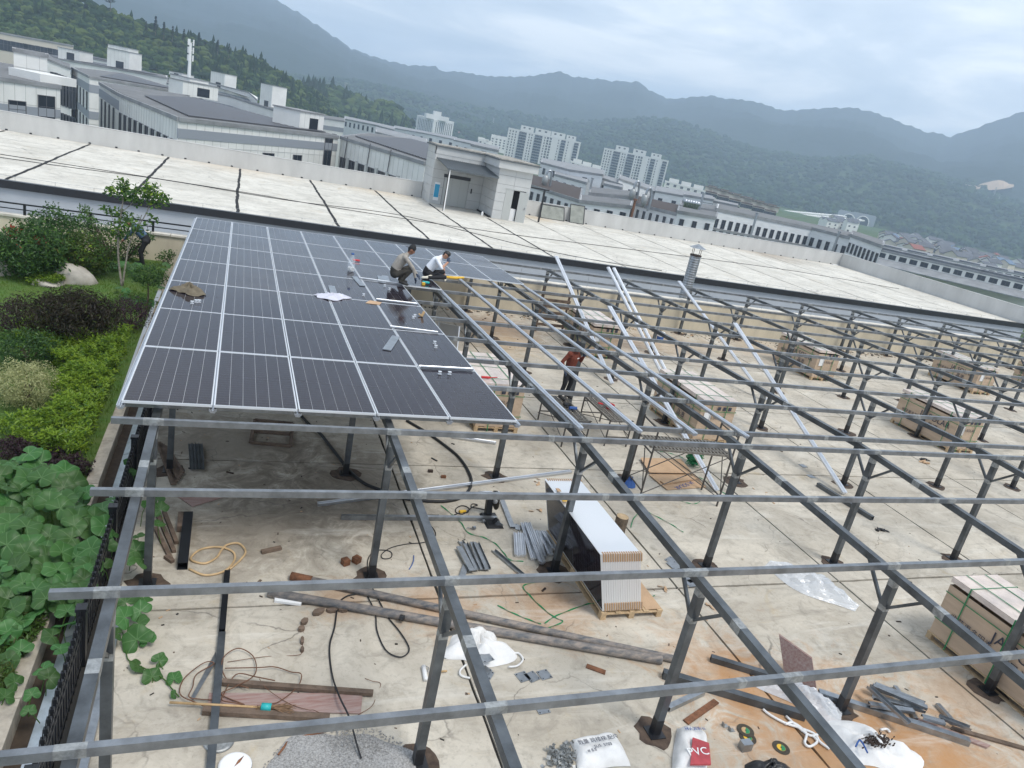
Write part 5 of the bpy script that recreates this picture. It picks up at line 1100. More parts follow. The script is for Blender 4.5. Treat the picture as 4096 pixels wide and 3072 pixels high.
def hand(fore, wrist, tip, side, open_=.5):
    """palm and five fingers continuing the forearm; fore->wrist gives the direction, tip the aim of the fingers"""
    w, t = Vector(wrist), Vector(tip); d = (t-w).normalized(); a = d.cross(Vector((0, 0, 1))); a = a.normalized() if a.length > .1 else Vector((1, 0, 0)); n = a.cross(d)
    C = [(w, w+d*.07, .030, .034, 0), (w+a*.02, w+d*.08+a*.022, .022, .022, 0), (w-a*.02, w+d*.08-a*.022, .022, .022, 0)]
    for k, (off, ln) in enumerate(((-.030, .058), (-.010, .072), (.010, .078), (.030, .070))):
        b = w+d*.085+a*off; m_ = b+(d-n*open_*.4)*ln*.55; e = m_+(d-n*open_*1.6).normalized()*ln*.5; C += [(b, m_, .0105, .0095, 0), (m_, e, .0095, .008, 0)]
    b = w+d*.025+a*side*.034; m_ = b+(d*.6+a*side*.8).normalized()*.045; e = m_+(d-n*open_*.6).normalized()*.035; C += [(b, m_, .013, .011, 0), (m_, e, .011, .009, 0)]
    return C
def person(root, J, mats, hat=None, hairlen=1., gloves=('glove_white', 'glove_white'), face_dir=(1, 0, -.3)):
    """J: joints. materials: 0 skin 1 shirt 2 trousers 3 shoe"""
    H = Vector(J['head']); fd = Vector(face_dir).normalized(); up = (H-Vector(J['neck'])).normalized(); rt = fd.cross(up).normalized(); up = rt.cross(fd)
    g = lambda k: J[k]
    caps = [(g('pelvis'), g('belly'), .135, .135, 2), (g('belly'), g('chest'), .135, .155, 1), (g('shL'), g('shR'), .075, .075, 1), (g('chest'), g('neck'), .13, .06, 1), (g('neck'), tuple(H-up*.05), .052, .05, 0)]
    for s in 'LR':
        caps += [(g('hip'+s), g('kn'+s), .088, .066, 2), (g('kn'+s), g('an'+s), .062, .05, 2), (g('an'+s), g('to'+s), .048, .040, 3), (g('sh'+s), g('el'+s), .062, .048, 1), (g('el'+s), g('wr'+s), .046, .034, 4 if J.get('bare'+s) else 1), (g('pelvis'), g('hip'+s), .12, .10, 2)]
    hd = [(H-up*.01, H+up*.03, .088, .092, 0), (H+fd*.035-up*.05, H+fd*.03-up*.085, .062, .048, 0), (H+fd*.088-up*.015, H+fd*.104-up*.035, .013, .017, 0)]
    for sx in (-1, 1): hd.append((H+rt*sx*.088-up*.0, H+rt*sx*.092-up*.035, .018, .012, 0))
    for sx in (-1, 1): hd.append((H+rt*sx*.034+fd*.085+up*.028, H+rt*sx*.02+fd*.088+up*.03, .010, .009, 0))
    caps += [(tuple(a), tuple(b), r1, r2, mi) for a, b, r1, r2, mi in hd]
    o = link('body', fuse(caps, .014, 'body', mats), root)
    for sx in (-1, 1):
        m = MB().lathe([(.003, -.009), (.009, -.004), (.009, .004), (.003, .009)], tuple(H+rt*sx*.034+fd*.086+up*.008), 8); link('eye', m.mesh('eye', 'hair', smooth=True), root)
    m = MB().bar(H+fd*.083-up*.062-rt*.022, H+fd*.083-up*.062+rt*.022, .012, .008); link('mouth', m.mesh('mouth', 'inkred'), root)
    if hat is None or hairlen:
        hc = [(tuple(H+up*.035-fd*.015), tuple(H+up*.045+fd*.01), .094, .092, 0), (tuple(H-fd*.03-up*.0), tuple(H-fd*.03-up*.05), .082, .06, 0)]
        link('hair', fuse(hc, .012, 'hair', ['hair']), root)
    if hat == 'cap' or hat == 'capback' or hat == 'bucket':
        m = fuse([(tuple(H+up*.045), tuple(H+up*.065), .105, .098, 0)], .012, 'cap', ['cap_black']); c = link('cap', m, root)
        bd = fd if hat != 'capback' else -fd
        if hat == 'bucket': b = MB().lathe([(.10, .0), (.165, -.05), (.16, -.055), (.095, -.008)], (0, 0, 0), 18).xf(Matrix.Translation(H+up*.03) @ Matrix((rt, -fd, up)).transposed().to_4x4())
        else:
            b = MB().poly([H+up*.03+rt*.07+bd*.07, H+up*.03-rt*.07+bd*.07, H+up*.012-rt*.045+bd*.17, H+up*.008+bd*.185, H+up*.012+rt*.045+bd*.17]); b.poly([p for p in [H+up*.022+rt*.07+bd*.07, H+up*.004+rt*.045+bd*.17, H+up*.0+bd*.185, H+up*.004-rt*.045+bd*.17, H+up*.022-rt*.07+bd*.07]])
        link('brim', b.mesh('brim', 'cap_black'), c)
    for k, s in enumerate('LR'):
        side = -1 if s == 'L' else 1; me = fuse(hand(g('el'+s), g('wr'+s), g('ha'+s), side, J.get('open'+s, .5)), .0055, 'hand', [gloves[k]]); link('hand', me, root)
# worker squatting on the panels
def panz(x, y): return pz(y)+.108
q = fl(1598, 1136, 2.4); q = Vector((q.x, q.y, panz(q.x, q.y))); q = fl(1598, 1136, q.z); q.z = panz(q.x, q.y)+.003
w1 = thing('person', tuple(q), 'squatting worker in a grey shirt and backwards black cap on the panels', 'person', None, (0, 0, R(-8)))
J = dict(pelvis=(-.17, 0, .27), belly=(-.17, 0, .40), chest=(-.02, 0, .68), neck=(.10, 0, .84), head=(.19, 0, .97), shL=(.02, .17, .76), shR=(.04, -.17, .76), elL=(.24, .24, .52), elR=(.28, -.22, .52), wrL=(.44, .16, .30), wrR=(.38, -.17, .26), haL=(.52, .12, .22), haR=(.42, -.16, .14),
    hipL=(-.13, .10, .26), hipR=(-.13, -.10, .26), knL=(.24, .19, .47), knR=(.24, -.17, .45), anL=(-.01, .14, .09), anR=(.0, -.14, .09), toL=(.18, .16, .045), toR=(.19, -.16, .045))
person(w1, J, ['skintan', 'shirt_grey', 'trouser_camo', 'shoe', 'skintan'], 'capback', 1, ('glove_dark', 'glove_dark'), (1, -.1, -.35))
# worker sitting in white
q = fl(1712, 1112, 2.4); z = panz(q.x, q.y); q = fl(1712, 1112, z); q.z = panz(q.x, q.y)+.003
w2 = thing('person', tuple(q), 'seated worker in a white shirt and black trousers bowing over the panel edge', 'person', None, (0, 0, R(-4)))
J = dict(pelvis=(-.05, .05, .14), belly=(.0, .05, .27), chest=(.18, .03, .52), neck=(.30, -.0, .68), head=(.42, -.05, .76), shL=(.29, .14, .58), shR=(.15, -.15, .60), elL=(.43, .12, .34), elR=(.30, -.31, .40), wrL=(.48, .06, .11), wrR=(.47, -.20, .58), haL=(.52, .0, .03), haR=(.48, -.14, .68), bareL=1, bareR=1,
    hipL=(.02, .14, .13), hipR=(.02, -.06, .13), knL=(.42, .06, .22), knR=(.44, -.22, .13), anL=(.08, -.14, .09), anR=(-.05, -.30, .075), toL=(-.08, -.22, .06), toR=(-.22, -.32, .055))
person(w2, J, ['skin', 'shirt_white', 'trouser_black', 'glove_white', 'skin'], None, 1, ('glove_white', 'glove_dark'), (.75, -.45, -.55))
# worker in red on the scaffold
q = fl(2252, 1594, .705)
w3 = thing('person', (q.x, q.y, .705), 'standing worker in a dark red shirt and black hat on the low scaffold', 'person', None, (0, 0, R(-55)))
J = dict(pelvis=(0, 0, .80), belly=(.0, 0, .92), chest=(.02, 0, 1.15), neck=(.02, 0, 1.31), head=(.05, 0, 1.44), shL=(.0, .17, 1.25), shR=(.0, -.17, 1.25), elL=(.10, .30, 1.03), elR=(-.10, -.29, 1.02), wrL=(.22, .18, 1.22), wrR=(.02, -.30, .84), haL=(.25, .13, 1.32), haR=(.08, -.29, .76),
    hipL=(0, .10, .78), hipR=(0, -.10, .78), knL=(.05, .13, .44), knR=(.03, -.14, .44), anL=(-.02, .13, .09), anR=(-.02, -.16, .09), toL=(.15, .15, .045), toR=(.15, -.19, .045))
person(w3, J, ['skintan', 'shirt_red', 'trouser_black', 'shoe', 'skintan'], 'bucket', 1, ('glove_dark', 'glove_dark'), (.9, .3, -.2))
put3 = link('shirt_print', MB().box(0, .004, -.05, .05, -.012, .012).mesh('shirt_print', 'white'), w3, (.165, .0, 1.16), (0, 0, 0))
# gardener by the wall
gx, gy = -2.75, 25.75
w4 = thing('person', (gx, gy, gz(gx, gy)), 'person in a blue shirt bending among the shrubs by the beige wall', 'person', None, (0, 0, R(168)))
J = dict(pelvis=(-.12, 0, .86), belly=(-.05, 0, .97), chest=(.14, 0, 1.15), neck=(.30, 0, 1.27), head=(.42, 0, 1.34), shL=(.20, .17, 1.22), shR=(.20, -.17, 1.22), elL=(.36, .2, .98), elR=(.38, -.2, .98), wrL=(.5, .12, .80), wrR=(.52, -.12, .82), haL=(.57, .1, .72), haR=(.6, -.1, .74),
    hipL=(-.12, .10, .84), hipR=(-.12, -.10, .84), knL=(-.02, .14, .46), knR=(.1, -.13, .46), anL=(-.1, .13, .09), anR=(.05, -.13, .09), toL=(.08, .15, .045), toR=(.22, -.15, .045))
person(w4, J, ['skintan', 'shirt_blue', 'trouser_black', 'shoe', 'skintan'], None, 1, ('skintan', 'skintan'), (.8, 0, -.6))
# ------------------------------------------------------------------ things lying on the floor
def one(m, name, mats, label, cat, group=None, smooth=False, loc=None): return m.build(name, mats, None, loc, smooth, label=label, cat=cat, group=group)
def htube(p, q, w, h, t=.006):               # hollow square tube lying from p to q
    m = MB(); p, q = Vector(p), Vector(q); d = (q-p).normalized(); a = d.cross(Vector((0, 0, 1))).normalized(); u = a.cross(d)
    def ringp(c, s): return [c+a*(x*(w/2-s))+u*(y*(h/2-s)) for x, y in ((-1, -1), (1, -1), (1, 1), (-1, 1))]
    o0, i0, o1, i1 = ringp(p, 0), ringp(p, t), ringp(q, 0), ringp(q, t); b = len(m.V); m.V += [tuple(v) for v in o0+i0+o1+i1]
    for i in range(4):
        j = (i+1) % 4; m.f(b+i, b+j, b+8+j, b+8+i); m.f(b+4+j, b+4+i, b+12+i, b+12+j); m.f(b+j, b+i, b+4+i, b+4+j); m.f(b+8+i, b+8+j, b+12+j, b+12+i)
    return m
def chan(p, q, w, h, t=.004, flip=False):    # C channel on its back or face
    s = -1 if flip else 1; z0 = h if flip else 0
    return MB().profile(p, q, [(-w/2, z0), (w/2, z0), (w/2, z0+s*h), (w/2-t, z0+s*h), (w/2-t, z0+s*t), (-w/2+t, z0+s*t), (-w/2+t, z0+s*h), (-w/2, z0+s*h)])
def slabp(pts, z0, z1): return MB().prism([(p.x, p.y) for p in pts], z0, z1)
def rope(pts, r, name, m_, label, cat, n=6, group=None): return one(MB().tube(spline(pts, n), r, 6), name, m_, label, cat, group, True)
FP = lambda c, L_, z=.0: [F(c, x, y, z) for x, y in L_]
# old pipes
one(MB().tube([F('r6', 148, 240, .064), F('r7', 1300, 785, .064)], .064, 14), 'old_pipe', 'oldpipe', 'corroded brown and grey pipe lying on the floor, nearer of the two', 'pipe', None, True)
t = thing('old_pipe', tuple(F('r6', 900, 250)), 'corroded pipe with a rusty socket end lying on the floor, farther of the two', 'pipe')
a, b = F('r6', 340, 110, .056), F('r7', 1395, 775, .056); MB().tube([a, b], .058, 14).build('pipe', 'oldpipe', t, smooth=True); MB().tube([a-(b-a).normalized()*.02, a+(b-a).normalized()*.30], .064, 14).build('socket', 'rust', t, smooth=True)
one(MB().tube([F('r6', 1205, 440, .09), F('r6', 1240, 450, .09)], .045, 8), 'black_tape', 'blackplastic', 'strip of black tape wrapped round the nearer old pipe', 'tape')
# steel tubes
for nm, c1, a, c2, b, w, h, m_, lb, ct in (
 ('square_tube', 'r5', (1828, 80), 'r5', (1785, 560), .08, .08, 'blackpaint', 'black square tube lying lengthwise at the left, far half', 'tube'),
 ('square_tube', 'r5', (1785, 575), 'r5', (1690, 1700), .09, .07, 'steel', 'dark steel tube lying lengthwise at the left, near half', 'tube'),
 ('box_beam', 'r1', (1515, 1225), 'r1', (1468, 1640), .14, .12, 'blackpaint', 'short black box beam lying near the fence', 'beam'),
 ('square_tube', 'r2', (735, 942), 'r2', (1985, 955), .075, .075, 'galv', 'shiny square tube clamped in the cutting saw', 'tube'),
 ('square_tube', 'r7', (1310, 895), 'r8', (440, 1235), .11, .11, 'steel', 'long dark steel tube on the rusty floor, nearest the post', 'tube'),
 ('square_tube', 'r7', (1695, 770), 'r7', (2230, 930), .09, .09, 'steel', 'dark steel tube end under the rafter on the rusty floor', 'tube'),
 ('square_tube', 'r8', (550, 1050), 'r8', (1760, 1445), .10, .09, 'galv', 'long steel tube lying under the pile of channels', 'tube'),
 ('square_tube', 'r7', (1350, 1175), 'r7', (1632, 1042), .08, .07, 'galv', 'short rusty square offcut beside the near post', 'tube'),
 ('square_tube', 'r4', (545, 478), 'r4', (985, 752), .10, .10, 'steel', 'short steel tube lying under the rightmost leaning rail', 'tube'),
 ('square_tube', 'r8', (1165, 1000), 'r8', (1335, 1265), .06, .05, 'galv', 'short tube pointing at the viewer in the channel pile', 'tube'),
 ('square_tube', 'r8', (1505, 1145), 'r8', (1645, 1300), .07, .06, 'galv', 'short tube offcut right of the channel pile', 'tube')):
    p, q = F(c1, *a, h/2), F(c2, *b, h/2); p.z = q.z = h/2+.004
    one(htube(p, q, w, h), nm, m_, lb, ct, 'steel tubes on the floor')
for c1, a, c2, b, z, lb in (('r2', (545, 850), 'r3', (570, 382), .03, 'long ribbed aluminium rail lying across the floor behind the saw'), ('r2', (1625, 305), 'r2', (1975, 355), .03, 'short thin rail lying under the panel edge')):
    one(MB().profile(F(c1, *a, .004), F(c2, *b, .004), RPRO), 'loose_rail', 'alu', lb, 'rail', 'rails on the floor')
# pile of short aluminium offcuts
for i, (a, b, z, lb) in enumerate((((130, 885), (140, 1065), .0, 'first'), ((165, 882), (178, 1062), .0, 'second'), ((185, 805), (265, 1090), .0, 'third'), ((215, 800), (335, 1120), .055, 'fourth'), ((275, 862), (345, 1075), .0, 'fifth'), ((318, 866), (400, 1055), .0, 'sixth'), ((350, 870), (435, 1010), .056, 'seventh'))):
    one(MB().profile(F('r3', *a, .004+z)+Vector((0, 0, 0)), F('r3', *b, .004+z), [(x*1.2, y*1.1) for x, y in RPRO]), 'rail_offcut', 'alu', 'short ribbed aluminium offcut beside the panel stack, %s from the left' % lb, 'offcut', 'aluminium offcuts by the panel stack')
for i, (c, a, b, w, z) in enumerate((('r2', (1690, 1140), (1770, 1250), .10, 0), ('r2', (1680, 1190), (1785, 1388), .10, .045), ('r2', (1725, 1155), (1825, 1368), .10, .05), ('r2', (1790, 1155), (1870, 1380), .11, .0), ('r2', (1815, 1150), (1910, 1365), .11, .045), ('r2', (1735, 1340), (1700, 1440), .1, 0), ('r2', (1955, 1215), (2195, 1420), .09, 0), ('r2', (2025, 815), (2110, 1035), .10, 0))):
    one(chan(F(c, *a, z+.003), F(c, *b, z+.003), w, .04, .004, i % 2 == 1), 'channel_offcut', 'galv', (['blue grey steel channel in the pile of six left of the offcuts, %s laid' % ordn(i), 'lone steel channel lying between the channel pile and post', 'flat steel channel lying beside the cutting saw'][0 if i < 6 else i-5]), 'channel', 'steel channels on the floor')
for i, (a, b, z) in enumerate((((985, 1000), (1420, 1180), .05), ((965, 1010), (1410, 1150), .0), ((1005, 990), (1395, 1145), .0), ((985, 1090), (1400, 1200), .0), ((955, 1150), (1310, 1205), .0), ((950, 1005), (1275, 1300), .10), ((1380, 1250), (1560, 1300), 0), ((1520, 1250), (1770, 1345), .0))):
    one(chan(F('r8', *a, z+.11), F('r8', *b, z+.11), .08, .045, .004, i % 2 == 0), 'channel_offcut', 'galv', 'steel channel in the lower right pile, %s from the top' % ordn(i), 'channel', 'steel channels on the floor')
for i, (c, pts, m_, lb) in enumerate((('r8', [(1330, 1255), (1930, 1480), (1900, 1500), (1300, 1275)], 'redboard', 'narrow brown plank beside the long steel tube'), ('r8', [(1620, 1325), (2240, 1500), (2240, 1525), (1610, 1350)], 'oldwood', 'long weathered plank running off the right edge'))):
    one(slabp(FP(c, pts), .003, .03), 'plank', m_, lb, 'plank')
# boards at lower left
one(slabp(FP('r6', [(-330, 1060), (905, 1060), (890, 1225), (-345, 1190)]), .01, .022), 'wooden_board', 'redboard', 'faded red plywood board under the broom', 'board')
one(MB().bar(F('r5', 1785, 960, .045), F('r6', 990, 1050, .045), .07, .05), 'batten', 'oldwood', 'pale wooden batten along the far edge of the red board', 'batten')
one(MB().bar(F('r5', 1630, 1190, .04), F('r6', 640, 1250, .04), .08, .06), 'batten', 'oldwood', 'split wooden batten along the near edge of the red board', 'batten')
one(slabp(FP('r5', [(1735, 730), (1745, 800), (1560, 1115), (1535, 1100)]), .024, .03), 'metal_strip', 'galv', 'pale pointed metal strip lying by the wire coil', 'strip')
bt = thing('broom', tuple(F('r6', 0, 1150)), 'bamboo broom with straw head tied in turquoise on the red board', 'broom')
MB().tube([F('r5', 1365, 1125, .07), F('r6', 90, 1165, .08)], .014, 8).build('handle', 'bamboo', bt, smooth=True); MB().tube([F('r6', 90, 1160, .08), F('r6', 170, 1165, .08)], .045, 10).build('binding', 'teal', bt, smooth=True)
m = MB(); p0 = F('r6', 160, 1165, .075); d0 = (F('r6', 330, 1185, .06)-p0)
for i in range(70): e = p0+d0*rnd.uniform(.75, 1.1)+Vector((rnd.uniform(-.05, .05), rnd.uniform(-.09, .09), rnd.uniform(-.04, .03))); m.tube([p0+Vector((0, rnd.uniform(-.03, .03), rnd.uniform(-.03, .03))), e], .0045, 3)
for i in range(16): e = F('r6', 60, 1165, .08)-d0*.2*rnd.random()+Vector((0, rnd.uniform(-.03, .03), rnd.uniform(-.02, .02))); m.tube([p0, e], .005, 3)
m.build('bristles', 'straw', bt)
def coil(c, pts, z, label, r=.007, m_='wire', name='wire_coil', cat='wire'): return rope([F(c, x, y, z+.02*math.sin(i*1.7)) for i, (x, y) in enumerate(pts)], r, name, m_, label, cat)
coil('r5', [(2212, 950), (2060, 920), (1900, 900), (1800, 1060), (1790, 1110), (1900, 1130), (1960, 1140), (1780, 1060), (1890, 1000), (2050, 900), (2040, 760), (1920, 690), (1800, 760), (1790, 870), (1850, 960), (2000, 1010)], .06, 'rusty brown wire looping over the black tube and red board')
coil('r5', [(1700, 1180), (1560, 1120), (1450, 1060), (1470, 950), (1560, 860), (1660, 800), (1720, 815), (1580, 900), (1550, 1000), (1520, 1080), (1620, 1100), (1720, 1105)], .05, 'rusty brown wire coil left of the black tube')
coil('r6', [(-200, 850), (60, 845), (200, 840), (330, 880), (410, 895), (400, 970), (330, 1050), (230, 1120), (180, 1135)], .05, 'brown wire curving to the broom')
coil('r6', [(-180, 800), (20, 770), (120, 758), (260, 752), (380, 745), (418, 720), (425, 600), (430, 560)], .01, 'thin wire ending in a string of grey lumps', .004)
coil('r6', [(75, 935), (130, 1010), (240, 1090), (350, 1150), (470, 1185), (520, 1190), (625, 1245)], .05, 'thin rusty wire crossing the red board', .004)
coil('r6', [(925, 932), (985, 955), (1050, 975), (1015, 1080), (975, 1160), (870, 1225)], .01, 'bent thin wire right of the red board', .004)
coil('r6', [(610, 1350), (580, 1365), (460, 1390), (320, 1430), (270, 1490), (228, 1545)], .015, 'bent brown metal rod near the gravel', .012, 'rust', 'bent_rod', 'rod')
for i, (x, y, w, l, a) in enumerate(((545, 408, .11, .20, .5), (655, 397, .09, .16, 0), (750, 392, .08, .17, 0), (435, 487, .09, .14, .8), (412, 545, .09, .1, 1), (418, 640, .05, .13, 1.5), (418, 712, .05, .08, 1.5))):
    p = F('r6', x, y); n = 7; m = MB().prism([(p.x+math.cos(a)*math.cos(t)*l*.5*rnd.uniform(.8, 1.1)-math.sin(a)*math.sin(t)*w*.5, p.y+math.sin(a)*math.cos(t)*l*.5+math.cos(a)*math.sin(t)*w*.5*rnd.uniform(.8, 1.1)) for t in [k*6.283/n for k in range(n)]], .002, .05); one(m, 'mortar_lump', 'oldwood', 'grey mortar lump on the wire below the old pipes, %s from the right' % ordn([2, 1, 0, 3, 4, 5, 6][i]), 'lump', 'mortar lumps on the wire')
one(slabp(FP('r6', [(200, 275), (415, 325), (410, 352), (195, 325)]), .003, .04), 'peeling_board', 'white', 'short white peeling board under the nearer old pipe', 'board')
# gravel heap
m = MB(); c = F('r6', 740, 1760); nr, na = 14, 40
for i in range(nr+1):
    for j in range(na): r_ = .74*i/nr; t_ = j*6.2832/na; k = 1+.12*math.sin(3*t_+1)+.06*math.sin(7*t_); m.V.append((c.x+r_*k*math.cos(t_)*1.1, c.y+r_*k*math.sin(t_)*.95, .004+.10*(1-(i/nr)**2)+(rnd.uniform(-.006, .006) if i < nr else 0)))
for i in range(nr):
    for j in range(na): j2 = (j+1) % na; m.f(i*na+j, i*na+j2, (i+1)*na+j2, (i+1)*na+j)
o = one(m, 'gravel_heap', 'gravel', 'low heap of fine grey gravel at the bottom edge', 'gravel', None, True); o['kind'] = 'stuff'
m = MB()
for i in range(2600):
    r_ = .8*math.sqrt(rnd.random()); t_ = rnd.uniform(0, 6.283); x, y = c.x+r_*math.cos(t_)*1.1, c.y+r_*math.sin(t_)*.95; z = .006+.10*max(0, 1-(r_/.74)**2); s = rnd.uniform(.005, .014); b = len(m.V)
    m.V += [(x+rnd.uniform(-s, s), y-s, z), (x+s, y+rnd.uniform(-s, s), z), (x, y+s, z), (x-s, y, z), (x+rnd.uniform(-s, s)*.5, y, z+s*1.2)]
    for k in range(4): m.f(b+k, b+(k+1) % 4, b+4)
o = one(m, 'gravel_stones', 'gravel', 'loose grey stones scattered over the gravel heap', 'gravel'); o['kind'] = 'stuff'
for i, (x, y, r_, st, lb) in enumerate(((1890, 1640, .17, 1, 'white round lid with a rust streak at the bottom edge'), (1760, 1440, .16, 0, 'dirty round pan lid half under the steel tube'))):
    p = F('r5', x, y); t = thing('round_lid', tuple(p), lb, 'lid'); MB().lathe([(r_, .003), (r_, .02), (r_*.9, .028), (.001, .03)], tuple(p), 28).build('disc', 'white' if st else 'zinc', t, smooth=False)
    MB().lathe([(r_*1.03, .003), (r_*1.03, .012), (r_, .012)], tuple(p), 28).build('rim', 'galv', t)
    if st: MB().prism([(p.x-.01, p.y-.03), (p.x+.05, p.y+.02), (p.x+.09, p.y+.10), (p.x+.03, p.y+.05)], .0305, .0315).build('rust_mark', 'rust', t)
for i, (x, y) in enumerate(((765, 1322), (855, 1305))):
    p = F('r2', x, y); MB().box(-.055, .055, -.055, .055, .002, .10).xf(Matrix.Translation(p) @ Matrix.Rotation(.4+i*.3, 4, 'Z')).build('brick', 'rust', label='small reddish brick, %s of two on the floor' % ('left' if i == 0 else 'right'), cat='brick')
for c, a, b, w, h, m_, lb in (('r2', (92, 1222), (250, 1188), .07, .05, 'oldwood', 'short weathered wood chunk near the hose'), ('r7', (695, 830), (848, 885), .09, .012, 'rust', 'small flat rusty bracket near the old pipes'), ('r7', (1495, 1285), (1740, 1115), .09, .02, 'rust', 'flaking rusty bar beside the near post'), ('r2', (1460, 465), (1505, 490), .03, .02, 'blackplastic', 'small dark stick under the panels')):
    one(MB().bar(F(c, *a, h/2+.004), F(c, *b, h/2+.004), w, h), 'scrap_piece', m_, lb, 'scrap')
rope([F('r1', x, y, .02) for x, y in ((1850, 1660), (1930, 1590), (1975, 1520), (1920, 1455), (1830, 1465), (1780, 1510), (1740, 1570), (1650, 1615), (1560, 1600), (1535, 1570), (1600, 1510), (1700, 1485), (1800, 1490), (1880, 1530), (1880, 1600), (1800, 1680), (1650, 1710), (1520, 1660))], .017, 'garden_hose', 'hose', 'tan rubber hose looped on the floor near the fence', 'hose')
rope([F('r2', x, y, .03) for x, y in ((380, 90), (470, 190), (560, 265), (700, 440), (800, 570), (920, 670), (1040, 720), (1150, 770), (1300, 800), (1480, 815), (1620, 808), (1720, 770), (1780, 680), (1760, 580), (1680, 460), (1560, 360), (1420, 260), (1260, 165))], .032, 'black_hose', 'rubber', 'thick black hose sweeping across the floor under the panel edge', 'hose')
rope([F('r6', x, y, .02 if i not in (1, 2, 3) else .13) for i, (x, y) in enumerate(((930, 1660), (870, 1500), (800, 1250), (720, 1080), (660, 900), (640, 680), (680, 520), (710, 340), (770, 275), (860, 250)))], .012, 'cable', 'rubber', 'black cable winding from the old pipes to the bottom edge', 'cable')
rope([F('r6', x, y, .02) for x, y in ((985, 205), (1050, 330), (1110, 440), (1200, 550), (1270, 660), (1275, 720), (1215, 760), (1130, 735), (1070, 670), (1020, 540), (1005, 400), (930, 240))], .010, 'cable', 'rubber', 'black cable lying in a long loop below the old pipes', 'cable')
rope([F('r2', x, y, .012) for x, y in ((945, 1380), (950, 1280), (1000, 1215), (1090, 1208), (1140, 1230), (1130, 1270), (1070, 1275), (1060, 1240), (1130, 1190), (1250, 1160), (1400, 1145), (1480, 1110), (1490, 1060), (1440, 1000), (1370, 990), (1410, 930), (1520, 925))], .008, 'cable', 'rubber', 'thin dark cable from the post toward the square tube', 'cable')
rope([F('r2', x, y, .012) for x, y in ((1640, 925), (1700, 905), (1750, 905), (1760, 870), (1710, 850), (1660, 870), (1660, 905), (1720, 915), (1790, 860), (1830, 845), (1790, 835), (1780, 860), (1830, 870), (1900, 885))], .010, 'saw_cable', 'rubber', 'black power cable coiled beside the cutting saw', 'cable')
p = F('r2', 1685, 900, .02); one(MB().tube([p, p+Vector((.13, .03, 0))], [.035, .028], 8), 'plug', 'yellow', 'yellow connector plug on the saw cable', 'plug')
rope([F('r2', x, y, .012) for x, y in ((1318, 1250), (1315, 1290), (1300, 1330), (1280, 1362))], .008, 'cable_piece', 'blue', 'short blue cable piece on the floor', 'cable')
# green straps
for k, (c, pts, lb) in enumerate((('r2', [(1535, 848), (1640, 930), (1700, 990), (1760, 1070), (1880, 1105), (1980, 1160), (2050, 1240), (2090, 1285), (2200, 1298)], 'green strap running from the saw to the alu offcuts'), ('r3', [(330, 1262), (250, 1270), (185, 1300), (235, 1365), (330, 1460), (430, 1540), (505, 1580), (420, 1620), (320, 1660)], 'green strap bent in a zigzag left of the panel stack'), ('r3', [(-20, 1450), (100, 1510), (220, 1560), (330, 1600)], 'green strap left of the far old pipe'), ('r3', [(360, 1595), (440, 1540), (560, 1490), (700, 1440), (760, 1435)], 'green strap crossing to the pallet'), ('r3', [(1170, 690), (1260, 735), (1380, 800), (1475, 862)], 'straight green strap right of the log'), ('r3', [(1105, 715), (1070, 760), (1052, 825)], 'short faint green strap beside the log'), ('r3', [(1420, 600), (1500, 625), (1570, 632), (1610, 612), (1590, 590)], 'green strap loop below the cardboard'), ('r3', [(1140, 1402), (1200, 1388), (1245, 1370)], 'green strap end on the pallet beside the panel stack'), ('r3', [(1280, 210), (1360, 225), (1450, 255), (1520, 290)], 'green strap behind the cardboard'), ('r3', [(1600, 420), (1680, 460), (1790, 540), (1900, 600)], 'green strap right of the cardboard'))):
    P3 = spline([F(c, x, y, .012) for x, y in pts], 6); m = MB(); b = 0
    for i, p in enumerate(P3):
        d = (P3[min(i+1, len(P3)-1)]-P3[max(i-1, 0)]).normalized(); a = Vector((-d.y, d.x, 0))*.009; tw = Vector((0, 0, .006*math.sin(i*1.1))); m.V += [tuple(p-a-tw), tuple(p+a+tw), tuple(p+a+tw+Vector((0, 0, .002))), tuple(p-a-tw+Vector((0, 0, .002)))]
        if i:
            for q_ in range(4): m.f(4*i-4+q_, 4*i-4+(q_+1) % 4, 4*i+(q_+1) % 4, 4*i+q_)
    one(m, 'packing_strap', 'greenstrap', lb, 'strap', 'green packing straps on the floor')
m = MB(); c = F('r3', 1545, 330)
for i in range(34):
    a0 = rnd.uniform(0, 6.28); r1, r2 = rnd.uniform(.1, .24), rnd.uniform(.15, .36); ht = rnd.uniform(.15, .5)
    pts = [c+Vector((math.cos(a0+t_)*r1*math.sin(t_*1.5), math.sin(a0+t_)*r2*math.sin(t_), .02+ht*abs(math.sin(t_*.9)))) for t_ in [k*.55 for k in range(10)]]; m.tube(spline(pts, 3), .007, 4)
one(m, 'strap_bundle', 'greenstrap', 'tangled bundle of green packing strap on the cardboard', 'strap bundle')
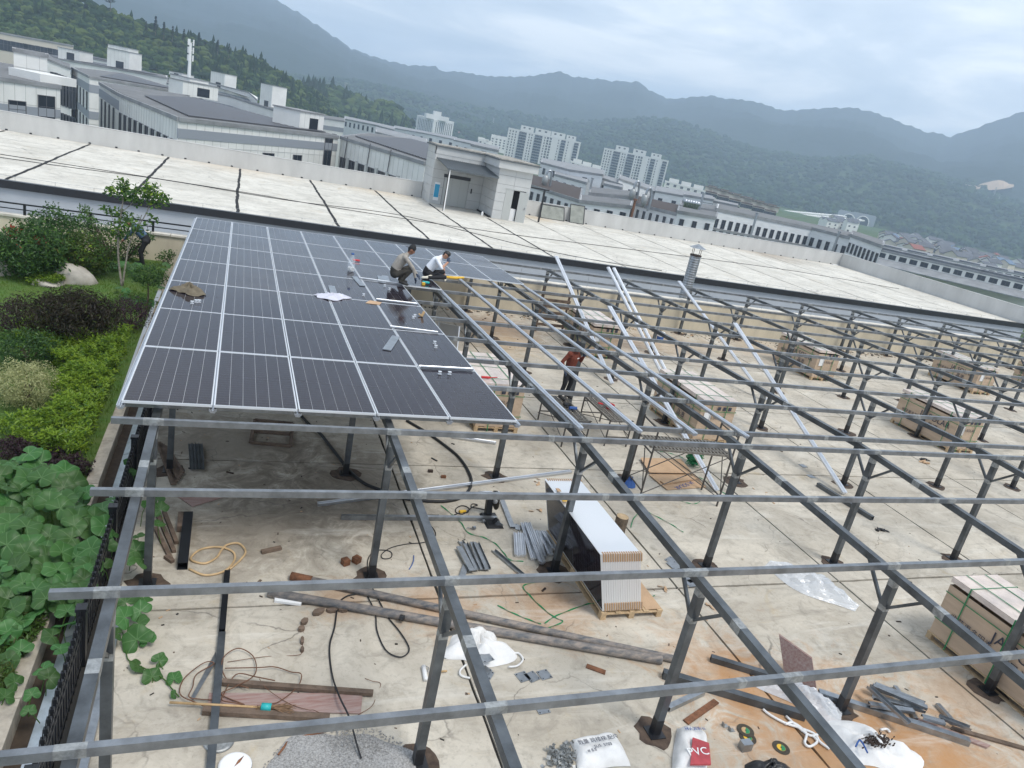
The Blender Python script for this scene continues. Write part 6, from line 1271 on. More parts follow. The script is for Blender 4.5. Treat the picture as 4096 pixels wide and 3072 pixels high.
# flattened cardboard
for i, (pts, z, lb) in enumerate(([[(1200, 400), (1560, 395), (1660, 505), (1350, 525)], .006, 'flattened cardboard sheet under the scaffold, front one with printing'], [[(1130, 280), (1450, 290), (1545, 405), (1205, 400)], .05, 'flattened cardboard sheet under the scaffold, back one'])):
    t = thing('cardboard_sheet', tuple(F('r3', *pts[0])), lb, 'cardboard', 'cardboard sheets under the scaffold'); slabp(FP('r3', pts), z, z+.012).build('sheet', 'cardboard', t)
    q0 = F('r3', pts[0][0], pts[0][1], z); slabp([F('r3', pts[0][0]+4, pts[0][1]+3), F('r3', pts[3][0]-2, pts[3][1]-4), F('r3', pts[3][0]-8, pts[3][1]+4), F('r3', pts[0][0]-4, pts[0][1]+10)], z+.0125, z+.025).build('flap', 'cardboard', t)
    if i == 0: put(t, txt('JA SOLAR', .17, 'inkblue'), Matrix.Translation(F('r3', 1480, 490)+Vector((0, 0, .021))) @ Matrix.Rotation(R(205), 4, 'Z'))
one(MB().bar(F('r3', 1305, 465, .04), F('r3', 1570, 425, .04), .14, .035), 'folded_cardboard', 'cardboard', 'folded strip of cardboard on the front cardboard sheet', 'cardboard')
# log stump, blue cloth, plates
p = F('r3', 952, 865); t = thing('log_stump', tuple(p), 'short upright log stump behind the panel stack', 'log'); MB().lathe([(.125, 0), (.118, .1), (.125, .3), (.122, .36)], tuple(p), 18).build('bark_side', 'bark', t, smooth=False); MB().lathe([(.118, .36), (.112, .366)], tuple(p), 18).build('cut_face', 'wood', t)
def heap(name, c, rx, ry, h, m_, label, cat, n=26, rough=.35, seed=1, ang=0., parts=()):
    rg = random.Random(seed); m = MB(); nr = 9; ph = [rg.uniform(0, 6.28) for _ in range(12)]
    for i in range(nr+1):
        f = i/nr
        for j in range(n):
            t_ = j*6.2832/n; k = 1+rough*(.35*math.sin(2*t_+ph[0])+.25*math.sin(3*t_+ph[1])+.2*math.sin(5*t_+ph[2])); x, y = f*rx*k*math.cos(t_), f*ry*k*math.sin(t_)
            z = h*(1-f**2.2)*(1+rough*(.5*math.sin(4*t_+ph[3]+5*f)+.4*math.sin(7*t_+ph[4]-8*f)+.4*math.sin(9*f+ph[5]+2*t_)))+.006; m.V.append((c.x+x*math.cos(ang)-y*math.sin(ang), c.y+x*math.sin(ang)+y*math.cos(ang), max(.005, z) if i < nr else .004))
    for i in range(nr):
        for j in range(n): j2 = (j+1) % n; m.f(i*n+j, i*n+j2, (i+1)*n+j2, (i+1)*n+j)
    if parts: t = thing(name, (c.x, c.y, 0), label, cat); m.build('sack_body' if 'sack' in name or 'bag' in name else 'cloth', m_, t, smooth=True); return t
    return one(m, name, m_, label, cat, None, True, (c.x, c.y, 0))
heap('blue_cloth', F('r3', 1000, 462)+Vector((.02, -.18, 0)), .13, .12, .2, 'blue', 'crumpled dark blue cloth at the foot of a post', 'cloth', seed=3)
def plateg(c, x, y, s, a, z, label, m_='galv', grp='galvanised base plates on the floor'):
    p = F(c, x, y, z); t = thing('base_plate_loose', (p.x, p.y, z), label, 'plate', grp); M = Matrix.Translation((p.x, p.y, z+.003)) @ Matrix.Rotation(a, 4, 'Z'); MB().box(-s/2, s/2, -s/2, s/2, 0, .008).xf(M).build('plate', m_, t)
    for sx in (-1, 1):
        for sy in (-1, 1): MB().lathe([(.011, .0082), (.011, .0092)], (sx*s*.37, sy*s*.37, 0), 8).xf(M).build('bolt_hole', 'blackpaint', t)
for a_ in (('r6', 1898, 768, .17, .3, .13, 'galvanised plate lying on the white sack'), ('r6', 1880, 868, .17, .6, .01, 'galvanised plate below the white sack, upper of a pair'), ('r6', 1905, 900, .16, .9, .0, 'galvanised plate below the white sack, lower of a pair'), ('r6', 1665, 722, .17, .05, .03, 'galvanised plate left of the white sack'), ('r6', 1590, 735, .17, .2, .0, 'galvanised plate half hidden by the post'), ('r7', 183, 922, .17, .25, .0, 'galvanised plate, left of the row of three'), ('r7', 258, 922, .17, .35, .0, 'galvanised plate, middle of the row of three'), ('r7', 357, 905, .17, .2, .0, 'galvanised plate, right of the row of three'), ('r7', 338, 1178, .17, .1, .0, 'galvanised plate under the near purlin'), ('r4', 427, 330, .18, .1, .0, 'galvanised plate far right on the clean floor'), ('r4', 490, 415, .18, .1, .0, 'galvanised plate by the floor joint on the right'), ('r3', 1385, 1095, .22, .5, .0, 'galvanised plate under the rafter, first of a spread pile'), ('r3', 1400, 1130, .22, .2, .012, 'galvanised plate under the rafter, second of a spread pile'), ('r3', 1525, 1240, .2, .3, .0, 'galvanised plate by the post foot, front one'), ('r3', 1535, 1275, .2, .1, .0, 'galvanised plate by the post foot, back one'), ('r2', 2150, 1025, .17, .7, .0, 'galvanised plate beside the saw offcut')): plateg(*a_)
# paint roller
p = F('r6', 1405, 895, .03); t = thing('paint_roller', tuple(p), 'pale paint roller lying beside the near post', 'roller'); MB().tube([F('r6', 1395, 835, .03), F('r6', 1415, 945, .03)], .03, 10).build('sleeve', 'sack', t, smooth=True); MB().tube(spline([F('r6', 1410, 830, .03), F('r6', 1440, 850, .03), F('r6', 1430, 880, .03), F('r6', 1520, 878, .03)], 5), .005, 5).build('arm', 'galv', t); MB().tube([F('r6', 1515, 878, .03), F('r6', 1585, 872, .03)], .014, 8).build('grip', 'bamboo', t)
# sacks
heap('white_sack', F('r6', 1830, 700), .50, .34, .20, 'sack', 'crumpled white woven sack near the old pipes', 'sack', 40, .55, 5, .2)
for pts, lb in (([(2080, 840), (2150, 830), (2195, 780), (2160, 730), (2100, 735)], 'white carrying loop on the right of the crumpled sack'), ([(1770, 930), (1700, 910), (1690, 870), (1740, 820)], 'white carrying loop below the crumpled sack')):
    rope([F('r6', x, y, .03) for x, y in pts], .014, 'sack_loop', 'sack', lb, 'loop')
def bag(name, c, quad, h, m_, label, seed, writing=()):
    # a lying filled bag: pillow between four floor corners
    P = FP(c, quad); rg = random.Random(seed); ph = [rg.uniform(0, 6.28) for _ in range(6)]; n = 16; m = MB(); G = {}
    for k, sg in ((0, 1), (1, -1)):
        for i in range(n+1):
            for j in range(n+1):
                u, v = i/n, j/n; p = P[0].lerp(P[1], u).lerp(P[3].lerp(P[2], u), v); e = (1-(2*u-1)**4)*(1-(2*v-1)**4); z = h*e**.5*(1+.12*math.sin(9*u+ph[0])+.10*math.sin(11*v+ph[1])+.08*math.sin(17*u+13*v+ph[2])) if sg > 0 else .003
                q = Vector((p.x, p.y, 0)); cc = (P[0]+P[2])/2; q += (Vector((cc.x, cc.y, 0))-q)*.05*math.sin(6*(u+v)+ph[3])*(1-e); G[k, i, j] = len(m.V); m.V.append((q.x, q.y, max(.003, z)+.004))
    for i in range(n):
        for j in range(n): m.f(G[0, i, j], G[0, i+1, j], G[0, i+1, j+1], G[0, i, j+1])
    t = thing(name, ((P[0]+P[2])/2)[:], label, 'bag'); m.build('bag_body', m_, t, smooth=True)
    def on(u, v): p = P[0].lerp(P[1], u).lerp(P[3].lerp(P[2], u), v); return p+Vector((0, 0, h*1.22+.012))
    for (s, size, u, v, mm, extra) in writing:
        p = on(u, v); d = (P[1]-P[0]); put(t, txt(s, size, mm), Matrix.Translation((p.x, p.y, p.z)) @ Matrix.Rotation(math.atan2(d.y, d.x)+extra, 4, 'Z'))
    return t, on
bag('white_sack_bag', 'r7', [(640, 1680), (1045, 1640), (935, 1385), (560, 1450)], .13, 'sack', 'full white bag with black handwriting at the bottom edge', 3, [('数量 跳楼梯 配件', .075, .45, .62, 'ink', .1), ('SUS  5703', .06, .5, .42, 'ink', .1), ('# 8.8', .06, .25, .30, 'ink', .1)])
mat('cementbag', (.66, .65, .63), .7, var=.15, vscale=8); mat('cementred', (.42, .06, .07), .7, var=.3, vscale=8)
t, on = bag('cement_bag', 'r7', [(1370, 1740), (1670, 1735), (1655, 1385), (1420, 1325)], .15, 'cementbag', 'red and white printed bag standing slumped at the bottom edge', 6, [('外墙腻子粉', .06, .5, .80, 'inkblue', 3.14), ('PVC', .16, .62, .30, 'paper', 0.05)])
pp_ = [on(.42, .05), on(.98, .05), on(.95, .52), on(.45, .60)]; MB().hexa([p-Vector((0, 0, .03)) for p in pp_], [p-Vector((0, 0, .004)) for p in pp_]).build('red_print', 'cementred', t)
t = heap('bulk_bag', F('r8', 960, 1490), .62, .42, .16, 'sack', 'large flattened white bulk bag holding small screws at the lower right', 'sack', 40, .45, 9, -.35, (1,))
c = F('r8', 985, 1520); m = MB()
for i in range(220): x, y = rnd.gauss(0, .10), rnd.gauss(0, .05); s = rnd.uniform(.008, .018); m.box(c.x+x-s, c.x+x+s, c.y+y-.004, c.y+y+.004, .19+rnd.uniform(-.01, .01), .20+rnd.uniform(0, .015))
o = one(m, 'loose_screws', 'darkrust', 'dark loose screws in the mouth of the bulk bag', 'screws'); o['kind'] = 'stuff'
MB().tube(spline([F('r8', x, y, .19) for x, y in ((850, 1480), (880, 1430), (910, 1460), (945, 1530))], 6), .012, 6).build('edge_cord', 'blue', t)
for k, (pts, lb) in enumerate((([(105, 1180), (160, 1225), (280, 1290), (400, 1330), (520, 1380), (560, 1440), (640, 1500)], 'white webbing strap trailing from the bulk bag'), ([(285, 1300), (350, 1290), (450, 1370), (440, 1450), (480, 1480), (540, 1440), (500, 1390)], 'white webbing loop left of the bulk bag'), ([(290, 1235), (380, 1320), (480, 1390), (560, 1380)], 'short white webbing strap beside the rafter'), ([(1240, 1530), (1320, 1590), (1330, 1640), (1290, 1640)], 'white webbing loop right of the bulk bag'), ([(1050, 1345), (1100, 1340), (1125, 1365)], 'white webbing loop behind the bulk bag'))):
    rope([F('r8', x, y, .03) for x, y in pts], .018, 'webbing_strap', 'sack', lb, 'strap')
heap('black_sack', F('r8', 150, 1690), .3, .2, .14, 'blackplastic', 'dark open sack at the bottom edge right of the printed bag', 'sack', seed=4)
# clips spilling from the bag
m = MB()
for i in range(110):
    p = F('r7', rnd.gauss(500, 60), rnd.gauss(1580, 55)); a = rnd.uniform(0, 6.28); M = Matrix.Translation((p.x, p.y, rnd.uniform(.004, .05))) @ Matrix.Rotation(a, 4, 'Z') @ Matrix.Rotation(rnd.uniform(-.6, .6), 4, 'X'); b = len(m.V); m.box(-.025, .025, -.02, .02, 0, .003).box(-.025, -.022, -.02, .02, .003, .03); m.xf(M, b)
o = one(m, 'metal_clips', 'zinc', 'spilled bright metal clips beside the white bag', 'clips'); o['kind'] = 'stuff'
for i, (c, x, y, z, r_, lb) in enumerate((('r7', 1992, 1410, .003, .115, 'brown cutting disc lying below another at the bottom edge'), ('r7', 1975, 1352, .012, .115, 'brown cutting disc with a green and yellow label, upper of the pair'), ('r8', 250, 1490, .003, .115, 'brown cutting disc with a yellow label lying alone on the rusty floor'))):
    p = F(c, x, y, z); t = thing('cutting_disc', (p.x, p.y, z), lb, 'cutting disc', 'cutting discs'); MB().lathe([(r_, 0), (r_, .004)], (p.x, p.y, z), 32).build('disc', 'disc', t); MB().lathe([(r_*.5, .0045), (r_*.5, .0055)], (p.x, p.y, z), 24).build('label', 'yellow' if i != 1 else 'bamboo', t); MB().poly([(p.x+r_*.48*math.cos(q), p.y+r_*.48*math.sin(q), z+.0062) for q in [k*.3142-2.2 for k in range(11)]]).build('label_print', 'greenstrap', t); MB().lathe([(.012, .0063), (.012, .007)], (p.x, p.y, z), 10).build('hole', 'blackpaint', t)
for i in range(6): p = F('r7', 1965, 1500, 0); MB().box(p.x-.075, p.x+.075, p.y-.05, p.y+.05, .003+.02*i, .02+.02*i).build('bracket', 'galv', label='flat steel bracket in the small stack by the cutting discs, %s from the floor' % ordn(i), cat='bracket', group='stack of brackets')
for x, y, lb in ((1810, 1315, 'small angle bracket left of the cutting discs'), (1860, 1350, 'small bright angle bracket touching the cutting discs')): p = F('r7', x, y); one(MB().box(p.x-.04, p.x+.04, p.y-.03, p.y+.03, .003, .007).box(p.x-.04, p.x-.036, p.y-.03, p.y+.03, .007, .06), 'angle_bracket', 'zinc', lb, 'bracket')
P = FP('r8', [(275, 890), (545, 1095)]); q0, q1 = P; one(MB().hexa([q0, q1, q1+Vector((.03, .03, 0)), q0+Vector((.03, .03, 0))], [q0+Vector((.02, .35, .42)), q1+Vector((.02, .35, .42)), q1+Vector((.05, .38, .42)), q0+Vector((.05, .38, .42))]), 'leaning_board', 'redboard', 'red brown plywood board propped up on the rusty floor', 'board')
def film(c, cx, cy, rx, ry, h, ang, lb, seed):
    rg = random.Random(seed); p0 = F(c, cx, cy); m = MB(); n1, n2 = 26, 18
    for j in range(n2+1):
        for i in range(n1+1):
            u, v = i/n1*2-1, j/n2*2-1; wd = 1-.35*abs(u)**2+.25*math.sin(3*u+seed); x, y = u*rx, v*ry*wd; z = .01+h*(1-u*u)*(1-v*v)*(.6+.6*abs(math.sin(7*u+3*v+seed))*abs(math.sin(9*v-4*u)))+rg.uniform(0, .03)*(1-v*v)
            m.V.append((p0.x+x*math.cos(ang)-y*math.sin(ang), p0.y+x*math.sin(ang)+y*math.cos(ang), z))
    for j in range(n2):
        for i in range(n1): a = j*(n1+1)+i; m.f(a, a+1, a+n1+2, a+n1+1)
    one(m, 'plastic_film', 'film', lb, 'plastic film', None, False, (p0.x, p0.y, 0))
film('r4', 490, 1290, .85, .38, .22, R(-58), 'crumpled clear plastic wrap lying on the open floor at the right', 2)
film('r8', 385, 1090, .6, .26, .22, R(-48), 'crumpled clear plastic wrap beside the propped board', 5)
# gloves, bucket, crate slats, saw
for c, x, y, lb in (('r4', 1020, 855, 'pair of black gloves lying on the clean floor'), ('r4', 1375, 283, 'dark sandal lying far right on the floor')):
    p = F(c, x, y); t = thing('work_glove', tuple(p), lb, 'glove'); a0 = rnd.uniform(0, 3)
    for k in range(2):
        b = p+Vector((.12*k, .05*k, .02)); m = MB().tube([b, b+Vector((.1, .04-.1*k, .01))], [.04, .035], 8)
        for f in range(4): m.tube([b+Vector((.1, .04-.1*k, .01)), b+Vector((.19, .02*f-.02-.1*k, .0))], [.013, .01], 6)
        m.tube([b, b+Vector((.03, .09, 0))], [.014, .01], 6); m.build('glove', 'blackplastic', t, smooth=True)
p = F('r4', 1415, 312); one(MB().tube([p+Vector((-.1, .04, .03)), p+Vector((.1, -.02, .03))], .035, 8).poly([p+Vector((-.2, .1, .01)), p+Vector((0, .0, .01)), p+Vector((.05, .1, .09)), p+Vector((-.1, .16, .02))]), 'torn_wrapper', 'cardboard', 'torn brown wrapper with a can beside the sandal', 'wrapper')
p = F('c7', 1282, 830); t = thing('bucket', (p.x, p.y, 0), 'white and blue paint bucket in front of the beige wall', 'bucket'); MB().lathe([(.13, .003), (.15, .2)], (p.x, p.y, 0), 18).build('lower_band', 'blue', t); MB().lathe([(.1505, .2), (.165, .36), (.17, .37), (.16, .37)], (p.x, p.y, 0), 18).build('upper_band', 'white', t)
t = thing('crate_frame', (11.3, 24.6, 0), 'open wooden slatted crate side standing behind the carton by the wall', 'crate')
for i in range(6): z = .25+i*.24; MB().box(10.75, 12.0, 24.55, 24.58, z, z+.11).build('slat', 'oldwood', t)
for x in (10.8, 11.9): MB().box(x, x+.07, 24.585, 24.64, 0, 1.75).build('upright', 'oldwood', t)
p = F('r2', 1945, 985); sw = thing('cutting_saw', (p.x, p.y, 0), 'black and silver chop saw cutting a square tube on the floor', 'saw')
g = lambda m, n, ma, s=False: m.xf(Matrix.Translation((p.x, p.y, 0))).build(n, ma, sw, smooth=s)
g(MB().hexa([(-.16, -.22, .003), (.17, -.22, .003), (.17, .3, .003), (-.16, .3, .003)], [(-.13, -.19, .05), (.14, -.19, .05), (.14, .27, .05), (-.13, .27, .05)]), 'base', 'blackplastic'); g(MB().bar((-.02, .22, .05), (-.02, .3, .42), .12, .10), 'column', 'blackplastic'); g(MB().tube([(-.26, .24, .46), (-.02, .24, .46)], .065, 14), 'motor', 'aluframe', True); g(MB().tube([(-.262, .24, .46), (-.29, .24, .46)], .05, 12), 'motor_cap', 'blackplastic')
g(MB().tube([(.07, .2, .36), (.085, .2, .36)], .18, 28), 'blade', 'disc'); g(MB().tube([(.03, .2, .42), (.12, .2, .42)], .12, 20), 'blade_guard', 'aluframe', True); g(MB().tube(spline([(.0, .2, .55), (.0, .05, .6), (.0, -.08, .52)], 4), .018, 8), 'handle', 'blackplastic', True); g(MB().bar((-.02, -.08, .05), (.06, -.08, .13), .06, .05), 'clamp', 'blackpaint'); g(MB().tube([(.06, -.1, .1), (.12, -.26, .1)], .012, 6), 'clamp_screw', 'galv')
for i, (x, y, lb) in enumerate(((1790, 1045, 'small round clamp lying left of the saw'), (1865, 990, 'small round clamp beside the saw base'))): q = F('r2', x, y); one(MB().tube([q+Vector((0, 0, .035)), q+Vector((.05, .02, .035))], .035, 12).bar(q+Vector((-.1, .03, .03)), q+Vector((0, 0, .03)), .015, .01), 'pipe_clamp', 'galv', lb, 'clamp')
# dim things under the array
t = thing('wooden_crate_base', tuple(F('r2', 180, 270)), 'dark wooden frame lying under the panels', 'crate')
for a, b in (((40, 160), (5, 340)), ((345, 190), (325, 370)), ((5, 340), (325, 370)), ((40, 160), (345, 190)), ((25, 250), (335, 275))): MB().bar(F('r2', *a, .03), F('r2', *b, .03), .07, .05).build('lath', 'oldwood', t)
for i in range(4): a, b = F('r1', 1530+i*27, 655, .03+.012*i), F('r1', 1545+i*27, 860, .03+.012*i); one(chan(a, b, .075, .04, .005), 'channel_offcut', 'steel', 'dark steel channel lying by the fence under the panels, %s from the left' % ordn(i), 'channel', 'steel channels by the fence')
for i in range(6): a, b = F('r1', 1275+i*14, 640+10*i, .05), F('r1', 1395+i*14, 980-18*i, .05); one(MB().bar(a, b, .09, .022), 'plank', 'oldwood', 'old dark plank in the heap against the fence, %s from the left' % ordn(i), 'plank', 'old planks by the fence')
for i, (a, b) in enumerate((((1250, 1330), (1380, 1590)), ((1270, 1230), (1400, 1520)), ((1320, 1200), (1420, 1450)), ((1330, 1560), (1390, 1600)))): one(MB().bar(F('r1', *a, .03), F('r1', *b, .03), .06, .05), 'plank', 'oldwood', 'short dark wood piece between the fence and the black beam, %s from the fence' % ordn(i), 'wood', 'wood pieces by the fence')
one(slabp(FP('r1', [(1430, 1085), (1770, 1068), (1805, 1085), (1545, 1165)]), .004, .022), 'wooden_board', 'redboard', 'dark red board lying near the fence', 'board')
one(MB().bar(F('r1', 1460, 1220, .06), F('r1', 1450, 1340, .06), .1, .1), 'wood_block', 'oldwood', 'brown wood block beside the black box beam', 'wood')
for i, (x, y) in enumerate(((1450, 580), (1555, 625))): q = F('r2', x, y); one(MB().box(q.x-.05, q.x+.05, q.y-.03, q.y+.03, .003, .05), 'brick_piece', 'darkrust' if i == 0 else 'rust', ['black lump on the floor inside the black hose', 'brown brick bit inside the black hose'][i], 'lump')
# litter
for nm, n, area, ms, lb in (('litter', 620, (-.9, 16, 4.6, 25.5), ['oldwood', 'cardboard', 'darkrust', 'joint'], 'small brown chips and litter scattered over the concrete floor'),):
    m = MB()
    for i in range(n):
        x = area[0]+(area[1]-area[0])*rnd.random()**1.5; y = area[2]+(area[3]-area[2])*rnd.random()**1.3; s = rnd.uniform(.004, .02)*(1.8 if rnd.random() < .12 else 1); a = rnd.uniform(0, 6.28); L_ = s*rnd.uniform(1, 4); m.mi = rnd.randrange(4); b = len(m.V); m.box(-L_/2, L_/2, -s/2, s/2, .002, .003+s*.4); m.xf(Matrix.Translation((x, y, 0)) @ Matrix.Rotation(a, 4, 'Z'), b)
    for i in range(500):                      # swept up along the wall foot
        x = rnd.uniform(6, 36); y = 26.7-abs(rnd.gauss(0, .35)); s = rnd.uniform(.01, .04); m.mi = rnd.randrange(4); b = len(m.V); m.box(-s*1.5, s*1.5, -s/2, s/2, .002, .003+s*.6); m.xf(Matrix.Translation((x, y, 0)) @ Matrix.Rotation(rnd.uniform(0, 6), 4, 'Z'), b)
    o = m.build(nm, ms, None, (0, 0, 0), label=lb, cat='litter'); o['kind'] = 'stuff'
for c, cx, cy, n in (('r3', 1670, 1460, 3), ('r3', 1300, 1325, 3), ('r2', 2290, 660, 4), ('r3', 290, 680, 4)):
    for i in range(n):
        q = F(c, cx+rnd.uniform(-40, 40), cy+rnd.uniform(-25, 25)); s = rnd.uniform(.03, .06); a = rnd.uniform(0, 3); M = Matrix.Translation(q) @ Matrix.Rotation(a, 4, 'Z'); one(MB().hexa([(-s, -s*.5, .003), (s, -s*.4, .003), (s*.9, s*.5, .02), (-s*.8, s*.4, .02)], [(-s, -s*.5, .007), (s, -s*.4, .007), (s*.9, s*.5, .024), (-s*.8, s*.4, .024)]).xf(M), 'cardboard_scrap', 'cardboard', 'small torn cardboard corner %s, %s of the group' % ({1670: 'lying right of the panel stack', 1300: 'behind the panel stack pallet', 2290: 'left of the panel stack top', 290: 'beside the alu offcuts'}[cx], ordn(i)), 'scrap', 'torn cardboard corners')
# ------------------------------------------------------------------ things left on the panels
def PT(c, x, y, dz=0):
    p = F(c, x, y, 2.4)
    for _ in range(4): p = F(c, x, y, panz(p.x, p.y)+dz)
    return p
for i, (a, b, w, lb) in enumerate((((655, 490), (675, 555), .16, 'flat strip by the white cloth'), ((840, 415), (905, 490), .15, 'flat strip below the water bottle'), ((1050, 412), (1065, 465), .18, 'flat strip, left of the two behind the squatting worker'), ((1085, 408), (1100, 462), .18, 'flat strip, right of the two behind the squatting worker'), ((1175, 895), (1100, 1005), .16, 'flat strip on the fifth column'))):
    one(MB().bar(PT('c6', *a, .012), PT('c6', *b, .012), w, .012), 'metal_strip', 'galv', 'blue grey metal '+lb+' on the panels', 'strip', 'metal strips on the panels')
for i, (a, b, lb) in enumerate((((880, 432), (1240, 482), 'behind the workers'), ((1015, 605), (1345, 642), 'beside the cardboard scrap'), ((1130, 825), (1510, 872), 'in the middle of the right columns'), ((1365, 1148), (1790, 1170), 'nearest the front'))):
    one(MB().profile(PT('c6', *a, .004), PT('c6', *b, .004), [(x*.7, y*.7) for x, y in RPRO]), 'thin_rail', 'alu', 'short thin rail lying across the panel joint, '+lb, 'rail', 'thin rails on the panels')
p = PT('c6', 810, 372, .002); t = thing('water_bottle', tuple(p), 'large clear plastic bottle holding white screws on the panels', 'bottle')
MB().lathe([(.10, .0), (.105, .02), (.10, .09), (.105, .11), (.10, .18), (.105, .2), (.10, .27), (.09, .33), (.04, .44), (.035, .47)], tuple(p), 18).build('bottle_body', 'bottleplastic', t, smooth=True); MB().lathe([(.04, .47), (.04, .51)], tuple(p), 12).build('bottle_cap', 'blue', t)
m = MB()
for i in range(120): a, r_ = rnd.uniform(0, 6.28), .085*math.sqrt(rnd.random()); m.box(p.x+r_*math.cos(a)-.012, p.x+r_*math.cos(a)+.012, p.y+r_*math.sin(a)-.01, p.y+r_*math.sin(a)+.01, p.z+.012+.1*(i/120), p.z+.03+.1*(i/120))
m.build('contents', 'white', t); p2 = PT('c6', 855, 292, .01); one(MB().tube([p2-Vector((.1, 0, -.03)), p2+Vector((.1, 0, .03))], .03, 8), 'screwdriver', 'red', 'red handled tool lying behind the water bottle', 'tool')
def cloth(c, x, y, rx, ry, h, m_, name, label, cat, seed):
    p = PT(c, x, y, .002); rg = random.Random(seed); m = MB(); n = 28; nr = 8; ph = [rg.uniform(0, 6.28) for _ in range(6)]
    for i in range(nr+1):
        f = i/nr
        for j in range(n): t_ = j*6.2832/n; k = 1+.22*math.sin(2*t_+ph[0])+.18*math.sin(3*t_+ph[1])+.1*math.sin(7*t_+ph[2]); z = h*(1-f*f)*(.7+.5*math.sin(5*t_+6*f+ph[3])*math.sin(4*f+ph[4]))+.01+.015*math.sin(6*t_)*(f > .8); X, Y = p.x+f*rx*k*math.cos(t_), p.y+f*ry*k*math.sin(t_); m.V.append((X, Y, panz(X, Y)+max(.004, z)))
    for i in range(nr):
        for j in range(n): j2 = (j+1) % n; m.f(i*n+j, i*n+j2, (i+1)*n+j2, (i+1)*n+j)
    one(m, name, m_, label, cat, None, True, tuple(p))
mat('khaki', (.15, .125, .085), .95, var=.35, vscale=12); mat('clothpale', (.55, .55, .62), .9, var=.15, vscale=8)
cloth('c6', 660, 582, .40, .26, .10, 'clothpale', 'crumpled_cloth', 'crumpled pale lilac cloth on the third panel column', 'cloth', 2)
cloth('c5', 1520, 838, .34, .26, .17, 'khaki', 'sun_hat', 'crumpled khaki sun hat lying on the leftmost panel column', 'hat', 5)
p = PT('c6', 995, 630, .004); one(MB().hexa([p+Vector(v) for v in ((-.2, -.06, 0), (.12, -.1, .0), (.2, .07, .02), (-.08, .1, .03))], [p+Vector(v) for v in ((-.2, -.06, .008), (.12, -.1, .008), (.2, .07, .028), (-.08, .1, .038))]), 'cardboard_scrap', 'cardboard', 'torn piece of cardboard on the panels below the squatting worker', 'cardboard')
for i, (c, x, y) in enumerate((('c5', 1545, 935), ('c5', 1578, 925), ('c5', 1603, 925), ('c6', 1083, 495), ('c6', 1122, 522), ('c6', 913, 570), ('c6', 1325, 738), ('c6', 1313, 752), ('c6', 1484, 955), ('c6', 1493, 988), ('c6', 1525, 1200), ('c6', 1604, 1203))):
    p = PT(c, x, y, .001); one(MB().box(p.x-.03, p.x+.03, p.y-.025, p.y+.025, p.z, p.z+.012).box(p.x-.012, p.x+.012, p.y-.025, p.y+.025, p.z+.012, p.z+.045).box(p.x-.03, p.x+.03, p.y-.025, p.y+.025, p.z+.045, p.z+.055), 'panel_clamp', 'aluframe', 'small bright panel clamp, %s' % ['left of three by the sun hat', 'middle of three by the sun hat', 'right of three by the sun hat', 'nearest the strips behind the squatting worker', 'in the squatting worker\'s reflection', 'alone on the fourth column', 'upper of the pair on the fifth column', 'lower of the pair on the fifth column', 'upper one in the fifth column second row', 'lower one in the fifth column second row', 'left of the pair at the front right', 'right of the pair at the front right'][i], 'clamp', 'panel clamps on the panels')
p = PT('c6', 1380, 735, .01); one(MB().tube([p, p+Vector((.05, .02, .12))], .03, 7).tube([p, p+Vector((-.05, .08, .03))], .02, 6), 'brown_glove', 'bamboo', 'crumpled tan glove on the fifth panel column', 'glove')
p = PT('c6', 1650, 425, .02); one(MB().tube([p-Vector((.3, .05, 0)), p, p+Vector((.3, .1, .02))], [.03, .045, .03], 8), 'yellow_tool', 'yellow', 'yellow handled tool lying on the rail right of the workers', 'tool')
p = PT('c6', 1415, 470, .02); t = thing('power_drill', tuple(p), 'green and yellow cordless drill in front of the seated worker', 'drill'); MB().tube([p+Vector((-.1, 0, .03)), p+Vector((.09, -.02, .03))], .035, 8).build('drill_body', 'teal', t, smooth=True); MB().tube([p+Vector((.09, -.02, .03)), p+Vector((.16, -.03, .03))], .018, 8).build('chuck', 'blackplastic', t); MB().tube([p+Vector((-.06, 0, .03)), p+Vector((-.1, -.12, .02))], .025, 6).build('grip', 'teal', t); MB().box(p.x-.15, p.x-.06, p.y-.18, p.y-.11, p.z-.015, p.z+.05).build('battery', 'yellow', t)
p = F('c6', 1900, 1225, 1.30); one(MB().tube([p-Vector((.12, 0, 0)), p+Vector((.1, 0, 0))], .03, 7).tube([p+Vector((.1, 0, 0)), p+Vector((.3, .05, 0))], .012, 5), 'strapping_tool', 'red', 'red hand tool on the carton right of the panel array', 'tool')
